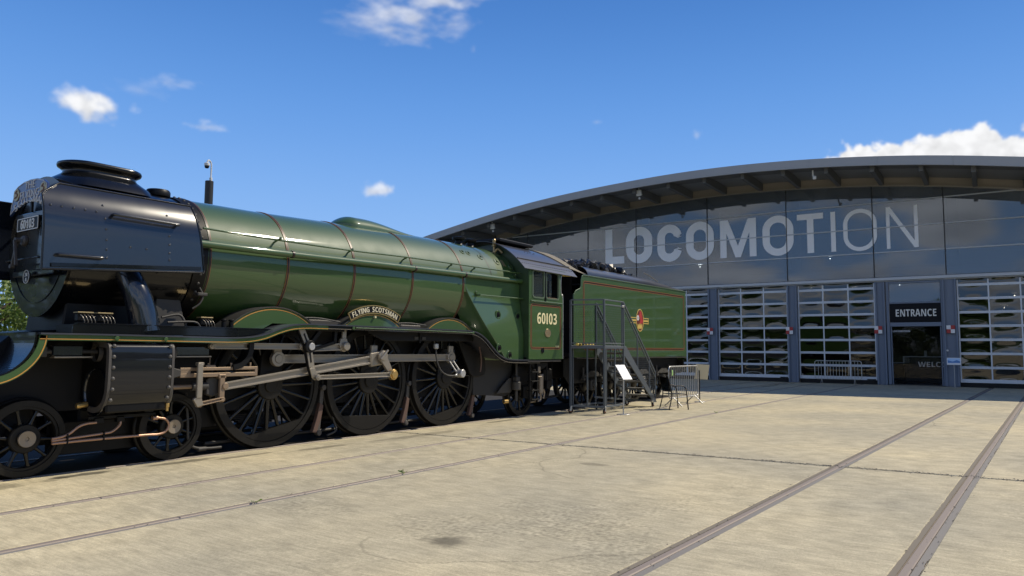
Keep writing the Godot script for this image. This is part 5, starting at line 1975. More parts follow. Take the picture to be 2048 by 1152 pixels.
	b.box(Vector3(2.035, 1.15, 1.27), Vector3(0.085, 0.50, 0.045), 0.008)
	b.box(Vector3(2.045, 1.39, 1.245), Vector3(0.10, 0.05, 0.09), 0.012)
	b.prism(v2([1.98, 0.91, 2.075, 0.91, 2.11, 0.80, 2.02, 0.77, 1.95, 0.88]), 1.23, 1.28, 0.006)
	obj("combination_lever", b, M["steel"], loco)
	rod("connecting_rod", Vector2(2.47, 1.045), Vector2(5.73, PINY), 0.115, 0.155, 1.115, 1.18, 0.0, 0.125, M["steel"])
	b = MB.new()
	b.box(Vector3(5.62, PINY - 0.01, 1.15), Vector3(0.30, 0.26, 0.10), 0.02, Basis(Vector3(0, 0, 1), 0.13))
	b.box(Vector3(5.60, PINY + 0.17, 1.13), Vector3(0.15, 0.14, 0.06), 0.01)
	obj("big_end", b, M["steel"], loco)
	# coupling rods
	rod("coupling_rod", Vector2(3.58, PINY), Vector2(5.79, PINY), 0.145, 0.145, 0.945, 1.01, 0.125, 0.0, M["steel"])
	rod("coupling_rod", Vector2(5.79, PINY), Vector2(8.0, PINY), 0.145, 0.145, 0.945, 1.01, 0.13, 0.125, M["steel"])
	b = MB.new()
	for x in [3.58, 8.0]:
		b.box(Vector3(x, PINY + 0.17, 0.975), Vector3(0.15, 0.16, 0.06), 0.012)
	obj("oil_cup", b, M["steel"], loco)
	# return crank and eccentric rod
	b = MB.new()
	b.prism(v2([5.60, 1.52, 5.70, 1.60, 5.80, 1.585, 5.83, 1.45, 5.98, 1.20, 5.99, 1.12, 5.90, 1.10, 5.86, 1.17, 5.70, 1.36, 5.62, 1.43]), 1.22, 1.28, 0.008)
	b.cyl(Vector3(5.62, 1.43, 1.30), Vector3(5.80, 1.60, 1.30), 0.022, 8)
	b.cyl(Vector3(5.73, 1.49, 1.18), Vector3(5.73, 1.49, 1.29), 0.09, 20, 0.008)
	obj("return_crank", b, M["steel"], loco)
	rod("eccentric_rod", Vector2(4.15, 1.14), Vector2(5.91, 1.145), 0.075, 0.085, 1.29, 1.335, 0.05, 0.09, M["steel"])
	b = MB.new()
	b.cyl(Vector3(5.925, 1.145, 1.27), Vector3(5.925, 1.145, 1.36), 0.10, 24, 0.01)
	b.cyl(Vector3(5.925, 1.145, 1.36), Vector3(5.925, 1.145, 1.385), 0.075, 20, 0.008)
	obj("crank_bearing", b, M["brass"], loco)
	# expansion link
	b = MB.new()
	var lk := smooth(v2([3.83, 1.96, 3.90, 1.83, 3.98, 1.67, 4.03, 1.50, 4.07, 1.32]), 4)
	b.ribbon(lk, -0.055, 0.055, 1.23, 1.255)
	b.prism(v2([4.02, 1.30, 4.13, 1.30, 4.21, 1.16, 4.15, 1.09, 4.08, 1.13]), 1.22, 1.262, 0.006)
	obj("expansion_link", b, M["steel"], loco)
	b = MB.new()
	b.ribbon(smooth(v2([3.78, 1.93, 3.86, 1.79, 3.93, 1.65, 3.975, 1.49, 4.02, 1.32, 4.10, 1.12]), 4), -0.02, 0.03, 1.20, 1.245)
	b.ribbon(v2([3.885, 1.87, 3.945, 1.75]), -0.016, 0.016, 1.2555, 1.259)
	b.ribbon(v2([4.02, 1.56, 4.05, 1.39]), -0.016, 0.016, 1.2555, 1.259)
	b.cyl(Vector3(4.0, 1.655, 1.20), Vector3(4.0, 1.655, 1.30), 0.105, 24, 0.012)
	obj("link_trunnion", b, M["satin_black"], loco)
	b = MB.new()
	b.cyl(Vector3(4.02, 1.655, 1.29), Vector3(4.02, 1.655, 1.315), 0.062, 20, 0.006)
	obj("link_pin", b, M["galvanised"], loco)
	rod("radius_rod", Vector2(2.28, 1.655), Vector2(3.92, 1.655), 0.10, 0.10, 1.13, 1.185, 0.05, 0.06, M["steel"])
	rod("radius_rod", Vector2(4.05, 1.62), Vector2(4.83, 1.66), 0.10, 0.13, 1.13, 1.185, 0.04, 0.09, M["steel"])
	b = MB.new()
	b.bar(Vector3(4.83, 1.99, 1.17), Vector3(4.82, 1.70, 1.17), 0.085, 0.05)
	b.prism(v2([4.74, 1.80, 4.88, 1.80, 4.93, 1.64, 4.72, 1.66]), 1.145, 1.20, 0.006)
	b.cyl(Vector3(4.84, 1.665, 1.14), Vector3(4.84, 1.665, 1.26), 0.075, 20, 0.01)
	obj("lifting_arm", b, M["steel"], loco)
	b = MB.new()
	b.bar(Vector3(4.08, 1.70, 1.18), Vector3(4.32, 1.98, 1.18), 0.07, 0.06)
	b.bar(Vector3(4.10, 1.60, 1.18), Vector3(4.60, 1.73, 1.18), 0.055, 0.07)
	b.bar(Vector3(4.60, 1.72, 1.18), Vector3(4.62, 2.0, 1.18), 0.06, 0.07)
	b.box(Vector3(4.3, 1.96, 1.1), Vector3(1.0, 0.08, 0.25), 0.01)
	obj("link_bracket", b, M["satin_black"], loco)
	# beam below the raised plate
	b = MB.new()
	b.prism(v2([5.45, 1.935, 5.66, 1.85, 5.82, 1.79, 6.0, 1.775, 8.62, 1.80, 8.62, 1.93, 8.3, 1.99, 5.45, 1.99]), 1.08, 1.12, 0.006)
	b.box(Vector3(6.86, 1.84, 1.13), Vector3(0.04, 0.20, 0.03), 0.005)
	obj("plate_beam", b, M["satin_black"], loco)
	b = MB.new()
	b.box(Vector3(6.76, 1.84, 1.13), Vector3(0.11, 0.06, 0.012), 0.003)
	b.box(Vector3(6.98, 1.84, 1.13), Vector3(0.11, 0.06, 0.012), 0.003)
	obj("beam_bracket", b, M["grey_grime"], loco)
	# speed recorder drive on the rear crank pin
	b = MB.new()
	b.tube(smooth3(v3([7.30, 1.63, 1.18, 7.29, 1.45, 1.2, 7.36, 1.22, 1.24, 7.52, 1.10, 1.28, 7.72, 1.08, 1.32, 7.86, 1.12, 1.34]), 5), 0.016, 7)
	obj("drive_cable", b, M["grey_grime"], loco)
	b = MB.new()
	b.cyl(Vector3(7.32, 1.63, 1.16), Vector3(7.32, 1.74, 1.16), 0.055, 14, 0.015)
	obj("cable_head", b, M["galvanised"], loco)
	b = MB.new()
	b.cyl(Vector3(7.93, 1.12, 1.25), Vector3(7.93, 1.12, 1.40), 0.085, 22, 0.012)
	b.bar(Vector3(7.86, 1.38, 1.06), Vector3(7.83, 1.16, 1.28), 0.028, 0.03)
	b.bar(Vector3(7.97, 1.40, 1.06), Vector3(7.94, 1.18, 1.28), 0.028, 0.03)
	b.cyl(Vector3(7.76, 1.08, 1.32), Vector3(7.88, 1.12, 1.32), 0.026, 10)
	obj("speed_recorder", b, M["galvanised"], loco)

func wheels() -> void:
	for s in [1.0, -1.0]:
		wheel("bogie_wheel", 0.0, 0.4825, 10, 0.18, 0.085, 0.22, false, 0.0, 0.0, s)
		wheel("bogie_wheel", 1.905, 0.4825, 10, 0.18, 0.085, -0.05, false, 0.0, 0.0, s)
		wheel("driving_wheel", 3.581, 1.016, 20, 0.24, 0.10, 0.0, true, 0.20, 0.19, s)
		wheel("driving_wheel", 5.791, 1.016, 20, 0.24, 0.10, 0.08, true, 0.26, -0.05, s)
		wheel("driving_wheel", 8.001, 1.016, 20, 0.24, 0.10, 0.04, true, 0.201, 0.19, s)
		wheel("trailing_wheel", 10.9, 0.559, 12, 0.18, 0.09, 0.1, false, 0.0, 0.0, s)
	for x in [[0.0, 0.4825], [1.905, 0.4825], [3.581, 1.016], [5.791, 1.016], [8.001, 1.016], [10.9, 0.559]]:
		var b := MB.new()
		b.cyl(Vector3(x[0], x[1], -0.7), Vector3(x[0], x[1], 0.7), 0.10, 16)
		obj("axle", b, M["satin_black"], loco)

func underneath() -> void:
	var b: MB
	for s in [1.0, -1.0]:
		b = MB.new()
		b.prism(v2([-1.45, 0.95, -0.5, 0.95, -0.3, 0.78, 2.3, 0.78, 2.6, 0.62, 9.2, 0.62, 9.7, 0.8, 12.0, 0.8, 12.0, 1.3, 9.6, 1.36, 8.9, 1.72, 8.5, 1.98, 3.6, 1.98, 2.6, 1.75, -0.1, 1.75, -0.5, 1.2, -1.45, 1.18]), minf(0.53 * s, 0.56 * s), maxf(0.53 * s, 0.56 * s))
		obj("main_frame", b, M["hull_black"], loco)
		b = MB.new()
		b.prism(v2([-0.9, 0.40, 2.75, 0.40, 2.75, 0.62, 2.45, 0.75, 1.4, 0.42, 0.55, 0.42, -0.5, 0.75, -0.9, 0.62]), minf(0.59 * s, 0.62 * s), maxf(0.59 * s, 0.62 * s), 0.004)
		b.box(Vector3(0.95, 0.42, 0.605 * s), Vector3(1.25, 0.42, 0.03), 0.005)
		obj("bogie_frame", b, M["satin_black"], loco)
		# brake hangers
		for x in [4.68, 6.90, 9.06]:
			b = MB.new()
			b.bar(Vector3(x + 0.06, 0.95, 0.74 * s), Vector3(x - 0.02, 0.12, 0.74 * s), 0.075, 0.035)
			b.cyl(Vector3(x - 0.02, 0.14, 0.70 * s), Vector3(x - 0.02, 0.14, 0.80 * s), 0.05, 12, 0.006)
			b.cyl(Vector3(x + 0.06, 0.93, 0.70 * s), Vector3(x + 0.06, 0.93, 0.80 * s), 0.05, 12, 0.006)
			obj("brake_hanger", b, M["flange_grey"], loco)
			b = MB.new()
			b.prism(v2([x - 0.16, 0.16, x - 0.07, 0.14, x + 0.03, 0.40, x + 0.07, 0.62, x - 0.01, 0.66, x - 0.07, 0.42]), minf(0.70 * s, 0.78 * s), maxf(0.70 * s, 0.78 * s), 0.006)
			obj("brake_block", b, M["brake_red"], loco)
		b = MB.new()
		b.tube(v3([2.6, 0.14, 0.55 * s, 4.66, 0.14, 0.5 * s, 6.88, 0.14, 0.5 * s, 9.04, 0.14, 0.5 * s]), 0.03, 8)
		obj("brake_rod", b, M["grey_grime"], loco)
		b = MB.new()
		b.tube(smooth3(v3([2.15, 0.95, 0.74 * s, 2.18, 0.6, 0.76 * s, 2.2, 0.25, 0.78 * s, 2.28, 0.14, 0.80 * s, 2.5, 0.10, 0.79 * s, 2.75, 0.09, 0.77 * s]), 4), 0.022, 7)
		obj("sand_pipe", b, M["grey_grime"], loco)
		b = MB.new()
		b.tube(smooth3(v3([4.9, 1.0, 0.70 * s, 5.0, 0.4, 0.74 * s, 5.05, 0.16, 0.78 * s, 4.85, 0.08, 0.77 * s]), 4), 0.02, 7)
		obj("sand_pipe", b, M["grey_grime"], loco)
		b = MB.new()
		b.cyl(Vector3(2.35, 0.10, 0.79 * s), Vector3(2.48, 0.10, 0.79 * s), 0.035, 10)
		obj("pipe_coupling", b, M["grey_grime"], loco)
		b = MB.new()
		b.box(Vector3(-0.42, 0.60, 0.78 * s), Vector3(0.10, 0.62, 0.05), 0.01, Basis(Vector3(0, 0, 1), -0.06))
		b.cyl(Vector3(-0.40, 0.62, 0.80 * s), Vector3(-0.40, 0.62, 0.86 * s), 0.03, 10)
		obj("guard_iron", b, M["grey_grime"], loco)
	for q in [[2.75, 0.5], [4.68, 0.42], [6.90, 0.42], [0.0, 0.55], [1.0, 0.5], [9.2, 0.6]]:
		b = MB.new()
		b.box(Vector3(q[0], 0.62, 0), Vector3(0.5, q[1], 1.04), 0.03)
		obj("frame_stretcher", b, M["hull_black"], loco)
	for x in [3.581, 5.791, 8.001]:
		for s in [0.44, -0.44]:
			b = MB.new()
			for k in 7:
				b.box(Vector3(x, 0.36 + k * 0.03, s), Vector3(0.5 + k * 0.11, 0.026, 0.12), 0.004)
			b.box(Vector3(x, 0.56, s), Vector3(0.16, 0.5, 0.16), 0.02)
			obj("axle_spring", b, M["hull_black"], loco)
	# copper pipes ahead of the cylinder
	var c := node("drain_pipes", loco)
	b = MB.new()
	b.tube(smooth3(v3([0.21, 0.478, 1.05, 0.33, 0.495, 1.05, 0.42, 0.53, 1.05, 0.52, 0.605, 1.05, 0.62, 0.635, 1.05, 0.74, 0.64, 1.04]), 5), 0.018, 8)
	obj("pipe", b, M["copper"], c)
	b = MB.new()
	b.tube(smooth3(v3([0.21, 0.452, 1.05, 0.5, 0.47, 1.05, 0.85, 0.492, 1.05, 0.95, 0.51, 1.05, 1.04, 0.58, 1.04, 1.06, 0.64, 1.03]), 5), 0.018, 8)
	obj("pipe", b, M["copper"], c)
	b = MB.new()
	b.tube(smooth3(v3([0.21, 0.42, 1.06, 0.8, 0.425, 1.06, 1.39, 0.42, 1.06, 1.58, 0.415, 1.06, 1.68, 0.45, 1.06, 1.725, 0.53, 1.06, 1.68, 0.61, 1.06, 1.58, 0.64, 1.06, 1.50, 0.645, 1.06]), 5), 0.018, 8)
	b.cyl(Vector3(1.48, 0.645, 1.06), Vector3(1.55, 0.645, 1.06), 0.032, 10)
	obj("pipe", b, M["copper"], c)
	b = MB.new()
	for x in [0.385, 0.83]:
		b.box(Vector3(x, 0.465 if x < 0.5 else 0.46, 1.06), Vector3(0.018, 0.12, 0.05), 0.003)
	b.box(Vector3(0.78, 0.66, 1.0), Vector3(0.12, 0.08, 0.10), 0.01)
	b.box(Vector3(1.06, 0.66, 1.0), Vector3(0.10, 0.08, 0.10), 0.01)
	b.box(Vector3(1.1, 0.70, 1.0), Vector3(0.9, 0.05, 0.05), 0.01)
	obj("pipe_clip", b, M["satin_black"], c)
	# ashpan and the things under the cab
	b = MB.new()
	b.prism(v2([8.98, 0.60, 10.25, 0.52, 10.5, 0.62, 10.5, 1.36, 9.6, 1.40, 9.1, 1.72, 8.98, 1.72]), -0.84, 0.84, 0.01)
	obj("ashpan", b, M["ash_grey"], loco)
	b = MB.new()
	b.prism(v2([9.75, 0.60, 10.32, 0.60, 10.36, 0.93, 10.26, 0.95, 9.95, 0.75]), 0.90, 0.93, 0.004)
	obj("ashpan_door", b, M["grey_grime"], loco)
	b = MB.new()
	b.prism(v2([8.35, 1.80, 8.7, 1.72, 9.3, 1.42, 9.34, 1.14, 9.28, 1.04, 9.15, 1.02, 8.85, 1.02, 8.75, 1.1]), 0.86, 0.92, 0.01)
	obj("firebox_cover", b, M["satin_black"], loco)
	b = MB.new()
	b.tube(smooth3(v3([8.93, 1.75, 1.02, 9.0, 1.5, 1.03, 9.03, 1.3, 1.02, 9.02, 1.12, 1.0]), 4), 0.02, 6)
	obj("red_pipe", b, M["brake_red"], loco)
	b = MB.new()
	b.prism(v2([10.3, 0.95, 10.6, 1.25, 11.4, 1.25, 11.7, 0.95, 11.35, 0.88, 11.1, 0.58, 10.7, 0.58, 10.5, 0.88]), 0.92, 0.97, 0.01)
	b.box(Vector3(10.9, 0.60, 0.98), Vector3(0.34, 0.30, 0.12), 0.02)
	obj("pony_frame", b, M["satin_black"], loco)
	# spring hanger pot
	b = MB.new()
	b.cyl(Vector3(10.42, 0.66, 1.02), Vector3(10.42, 0.86, 1.02), 0.11, 20, 0.015)
	b.cyl(Vector3(10.42, 0.86, 1.02), Vector3(10.42, 1.3, 1.02), 0.03, 10)
	b.box(Vector3(10.42, 0.92, 1.02), Vector3(0.14, 0.12, 0.14), 0.015)
	b.cyl(Vector3(10.42, 0.40, 1.02), Vector3(10.42, 0.66, 1.02), 0.04, 10)
	obj("spring_hanger", b, M["grey_grime"], loco)
	# footsteps
	var st := node("cab_steps", loco)
	b = MB.new()
	for x in [10.70, 11.02]:
		b.box(Vector3(x, 0.85, 1.22), Vector3(0.045, 1.0, 0.05), 0.006)
	obj("step_frame", b, M["satin_black"], st)
	for k in 4:
		b = MB.new()
		b.box(Vector3(10.86, 0.42 + k * 0.22, 1.21), Vector3(0.30, 0.03, 0.16), 0.005)
		obj("step", b, M["satin_black"], st)
	# injector and its pipes
	b = MB.new()
	b.cyl(Vector3(11.24, 0.55, 1.18), Vector3(11.24, 1.02, 1.18), 0.075, 18, 0.02)
	b.cyl(Vector3(11.14, 1.05, 1.18), Vector3(11.14, 1.22, 1.18), 0.06, 14, 0.015)
	b.tube(smooth3(v3([10.95, 1.14, 1.18, 11.05, 1.12, 1.2, 11.12, 1.16, 1.2]), 3), 0.02, 7)
	b.tube(smooth3(v3([11.02, 1.08, 1.2, 11.04, 0.98, 1.22, 11.14, 0.96, 1.24, 11.24, 0.98, 1.24, 11.28, 1.02, 1.22]), 4), 0.018, 7)
	b.tube(smooth3(v3([11.24, 0.55, 1.18, 11.25, 0.45, 1.18, 11.2, 0.38, 1.18, 10.9, 0.36, 1.16, 10.8, 0.36, 1.14]), 4), 0.022, 7)
	b.tube(smooth3(v3([11.32, 0.64, 1.22, 11.36, 0.56, 1.22, 11.35, 0.42, 1.2]), 4), 0.02, 7)
	for y in [0.6, 0.7, 0.8]:
		b.box(Vector3(11.06, y, 1.2), Vector3(0.05, 0.02, 0.03), 0.004)
	obj("injector", b, M["worn_steel"], loco)
	b = MB.new()
	b.cyl(Vector3(10.0, 0.40, 0.95), Vector3(10.16, 0.40, 0.95), 0.05, 14, 0.01)
	obj("pipe_union", b, M["brass"], loco)
	b = MB.new()
	b.tube(v3([11.4, 0.42, 1.1, 12.2, 0.45, 1.1]), 0.03, 8)
	b.box(Vector3(11.65, 0.75, 1.1), Vector3(0.16, 0.22, 0.16), 0.02)
	b.tube(smooth3(v3([11.65, 1.3, 1.1, 11.66, 1.0, 1.1, 11.65, 0.8, 1.1]), 3), 0.025, 8)
	b.prism(v2([10.75, 1.30, 11.6, 1.30, 11.45, 1.18, 11.2, 1.12, 10.95, 1.16]), 1.15, 1.19, 0.006)
	b.box(Vector3(11.9, 0.9, 0.8), Vector3(0.4, 0.5, 0.4), 0.03)
	obj("under_cab_gear", b, M["satin_black"], loco)
	b = MB.new()
	b.box(Vector3(10.7, 1.355, 1.30), Vector3(2.5, 0.055, 0.10), 0.006)
	b.box(Vector3(10.6, 1.31, 1.26), Vector3(0.9, 0.03, 0.08), 0.006)
	obj("cab_footplate_edge", b, M["grey_grime"], loco)

func cab() -> void:
	var b: MB
	for s in [1.0, -1.0]:
		var z0 := minf(1.352 * s, 1.372 * s)
		var z1 := maxf(1.352 * s, 1.372 * s)
		var zf := z1 if s > 0 else z0
		b = MB.new()
		b.prism(v2([10.43, 1.395, 12.0, 1.395, 12.0, 2.90, 10.43, 2.90]), z0, z1)
		b.prism(v2([10.43, 2.90, 10.585, 2.90, 10.585, 3.56, 10.43, 3.56]), z0, z1)
		b.prism(v2([11.10, 2.90, 11.19, 2.90, 11.19, 3.56, 11.10, 3.56]), z0, z1)
		b.prism(v2([11.79, 2.90, 12.0, 2.90, 11.985, 2.96, 11.94, 3.02, 11.905, 3.10, 11.90, 3.42, 11.93, 3.52, 12.0, 3.56, 11.79, 3.56]), z0, z1)
		b.prism(v2([10.43, 3.56, 12.08, 3.56, 12.12, 3.64, 10.43, 3.64]), z0, z1)
		var sd := obj("cab_side", b, M["green_paint"], loco)
		# windows
		for w in [[10.845, 0.52, true], [11.49, 0.60, false]]:
			b = MB.new()
			b.ribbon(rrect(w[0], 3.23, w[1], 0.665, 0.075, 5), -0.022, 0.018, z0 - 0.012, z1 + 0.012, true)
			var fr := obj("window_frame", b, M["window_trim"], sd)
			b = MB.new()
			for c in [[1, 1], [-1, 1], [-1, -1], [1, -1]]:
				var cx: float = w[0] + c[0] * w[1] * 0.5
				var cy2: float = 3.23 + c[1] * 0.3325
				b.prism(PackedVector2Array([Vector2(cx, cy2), Vector2(cx - c[0] * 0.075, cy2), Vector2(cx - c[0] * 0.022, cy2 - c[1] * 0.022), Vector2(cx, cy2 - c[1] * 0.075)]), z0 + 0.001, z1 - 0.001)
			obj("window_corner", b, M["green_paint"], sd)
			b = MB.new()
			if w[2]:
				b.box(Vector3(w[0], 3.23, 1.355 * s), Vector3(w[1] - 0.02, 0.64, 0.006))
			else:
				b.box(Vector3(w[0] - 0.14, 3.23, 1.335 * s), Vector3(0.30, 0.64, 0.006))
			obj("window_pane", b, M["cab_pane"], sd)
		if s < 0.0:
			continue
		b = MB.new()
		b.box(Vector3(11.145, 3.2, zf + 0.012), Vector3(0.05, 0.80, 0.02), 0.004)
		b.box(Vector3(11.34, 3.1, 1.33), Vector3(0.10, 0.5, 0.02), 0.004)
		obj("window_slide", b, M["black_paint"], sd)
		b = MB.new()
		b.tube(v3([10.49, 2.80, zf + 0.02, 11.2, 2.80, zf + 0.02, 11.95, 2.80, zf + 0.02]), 0.016, 8)
		b.box(Vector3(11.22, 2.80, zf + 0.004), Vector3(1.46, 0.05, 0.012), 0.003)
		obj("side_rail", b, M["green_paint"], sd)
		# lining panel
		var lp := rrect(11.20, 2.19, 1.35, 1.05, 0.07, 5)
		b = MB.new()
		b.ribbon(lp, -0.014, 0.014, zf + 0.0005, zf + 0.002, true)
		obj("lining_black", b, M["line_black"], sd)
		for o in [-0.02, 0.02]:
			b = MB.new()
			b.ribbon(lp, o - 0.006, o + 0.006, zf + 0.0005, zf + 0.0025, true)
			obj("lining", b, M["orange_line"], sd)
		var k := 0
		for ch in "60103":
			var at := Vector3([10.875, 11.075, 11.24, 11.405, 11.61][k], 2.395, zf)
			if ch == "1":
				b = MB.new()
				b.box(at + Vector3(0, 0, 0.0015), Vector3(0.058, 0.268, 0.003))
				obj("lettering", b, M["cream"], sd)
			else:
				text(ch, 0.265, sd, M["cream"], Transform3D(Basis.IDENTITY, at + Vector3(0, 0, 0.003)), 0.17, true, 0.003)
			k += 1
		b = MB.new()
		b.xf = Transform3D(Basis.from_scale(Vector3(1.18, 0.92, 1)), Vector3(11.27, 2.04, zf))
		b.cyl(Vector3.ZERO, Vector3(0, 0, 0.012), 0.115, 28, 0.003)
		var wp := obj("works_plate", b, M["dull_brass"], sd)
		b = MB.new()
		b.xf = Transform3D(Basis.from_scale(Vector3(1.18, 0.92, 1)), Vector3(11.27, 2.04, zf))
		b.ribbon(arc(0, 0, 0.104, 0, 348, 26), -0.005, 0.005, 0.012, 0.016, true)
		b.box(Vector3(0, 0.03, 0.013), Vector3(0.11, 0.012, 0.004))
		b.box(Vector3(0, 0.0, 0.013), Vector3(0.14, 0.014, 0.004))
		b.box(Vector3(0, -0.035, 0.013), Vector3(0.09, 0.012, 0.004))
		obj("plate_relief", b, M["worn_steel"], wp)
		text("R.A.9", 0.045, sd, M["cream"], Transform3D(Basis.IDENTITY, Vector3(11.72, 1.71, zf + 0.002)), 0.15, true, 0.002)
		b = MB.new()
		b.xf = Transform3D(Basis.IDENTITY, Vector3(11.03, 1.61, zf))
		b.lathe(v2([0.07, 0.0, 0.066, 0.014, 0.045, 0.014, 0.04, 0.004, 0.0, 0.004]), 20, 0.5)
		obj("inspection_hole", b, M["black_paint"], sd)
		var rp := PackedVector3Array()
		for i in 9:
			rp.append(Vector3(10.47, 3.08 + i * 0.055 if i > 5 else 1.5 + i * 0.24, zf))
			rp.append(Vector3(11.94, 1.5 + i * 0.155, zf))
		rivets("rivet", rp, 0.011, Vector3(0, 0, 1), M["green_paint"], sd)
		b = MB.new()
		b.tube(smooth3(v3([12.0, 1.40, zf - 0.01, 12.005, 2.90, zf - 0.01, 11.95, 3.02, zf - 0.01, 11.905, 3.12, zf - 0.01, 11.90, 3.40, zf - 0.01, 11.94, 3.52, zf - 0.01, 12.05, 3.58, zf - 0.01]), 4), 0.016, 8)
		obj("edge_beading", b, M["galvanised"], sd)
	# front plate with the boiler passing through
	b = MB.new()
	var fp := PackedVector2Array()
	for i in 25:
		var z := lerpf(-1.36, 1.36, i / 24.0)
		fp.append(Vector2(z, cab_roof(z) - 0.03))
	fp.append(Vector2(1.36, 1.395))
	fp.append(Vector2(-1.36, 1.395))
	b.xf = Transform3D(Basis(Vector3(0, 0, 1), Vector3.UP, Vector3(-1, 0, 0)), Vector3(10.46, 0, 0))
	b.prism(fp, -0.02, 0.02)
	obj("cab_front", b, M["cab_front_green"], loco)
	# roof
	b = MB.new()
	var rows: Array = []
	for i in 33:
		var z := lerpf(-1.44, 1.44, i / 32.0)
		rows.append(PackedVector3Array([Vector3(10.15, cab_roof(z), z), Vector3(11.4, cab_roof(z) - 0.005, z), Vector3(12.62, cab_roof(z) - 0.01, z)]))
	b.plate(rows, 0.014, false)
	var rf := obj("cab_roof", b, M["roof_grey"], loco)
	for s in [1.0, -1.0]:
		b = MB.new()
		var z: float = 1.20 * s
		b.box(Vector3(11.38, cab_roof(z) + 0.012, z), Vector3(2.42, 0.03, 0.03), 0.006, Basis(Vector3(1, 0, 0), 0.4 * s))
		obj("rain_strip", b, M["roof_grey"], rf)
		var pts := PackedVector3Array()
		for i in 28:
			pts.append(Vector3(10.22 + i * 0.086, cab_roof(1.31) - 0.002, 1.31 * s))
		for q in [[10.9, 0.62], [10.98, 0.60], [11.06, 0.64], [11.15, 0.6], [11.2, 0.66], [11.0, 0.85], [11.08, 0.88], [11.26, 0.84], [11.34, 0.88], [11.45, 0.83]]:
			pts.append(Vector3(q[0], cab_roof(q[1]) - 0.002, q[1] * s))
		rivets("rivet", pts, 0.012, Vector3(0, 0.9, 0.43 * s).normalized(), M["satin_black"], rf)
	b = MB.new()
	b.box(Vector3(11.1, cab_roof(0.0) + 0.035, 0.1), Vector3(1.5, 0.08, 0.9), 0.02)
	obj("roof_ventilator", b, M["satin_black"], rf)
	# storm sheet between cab and tender
	b = MB.new()
	rows = []
	for i in 21:
		var z := lerpf(-1.25, 1.25, i / 20.0)
		var q := PackedVector3Array()
		for k in 14:
			var t := k / 13.0
			var xs := 12.58 - 0.85 * (1.0 - pow(absf(z) / 1.25, 2.0))
			var x := lerpf(xs, 13.82, t)
			var y := lerpf(cab_roof(z) + 0.014, 3.95 - 0.24 * pow(absf(z) / 1.25, 2.0), smoothstep(12.6, 13.9, x)) - 0.03 * sin(clampf((x - 12.65) / 1.2, 0.0, 1.0) * PI)
			q.append(Vector3(x, y, z))
		rows.append(q)
	b.plate(rows, 0.012, false)
	obj("storm_sheet", b, M["canvas_tan"], loco)
	# inside
	b = MB.new()
	b.box(Vector3(11.3, 1.42, 0), Vector3(1.75, 0.05, 2.6))
	obj("cab_floor", b, M["satin_black"], loco)
	b = MB.new()
	b.prism(v2([10.5, 1.5, 10.85, 1.5, 10.72, 3.7, 10.5, 3.8]), -0.85, 0.85, 0.03)
	b.cyl(Vector3(10.7, 2.6, 0.4), Vector3(10.95, 2.6, 0.4), 0.1, 14)
	b.cyl(Vector3(10.7, 3.1, -0.3), Vector3(10.9, 3.1, -0.3), 0.12, 14)
	obj("backhead", b, M["satin_black"], loco)
	for s in [1.0, -1.0]:
		b = MB.new()
		b.box(Vector3(11.55, 2.25, 1.05 * s), Vector3(0.42, 0.08, 0.42), 0.02)
		b.box(Vector3(11.74, 2.62, 1.05 * s), Vector3(0.07, 0.62, 0.42), 0.02)
		b.box(Vector3(11.55, 1.85, 1.05 * s), Vector3(0.3, 0.75, 0.3), 0.01)
		obj("seat", b, M["cab_wood"], loco)
	b = MB.new()
	b.bar(Vector3(11.22, 2.915, 1.30), Vector3(11.78, 2.915, 1.30), 0.03, 0.12)
	obj("arm_rest", b, M["cab_wood"], loco)

func cab_roof(z: float) -> float:
	return 3.64 + 0.665 * (1.0 - pow(absf(z) / 1.37, 2.25))

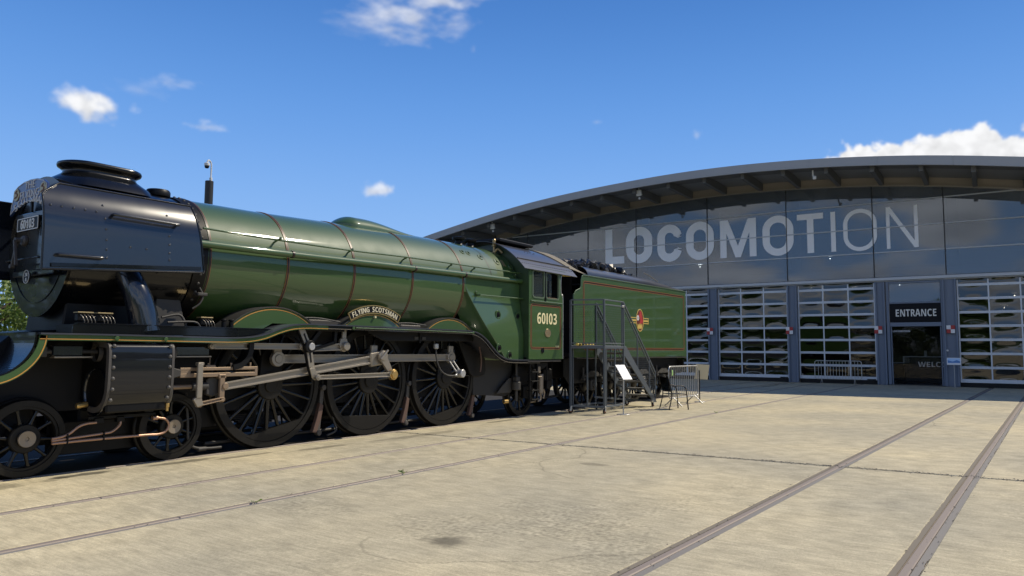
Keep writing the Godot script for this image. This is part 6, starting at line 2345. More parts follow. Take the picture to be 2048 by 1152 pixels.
# ---------------------------------------------------------------- tender
func build_tender() -> void:
	var t := node("tender", self, Transform3D(Basis.IDENTITY, Vector3(12.5, 0, 0)))
	tag(t, "green locomotive tender heaped with coal behind the cab, red lion crest on its side", "tender")
	var b: MB
	for s in [1.0, -1.0]:
		var z0 := minf(1.315 * s, 1.335 * s)
		var z1 := maxf(1.315 * s, 1.335 * s)
		var zf := z1 if s > 0 else z0
		b = MB.new()
		var p := smooth(v2([0.10, 1.43, 0.10, 2.6, 0.10, 2.95, 0.13, 3.10, 0.21, 3.19, 0.33, 3.235, 0.43, 3.27, 0.49, 3.36, 0.505, 3.50, 0.54, 3.60, 0.62, 3.645, 0.8, 3.655]), 3)
		p.append_array(v2([7.93, 3.70, 7.96, 1.43]))
		b.prism(p, z0, z1, 0.003)
		var sd := obj("side_sheet", b, M["green_paint"], t)
		b = MB.new()
		b.tube(smooth3(v3([0.10, 1.45, zf, 0.10, 2.95, zf, 0.13, 3.10, zf, 0.21, 3.19, zf, 0.33, 3.235, zf, 0.43, 3.27, zf, 0.49, 3.36, zf, 0.505, 3.50, zf, 0.54, 3.60, zf, 0.62, 3.645, zf, 0.8, 3.655, zf, 3.0, 3.67, zf, 7.9, 3.70, zf]), 3), 0.02, 8)
		obj("edge_beading", b, M["green_paint"], sd)
		if s > 0.0:
			var lp := PackedVector2Array()
			lp.append_array(arc(0.72, 1.73, 0.07, 180, 270, 4))
			lp.append_array(arc(7.67, 1.745, 0.07, 270, 360, 4))
			lp.append_array(arc(7.67, 3.43, 0.07, 0, 90, 4))
			lp.append_array(arc(0.72, 3.40, 0.07, 90, 180, 4))
			b = MB.new()
			b.ribbon(lp, -0.02, 0.02, zf + 0.0005, zf + 0.002, true)
			obj("lining_black", b, M["line_black"], sd)
			for o in [-0.027, 0.027]:
				b = MB.new()
				b.ribbon(lp, o - 0.008, o + 0.008, zf + 0.0005, zf + 0.0025, true)
				obj("lining", b, M["orange_line"], sd)
			crest(sd, Vector3(4.17, 2.555, zf))
			b = MB.new()
			b.box(Vector3(5.33, 2.6, zf + 0.0005), Vector3(0.012, 1.9, 0.002))
			obj("sheet_seam", b, M["seam_green"], sd)
		# curved-in top and step
		b = MB.new()
		var rows: Array = []
		for x in [0.95, 2.2, 3.6, 5.0, 6.4, 7.2, 7.65, 7.93]:
			var q := PackedVector3Array()
			var drop := smoothstep(5.0, 7.93, x)
			for k in 8:
				var a := PI * 0.5 * k / 7.0
				q.append(Vector3(x, 3.655 + 0.04 * x / 8.0 + 0.30 * sin(a) * (1.0 - drop * 0.62), (1.30 - 0.36 * (1.0 - cos(a)) ) * s))
			rows.append(q)
		b.plate(rows, 0.012, s < 0.0)
		obj("coping_plate", b, M["tender_top"], t)
		# outside frame with slots, axle boxes and springs
		b = MB.new()
		b.prism(v2([0.1, 1.30, 0.1, 0.95, 0.35, 0.72, 7.6, 0.72, 7.9, 0.95, 7.9, 1.40, 0.1, 1.40]), minf(1.0 * s, 1.03 * s), maxf(1.0 * s, 1.03 * s), 0.006)
		obj("tender_frame", b, M["satin_black"], t)
		for x in [1.30, 2.90, 4.58, 6.18]:
			var xx: float = x + 0.25
			var w := node("tender_wheel", t, Transform3D(Basis(Vector3.UP, 0.0 if s > 0 else PI), Vector3(xx, 0.635, 0.75 * s)))
			var c: Dictionary
			if not wheel_cache.has("tender"):
				b = MB.new()
				b.lathe(v2([0.54, -0.065, 0.663, -0.065, 0.655, -0.035, 0.635, -0.02, 0.628, 0.066, 0.622, 0.072, 0.54, 0.072, 0.54, -0.065]), 48, 0.95)
				c.tyre = b.mesh(M["wheel_dark"])
				b = MB.new()
				b.lathe(v2([0.0, 0.09, 0.16, 0.09, 0.18, 0.07, 0.18, -0.07]).duplicate(), 24, 0.6)
				c.hub = b.mesh(M["wheel_dark"])
				b = MB.new()
				b.tube(v3([0, 0.16, 0, 0, 0.56, 0]), 0.032, 8)
				c.spoke = b.mesh(M["satin_black"])
				wheel_cache["tender"] = c
			c = wheel_cache["tender"]
			inst("tyre", c.tyre, w, Transform3D.IDENTITY)
			inst("hub", c.hub, w, Transform3D.IDENTITY)
			for i in 12:
				inst("spoke", c.spoke, w, Transform3D(Basis(Vector3(0, 0, 1), TAU * i / 12), Vector3.ZERO))
			b = MB.new()
			b.box(Vector3(xx, 0.66, 1.08 * s), Vector3(0.30, 0.30, 0.16), 0.03)
			b.cyl(Vector3(xx, 0.66, 1.1 * s), Vector3(xx, 0.66, 1.2 * s), 0.10, 18, 0.015)
			obj("axle_box", b, M["grey_grime"], t)
			b = MB.new()
			for k in 6:
				b.box(Vector3(xx, 0.90 + k * 0.028, 1.09 * s), Vector3(1.05 - k * 0.14, 0.024, 0.09), 0.004)
			for e in [-0.5, 0.5]:
				b.cyl(Vector3(xx + e, 0.80, 1.09 * s), Vector3(xx + e, 1.15, 1.09 * s), 0.03, 8)
				b.box(Vector3(xx + e, 0.83, 1.09 * s), Vector3(0.09, 0.07, 0.12), 0.012)
			obj("leaf_spring", b, M["grey_grime"], t)
	# ends, tank top, coal bunker
	b = MB.new()
	b.box(Vector3(7.945, 2.57, 0), Vector3(0.03, 2.24, 2.60), 0.005)
	obj("rear_sheet", b, M["green_paint"], t)
	b = MB.new()
	b.box(Vector3(0.62, 2.3, 0), Vector3(0.03, 1.75, 2.60))
	b.box(Vector3(0.35, 1.50, 0), Vector3(0.7, 0.08, 2.5))
	b.box(Vector3(0.66, 3.4, 0.0), Vector3(0.03, 0.75, 1.9))
	obj("front_bulkhead", b, M["hull_black"], t)
	b = MB.new()
	b.box(Vector3(4.3, 3.42, 0), Vector3(7.2, 0.04, 2.56))
	b.prism(v2([5.3, 3.44, 7.85, 3.44, 7.85, 3.80, 5.9, 3.84]), -0.85, 0.85, 0.01)
	b.box(Vector3(4.2, 1.42, 0), Vector3(7.7, 0.06, 2.60), 0.01)
	obj("tank_top", b, M["tender_top"], t)
	b = MB.new()
	b.prism(v2([6.1, 3.85, 7.9, 3.80, 7.6, 3.92, 6.4, 4.10, 5.9, 4.02]), -0.5, -0.47)
	b.bar(Vector3(5.2, 4.12, 0.3), Vector3(7.2, 3.96, 0.5), 0.02, 0.3)
	b.cyl(Vector3(7.2, 3.82, 0.0), Vector3(7.2, 3.98, 0.0), 0.3, 20, 0.02)
	obj("bunker_back", b, M["hull_black"], t)
	b = MB.new()
	b.tube(v3([5.35, 4.16, 0.93, 5.7, 4.10, 0.98, 6.2, 3.92, 1.06]), 0.014, 6)
	b.tube(v3([5.9, 4.14, -0.2, 6.6, 4.02, 0.3, 7.6, 3.82, 0.9]), 0.012, 6)
	obj("fire_iron_rest", b, M["steel"], t)
	b = MB.new()
	b.box(Vector3(-0.25, 1.45, 0), Vector3(0.6, 0.05, 2.2))
	b.box(Vector3(4.0, 1.1, 0), Vector3(7.4, 0.5, 1.1), 0.02)
	obj("under_frame", b, M["hull_black"], t)
	for s in [0.87, -0.87]:
		b = MB.new()
		b.cyl(Vector3(7.96, 1.06, s), Vector3(8.35, 1.06, s), 0.10, 18, 0.01)
		b.cyl(Vector3(8.35, 1.06, s), Vector3(8.40, 1.06, s), 0.23, 28, 0.015)
		obj("buffer", b, M["satin_black"], t)
	b = MB.new()
	b.box(Vector3(7.9, 1.12, 0), Vector3(0.08, 0.4, 2.5), 0.01)
	obj("rear_beam", b, M["satin_black"], t)
	# coal lumps: one heap
	var lump := []
	for v in 4:
		rng.seed = 500 + v
		b = MB.new()
		var pts: Array[Vector3] = []
		for i in 9:
			var u := -1.0 + 2.0 * (i + 0.5) / 9.0
			var a := i * 2.4
			pts.append(Vector3(sqrt(1.0 - u * u) * cos(a), u, sqrt(1.0 - u * u) * sin(a)) * rng.randf_range(0.7, 1.2))
		hull(b, pts)
		lump.append(b)
	b = MB.new()
	rng.seed = 61
	for i in 1150:
		var x := rng.randf_range(0.75, 5.4)
		var z := rng.randf_range(-0.95, 0.98)
		var m := (x - 2.4) / (2.7 if x > 2.4 else 1.9)
		var top := 3.84 + 0.38 * maxf(0.0, 1.0 - m * m) * (1.0 - 0.55 * z * z) + (0.05 if z > 0.6 else 0.0)
		var y := top - absf(rng.randfn()) * 0.07 + 0.02
		var s := rng.randf_range(0.05, 0.12) * (1.5 if rng.randf() < 0.15 else 1.0)
		b.xf = Transform3D(Basis.from_euler(Vector3(rng.randf() * TAU, rng.randf() * TAU, rng.randf() * TAU)) * Basis.from_scale(Vector3(s, s * rng.randf_range(0.6, 1.0), s * 1.1)), Vector3(x, y, z))
		var src: MB = lump[i % 4]
		for k in range(0, src.v.size(), 3):
			b.ftri(src.v[k], src.v[k + 1], src.v[k + 2], src.n[k])
	b.xf = Transform3D.IDENTITY
	b.prism(v2([0.7, 3.44, 5.3, 3.44, 5.0, 3.72, 3.4, 3.94, 2.4, 4.02, 1.4, 3.93, 0.7, 3.76]), -0.85, 0.85)
	var cl := obj("coal", b, M["coal"], t)
	cl.set_meta("kind", "stuff")

func hull(b: MB, pts: Array[Vector3]) -> void:
	var k := pts.size()
	for i in k:
		for j in range(i + 1, k):
			for l in range(j + 1, k):
				var nn := (pts[j] - pts[i]).cross(pts[l] - pts[i])
				if nn.length() < 1e-5:
					continue
				var pos := false
				var neg := false
				for m in k:
					if m == i or m == j or m == l:
						continue
					var d := nn.dot(pts[m] - pts[i])
					if d > 1e-5: pos = true
					elif d < -1e-5: neg = true
				if pos and neg:
					continue
				b.ftri(pts[i], pts[j], pts[l], nn if neg else -nn)

func crest(par: Node, c: Vector3) -> void:
	var n := node("crest", par, Transform3D(Basis.IDENTITY, c))
	var b := MB.new()
	var el := PackedVector2Array()
	for i in 40:
		var a := TAU * i / 40.0
		el.append(Vector2(cos(a) * 0.255, sin(a) * 0.335))
	for s in [-1.0, 1.0]:
		b.ribbon(v2([s * 0.25, 0.07, s * 0.62, 0.07, s * 0.62, -0.09, s * 0.25, -0.09]), -0.012, 0.012, 0.001, 0.004)
		b.box(Vector3(s * 0.44, -0.01, 0.002), Vector3(0.34, 0.055, 0.003))
	b.ribbon(el, -0.014, 0.012, 0.001, 0.006, true)
	obj("crest_gold", b, M["gold_line"], n)
	b = MB.new()
	b.prism(el, 0.0008, 0.003)
	obj("crest_field", b, M["crest_field"], n)
	# a red beast standing above a crown and holding a wheel
	b = MB.new()
	b.prism(smooth(v2([-0.03, -0.10, 0.02, 0.0, -0.02, 0.10, -0.09, 0.12, -0.10, 0.17, -0.03, 0.17, -0.04, 0.24, 0.03, 0.29, 0.10, 0.26, 0.12, 0.18, 0.17, 0.08, 0.17, -0.02, 0.21, 0.06, 0.225, 0.0, 0.18, -0.08, 0.13, -0.11, 0.11, -0.05, 0.07, -0.12, 0.0, -0.13, -0.03, -0.10]), 2), 0.0035, 0.0065)
	obj("crest_beast", b, M["crest_red"], n)
	b = MB.new()
	b.ribbon(arc(-0.15, 0.07, 0.068, 0, 350, 20), -0.014, 0.014, 0.0035, 0.007, true)
	for i in 4:
		var a := PI * i / 4.0
		b.box(Vector3(-0.15, 0.07, 0.005), Vector3(0.12, 0.012, 0.003), 0.0, Basis(Vector3(0, 0, 1), a))
	obj("crest_wheel", b, M["marker_white"], n)
	b = MB.new()
	b.prism(v2([-0.15, -0.26, 0.12, -0.26, 0.14, -0.20, 0.16, -0.10, 0.10, -0.16, 0.07, -0.09, 0.02, -0.16, -0.02, -0.08, -0.06, -0.16, -0.11, -0.10, -0.12, -0.16, -0.18, -0.11, -0.165, -0.20]), 0.0036, 0.0075)
	obj("crest_crown", b, M["gold_line"], n)

# ---------------------------------------------------------------- things on the yard
func mesh_panel(par: Node, nm: String, p: PackedVector2Array, xf: Transform3D, sx: float, sy: float, r: float, skew := 0.0) -> void:
	# wire mesh clipped to a polygon in its local XY plane
	var b := MB.new()
	b.xf = xf
	var lo := p[0]
	var hi := p[0]
	for q in p:
		lo = lo.min(q); hi = hi.max(q)
	for dirn in 2:
		var st := sx if dirn == 0 else sy
		var v := lo[dirn] + st * 0.5
		while v < hi[dirn]:
			var line := PackedVector2Array([Vector2(v, lo.y - 1), Vector2(v, hi.y + 1)]) if dirn == 0 else PackedVector2Array([Vector2(lo.x - 1, v), Vector2(hi.x + 1, v)])
			for seg in Geometry2D.intersect_polyline_with_polygon(line, p):
				var a := Vector3(seg[0].x, seg[0].y, 0)
				var e := Vector3(seg[seg.size() - 1].x, seg[seg.size() - 1].y, 0)
				if a.distance_to(e) > 0.01:
					b.bar(a, e, r, r, Vector3(0, 0, 1), 0.0)
			v += st
	obj(nm, b, M["stair_grey"], par)

func platform() -> void:
	var t := node("access_platform", self, Transform3D(Basis(Vector3.UP, 0.02), Vector3(12.68, 0, 2.2)))
	tag(t, "grey steel access platform with mesh sides and stairs on castors beside the cab", "steps")
	var b: MB
	var G: Material = M["stair_grey"]
	var H := 1.70
	var T := 2.93
	for q in [[0.0, 0.0, T], [1.15, 0.0, T], [-0.30, -0.82, T], [1.10, -0.82, H], [0.62, 0.0, H], [-0.15, -0.41, H], [0.10, 0.0, H], [-0.18, -0.82, H]]:
		b = MB.new()
		var hh: float = q[2]
		b.box(Vector3(q[0], (0.16 + hh) * 0.5, q[1]), Vector3(0.05, hh - 0.16, 0.05) if hh > 2.0 else Vector3(0.035, hh - 0.16, 0.035), 0.004)
		obj("post", b, G, t)
	b = MB.new()
	for z in [0.0, -0.82]:
		b.bar(Vector3(z * 0.366, 0.18, z), Vector3(1.15, 0.18, z), 0.05, 0.05)
		b.bar(Vector3(z * 0.366, H, z), Vector3(1.25, H, z), 0.07, 0.04)
	for x in [0.0, 1.15]:
		var sk := -0.30 if x == 0.0 else 0.0
		b.bar(Vector3(x, 0.18, 0), Vector3(x + sk, 0.18, -0.82), 0.05, 0.05, Vector3(1, 0, 0))
		b.bar(Vector3(x, H, 0), Vector3(x + sk, H, -0.82), 0.07, 0.04, Vector3(1, 0, 0))
	obj("base_frame", b, G, t)
	b = MB.new()
	b.xf = Transform3D(Basis(Vector3(1, 0, 0), Vector3(0, 0, 1), Vector3(0, -1, 0)), Vector3(0, H + 0.045, 0))
	b.prism(v2([0.02, -0.02, 1.15, -0.02, 1.15, -0.80, -0.27, -0.80]), -0.01, 0.01)
	obj("deck", b, M["deck_pale"], t)
	# guard rails
	b = MB.new()
	for y in [T, T - 0.125]:
		b.bar(Vector3(0, y, 0), Vector3(-0.30, y, -0.82), 0.035, 0.035, Vector3(1, 0, 0))
		b.bar(Vector3(0, y, 0), Vector3(1.15, y, 0), 0.035, 0.035)
	b.bar(Vector3(0.0, H + 0.1, 0), Vector3(1.15, H + 0.1, 0), 0.03, 0.03)
	b.bar(Vector3(0.0, H + 0.1, 0), Vector3(-0.30, H + 0.1, -0.82), 0.03, 0.03, Vector3(1, 0, 0))
	b.bar(Vector3(1.05, H, 0), Vector3(1.05, T, 0), 0.03, 0.03)
	obj("guard_rail", b, G, t)
	mesh_panel(t, "mesh_panel", v2([0.03, H + 0.1, 1.02, H + 0.1, 1.02, T - 0.12, 0.03, T - 0.12]), Transform3D.IDENTITY, 0.06, 0.06, 0.0035)
	mesh_panel(t, "mesh_panel", v2([0.03, H + 0.1, 0.87, H + 0.1, 0.87, T - 0.12, 0.03, T - 0.12]), Transform3D(Basis(Vector3.UP, PI * 0.5 + 0.351), Vector3.ZERO), 0.06, 0.06, 0.0035)
	# flight of steps
	var fl := 2.15
	for z in [0.0, -0.82]:
		b = MB.new()
		b.prism(v2([1.17, H + 0.03, 1.30, H + 0.03, 1.17 + fl + 0.06, 0.12, 1.17 + fl - 0.16, 0.12, 1.17, H - 0.20]), z - 0.015, z + 0.015, 0.003)
		obj("stringer", b, G, t)
		b = MB.new()
		var a := Vector3(1.15, T, z)
		var e := Vector3(1.15 + fl, 0.98, z)
		b.bar(a, e, 0.04, 0.04)
		b.bar(a - Vector3(0, 0.14, 0), e - Vector3(0, 0.14, 0), 0.03, 0.03)
		for f in [0.0, 0.42, 0.80, 1.0]:
			var top := a.lerp(e, f)
			var bot := Vector3(top.x, lerpf(H, 0.16, f), z)
			b.bar(bot, top, 0.032, 0.032)
		obj("hand_rail", b, G, t)
		mesh_panel(t, "mesh_panel", PackedVector2Array([Vector2(1.17, H + 0.02), Vector2(1.17 + fl, 0.18), Vector2(1.17 + fl, 0.82), Vector2(1.17, T - 0.16)]), Transform3D(Basis.IDENTITY, Vector3(0, 0, z)), 0.055, 0.055, 0.0035)
	for k in 7:
		b = MB.new()
		var f := (k + 0.7) / 7.6
		b.box(Vector3(1.27 + fl * f, lerpf(H, 0.14, f), -0.41), Vector3(0.26, 0.03, 0.78), 0.004)
		b.box(Vector3(1.38 + fl * f, lerpf(H, 0.14, f) - 0.02, -0.41), Vector3(0.015, 0.05, 0.78), 0.003)
		obj("tread", b, M["stair_tread"], t)
	b = MB.new()
	for f in [0.35, 0.62]:
		b.bar(Vector3(1.17 + fl * f - 0.1, lerpf(H, 0.14, f) - 0.12, -0.80), Vector3(1.17 + fl * f + 0.1, lerpf(H, 0.14, f) - 0.3, -0.02), 0.04, 0.02)
	b.bar(Vector3(1.0, 0.35, -0.80), Vector3(3.2, 0.16, -0.80), 0.05, 0.04)
	b.bar(Vector3(3.0, 0.17, 0.0), Vector3(3.0, 0.17, -0.82), 0.05, 0.04, Vector3(1, 0, 0))
	obj("brace", b, G, t)
	for q in [[0.0, 0.0], [-0.30, -0.82], [3.1, 0.0], [3.1, -0.82], [1.15, -0.82]]:
		var c := node("castor", t, Transform3D(Basis(Vector3.UP, q[0] + q[1]), Vector3(q[0], 0, q[1])))
		b = MB.new()
		b.cyl(Vector3(0, 0.065, -0.02), Vector3(0, 0.065, 0.02), 0.065, 18, 0.008)
		obj("tyre", b, M["rubber"], c)
		b = MB.new()
		b.cyl(Vector3(0, 0.065, -0.024), Vector3(0, 0.065, 0.024), 0.034, 14, 0.004)
		obj("wheel_centre", b, M["caster_orange"], c)
		b = MB.new()
		for s in [-1.0, 1.0]:
			b.bar(Vector3(0, 0.055, s * 0.032), Vector3(0.02, 0.16, s * 0.032), 0.05, 0.006)
		b.cyl(Vector3(0.02, 0.155, 0), Vector3(0.02, 0.19, 0), 0.04, 12, 0.004)
		obj("fork", b, M["galvanised"], c)
	b = MB.new()
	for k in 2:
		b.cyl(Vector3(1.05 + k * 0.06, T - 0.125, -0.02), Vector3(1.05 + k * 0.06, T - 0.125, 0.045), 0.03, 10, 0.005)
	obj("clamp", b, M["galvanised"], t)
	# striped chain tubes across the cab opening
	for q in [[Vector3(12.02, 3.555, 1.33), Vector3(12.60, 3.60, 1.25)], [Vector3(12.28, 1.775, 1.62), Vector3(13.05, 1.765, 1.72)]]:
		var g := node("striped_guard_tube", self, Transform3D(Basis.IDENTITY, q[0]))
		tag(g, "yellow and black striped foam tube under the cab roof edge" if q[0].y > 2.0 else "yellow and black striped foam tube along the platform deck", "foam tube", "striped foam tubes at the cab opening")
		var d: Vector3 = q[1] - q[0]
		for k in 12:
			b = MB.new()
			var ta := d * (k / 12.0)
			var tb := d * ((k + 1) / 12.0)
			b.cyl(ta, tb, 0.034 if k % 2 == 0 else 0.033, 12)
			obj("stripe", b, M["tape_yellow"] if k % 2 == 0 else M["satin_black"], g)

func yard_things() -> void:
	var b: MB
	# notice on a stand
	var s := node("notice_stand", self, Transform3D(Basis(Vector3.UP, deg_to_rad(-18.0)), Vector3(12.89, 0, 2.63)))
	tag(s, "white tilted notice on a thin metal post in front of the steps", "sign stand")
	b = MB.new()
	b.cyl(Vector3(0, 0, 0), Vector3(0, 0.012, 0), 0.17, 32, 0.004)
	obj("base", b, M["galvanised"], s)
	b = MB.new()
	b.cyl(Vector3(0, 0.01, 0), Vector3(0, 1.0, 0), 0.016, 10)
	obj("post", b, M["galvanised"], s)
	b = MB.new()
	var tilt := Basis(Vector3(1, 0, 0), deg_to_rad(-38.0))
	b.xf = Transform3D(tilt, Vector3(0, 1.07, 0.02))
	b.box(Vector3.ZERO, Vector3(0.33, 0.46, 0.012), 0.003)
	obj("panel", b, M["white_board"], s)
	b = MB.new()
	b.xf = Transform3D(tilt, Vector3(0, 1.07, 0.02))
	for k in 14:
		b.box(Vector3(-0.02 - 0.03 * (k % 3), 0.17 - k * 0.024, 0.0065), Vector3(0.22 - 0.03 * (k % 3), 0.006, 0.001))
	obj("print", b, M["print_grey"], s)
	# second sign, seen from behind
	s = node("sign_stand", self, Transform3D(Basis(Vector3.UP, deg_to_rad(-48.0)), Vector3(18.57, 0, 2.5)))
	tag(s, "cream sign board seen from behind on a post beyond the crowd barrier", "sign stand")
	b = MB.new()
	b.cyl(Vector3(0, 0, 0), Vector3(0, 0.012, 0), 0.17, 24, 0.004)
	obj("base", b, M["galvanised"], s)
	b = MB.new()
	b.cyl(Vector3(0, 0.01, 0), Vector3(0, 1.0, 0), 0.018, 10)
	obj("post", b, M["mast_black"], s)
	b = MB.new()
	b.xf = Transform3D(Basis(Vector3(1, 0, 0), deg_to_rad(12.0)) * Basis(Vector3(0, 0, 1), -0.06), Vector3(0.10, 0.95, -0.03))
	b.box(Vector3.ZERO, Vector3(0.44, 0.48, 0.012), 0.003)
	obj("panel", b, M["board_back"], s)
	# chair
	var c := node("garden_chair", self, Transform3D(Basis(Vector3.UP, deg_to_rad(-38.0)), Vector3(15.36, 0, 2.98)))
	tag(c, "black metal mesh garden armchair beside the crowd barrier", "chair")
	# local: front towards +x
	for z in [-0.27, 0.27]:
		b = MB.new()
		b.tube(smooth3(v3([0.27, 0.0, z * 1.04, 0.25, 0.25, z, 0.22, 0.52, z, 0.16, 0.63, z, 0.05, 0.66, z, -0.22, 0.645, z * 0.98]), 4), 0.017, 8)
		obj("front_leg", b, M["chair_black"], c)
		b = MB.new()
		b.tube(smooth3(v3([-0.32, 0.0, z, -0.25, 0.25, z * 0.97, -0.22, 0.45, z * 0.94, -0.27, 0.7, z * 0.92, -0.34, 0.93, z * 0.9]), 4), 0.016, 8)
		obj("rear_leg", b, M["chair_black"], c)
	b = MB.new()
	b.box(Vector3(0.0, 0.425, 0), Vector3(0.48, 0.018, 0.50), 0.006)
	b.bar(Vector3(0.235, 0.42, -0.26), Vector3(0.235, 0.42, 0.26), 0.03, 0.03, Vector3(1, 0, 0))
	obj("seat", b, M["chair_black"], c)
	b = MB.new()
	b.bar(Vector3(-0.34, 0.93, -0.25), Vector3(-0.34, 0.93, 0.25), 0.026, 0.026, Vector3(1, 0, 0))
	b.bar(Vector3(-0.235, 0.50, -0.25), Vector3(-0.235, 0.50, 0.25), 0.02, 0.02, Vector3(1, 0, 0))
	b.xf = Transform3D(Basis(Vector3(0, 0, 1), Vector3(-0.10, 0.42, 0).normalized(), Vector3(0.42, 0.10, 0).normalized()), Vector3(-0.24, 0.51, 0))
	var x := -0.24
	while x < 0.24:
		for k in 8:
			b.bar(Vector3(x, 0.05 * k, 0), Vector3(x + 0.026, 0.05 * k + 0.05, 0), 0.011, 0.005, Vector3(0, 0, 1), 0.0)
			b.bar(Vector3(x + 0.026, 0.05 * k, 0), Vector3(x, 0.05 * k + 0.05, 0), 0.011, 0.0055, Vector3(0, 0, 1), 0.0)
		x += 0.03
	obj("backrest", b, M["chair_black"], c)
	# crowd barriers
	var br := barrier(Vector3(17.02, 0, 2.60), -0.02)
	tag(br, "galvanised crowd barrier standing in sunshine beside the tender", "barrier", "crowd barriers")
	var tg := MB.new()
	tg.box(Vector3(-0.90, 0.98, 0.03), Vector3(0.07, 0.16, 0.01), 0.002)
	obj("paper_tag", tg, M["tag_green"], br)
	var b2: Node3D = br.duplicate()
	b2.transform = hall.transform * Transform3D(Basis.IDENTITY, Vector3(0.75, 0.0, 0.55))
	addc(self, b2, "crowd_barrier")
	tag(b2, "galvanised crowd barrier in the shade before the roller door left of the entrance", "barrier", "crowd barriers")
	b2.remove_child(b2.get_node("paper_tag"))
	# poster on a thin stand by the entrance
	s = node("poster_stand", self, hall.transform * Transform3D(Basis.IDENTITY, Vector3(5.82, 0, 0.75)))
	tag(s, "small blue poster on a thin stand right of the entrance", "sign stand")
	b = MB.new()
	b.cyl(Vector3(0, 0, 0), Vector3(0, 0.012, 0), 0.14, 20, 0.004)
	b.cyl(Vector3(0, 0.01, 0), Vector3(0, 1.15, 0), 0.014, 8)
	obj("post", b, M["galvanised"], s)
	b = MB.new()
	b.xf = Transform3D(Basis(Vector3(1, 0, 0), -0.25), Vector3(0, 1.21, 0.02))
	b.box(Vector3.ZERO, Vector3(0.56, 0.34, 0.012), 0.003)
	obj("panel", b, M["marker_white"], s)
	b = MB.new()
	b.xf = Transform3D(Basis(Vector3(1, 0, 0), -0.25), Vector3(0, 1.21, 0.02))
	b.box(Vector3(0, 0.03, 0.007), Vector3(0.50, 0.22, 0.002))
	obj("picture_sky", b, M["poster_sky"], s)
	b = MB.new()
	b.xf = Transform3D(Basis(Vector3(1, 0, 0), -0.25), Vector3(0, 1.21, 0.02))
	b.prism(v2([-0.25, -0.08, 0.25, -0.08, 0.25, 0.0, 0.12, 0.06, -0.05, -0.01, -0.25, 0.05]), 0.0085, 0.0095)
	obj("picture_land", b, M["poster_blue"], s)
	# camera mast behind the engine
	s = node("camera_mast", self, Transform3D(Basis.IDENTITY, Vector3(10.3, 0, -12.0)))
	tag(s, "black mast with white swan neck and dome camera rising behind the boiler", "mast")
	b = MB.new()
	b.cyl(Vector3(0, 0, 0), Vector3(0, 7.42, 0), 0.14, 16, 0.01)
	b.cyl(Vector3(0, 0, 0), Vector3(0, 0.03, 0), 0.25, 16)
	obj("pole", b, M["mast_black"], s)
	b = MB.new()
	b.cyl(Vector3(0.05, 7.42, 0), Vector3(0.05, 7.55, 0), 0.05, 10)
	b.tube(smooth3(v3([0.05, 7.45, 0.0, 0.05, 7.95, 0.0, 0.03, 8.08, 0.0, -0.04, 8.14, 0.02, -0.11, 8.12, 0.04, -0.15, 8.02, 0.05]), 4), 0.026, 8)
	obj("swan_neck", b, M["white_paint"], s)
	b = MB.new()
	b.cyl(Vector3(-0.15, 7.92, 0.05), Vector3(-0.15, 8.03, 0.05), 0.09, 16, 0.02)
	obj("camera_housing", b, M["white_paint"], s)
	b = MB.new()
	b.xf = MB.aim(Vector3(-0.15, 7.92, 0.05), Vector3.DOWN)
	b.lathe(v2([0.08, 0.0, 0.075, 0.04, 0.055, 0.075, 0.0, 0.09]), 16, 0.3)
	obj("camera_dome", b, M["mast_black"], s)
	# a scrap of weed and a leaf in the joints
	rng.seed = 17
	for q in [[0.85, 4.31], [14.9, 4.33], [3.1, 4.31]]:
		var wd := node("weed", self, Transform3D(Basis(Vector3.UP, q[0]), Vector3(q[0], 0, q[1])))
		tag(wd, ["small weed sprouting from the outer joint nearest the front wheels", "small weed in the outer joint out by the chair", "tiny weed in the outer joint abreast of the first driving wheel"][[0.85, 14.9, 3.1].find(q[0])], "weed", "weeds in the concrete joints")
		b = MB.new()
		for k in 9:
			var a := rng.randf() * TAU
			var l := rng.randf_range(0.03, 0.07)
			var nn := Vector3(-sin(a), 0.3, cos(a))
			b.ftri(Vector3(0, 0, 0), Vector3(cos(a) * l - sin(a) * 0.012, l * 0.7, sin(a) * l + cos(a) * 0.012), Vector3(cos(a) * l * 1.3, l * 0.55, sin(a) * l * 1.3), nn)
		obj("blades", b, M["leaf1"], wd)

func barrier(p: Vector3, turn: float) -> Node3D:
	var c := node("crowd_barrier", self, Transform3D(Basis(Vector3.UP, turn), p))
	var b := MB.new()
	var fr := rrect(0, 0.70, 2.2, 0.92, 0.12, 5)
	var pts := PackedVector3Array()
	for q in fr:
		pts.append(Vector3(q.x, q.y, 0))
	pts.append(pts[0])
	pts.append(pts[1])
	b.tube(pts, 0.02, 8)
	obj("frame", b, M["galvanised"], c)
	for k in 14:
		b = MB.new()
		var x := -1.0 + 2.0 * (k + 0.5) / 14.0
		b.cyl(Vector3(x, 0.24, 0), Vector3(x, 1.16, 0), 0.011, 6)
		obj("bar", b, M["galvanised"], c)
	for x in [-0.78, 0.78]:
		b = MB.new()
		b.tube(v3([x, 0.25, 0, x, 0.17, 0.10, x, 0.01, 0.27]), 0.016, 6)
		b.tube(v3([x, 0.25, 0, x, 0.17, -0.10, x, 0.01, -0.27]), 0.016, 6)
		obj("foot", b, M["galvanised"], c)
	return c

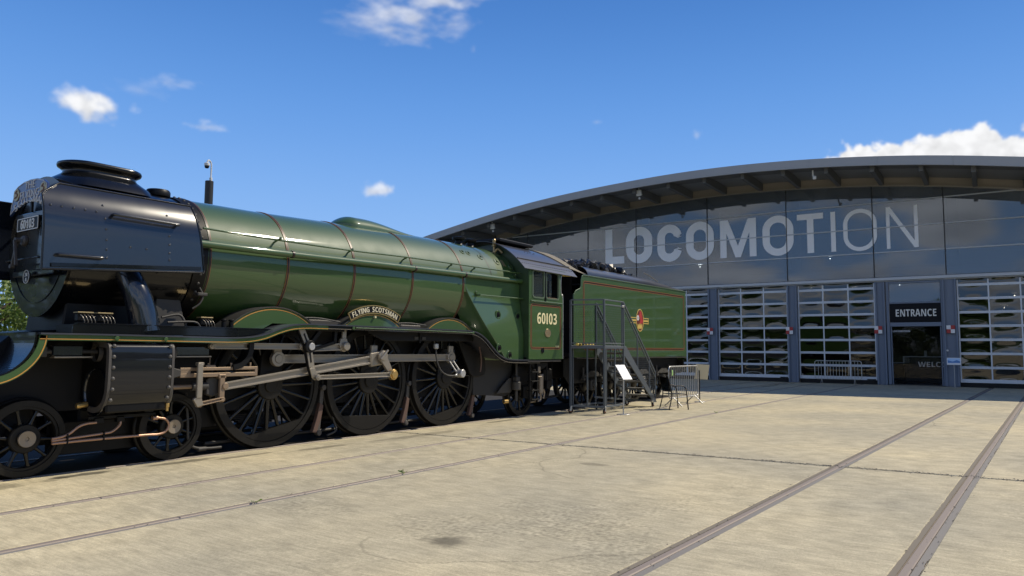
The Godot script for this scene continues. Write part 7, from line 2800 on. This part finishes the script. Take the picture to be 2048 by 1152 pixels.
func _ready() -> void:
	# camera
	var cam := Camera3D.new()
	cam.name = "camera"
	var a := 0.61298
	var pt := 0.08446
	var rl := 0.00672
	var fw := Vector3(cos(a) * cos(pt), sin(pt), -sin(a) * cos(pt))
	var rt := Vector3(sin(a), 0, cos(a))
	var up := rt.cross(fw)
	var r2 := rt * cos(rl) + up * sin(rl)
	var u2 := -rt * sin(rl) + up * cos(rl)
	cam.transform = Transform3D(Basis(r2, u2, -fw), Vector3(-3.99772, 1.6311, 11.01737))
	cam.fov = 43.336
	cam.near = 0.1
	cam.far = 3000.0
	add_child(cam)
	cam.current = true
	# sky, exposure
	var we := WorldEnvironment.new()
	we.name = "daylight"
	var env := Environment.new()
	env.background_mode = Environment.BG_SKY
	var sky := Sky.new()
	sky.sky_material = make_sky()
	env.sky = sky
	env.background_energy_multiplier = 1.0
	env.tonemap_mode = Environment.TONE_MAPPER_LINEAR
	env.tonemap_exposure = 1.0
	env.ambient_light_source = Environment.AMBIENT_SOURCE_SKY
	env.sdfgi_enabled = true
	env.ssao_enabled = true
	env.ssil_enabled = true
	we.environment = env
	add_child(we)
	# sun: behind the hall, to the right
	var sun := DirectionalLight3D.new()
	sun.name = "sun"
	sun.light_color = Color(1.0, 0.955, 0.87)
	sun.light_energy = 1.35
	sun.light_angular_distance = 0.53
	sun.shadow_enabled = true
	sun.transform = Transform3D(Basis.looking_at(-Vector3(0.76, 1.0, 0.50).normalized(), Vector3.UP), Vector3(0, 30, 0))
	add_child(sun)
	materials()
	mk("brass_letter", lin(0.75, 0.68, 0.48), 0.4, 0.2)
	mk("cylinder_black", lin(0.007, 0.008, 0.011), 0.33, 0.0, 0.8, 0.3)
	mk("bar_rust", lin(0.30, 0.22, 0.15), 0.5, 0.55)
	mk("window_trim", lin(0.10, 0.14, 0.09), 0.4)
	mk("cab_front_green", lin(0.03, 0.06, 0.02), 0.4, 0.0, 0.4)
	mk("ash_grey", lin(0.022, 0.022, 0.022), 0.65)
	mk("gold_line", lin(0.62, 0.44, 0.12), 0.45)
	mk("crest_field", lin(0.14, 0.03, 0.02), 0.5)
	mk("crest_red", lin(0.45, 0.04, 0.04), 0.5)
	mk("seam_green", lin(0.045, 0.10, 0.028), 0.4)
	mk("stair_tread", lin(0.16, 0.155, 0.14), 0.6)
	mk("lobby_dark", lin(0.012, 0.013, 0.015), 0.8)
	mk("tape_yellow", lin(0.75, 0.55, 0.12), 0.6)
	ground()
	trees()
	build_hall()
	build_loco()
	build_tender()
	platform()
	yard_things()
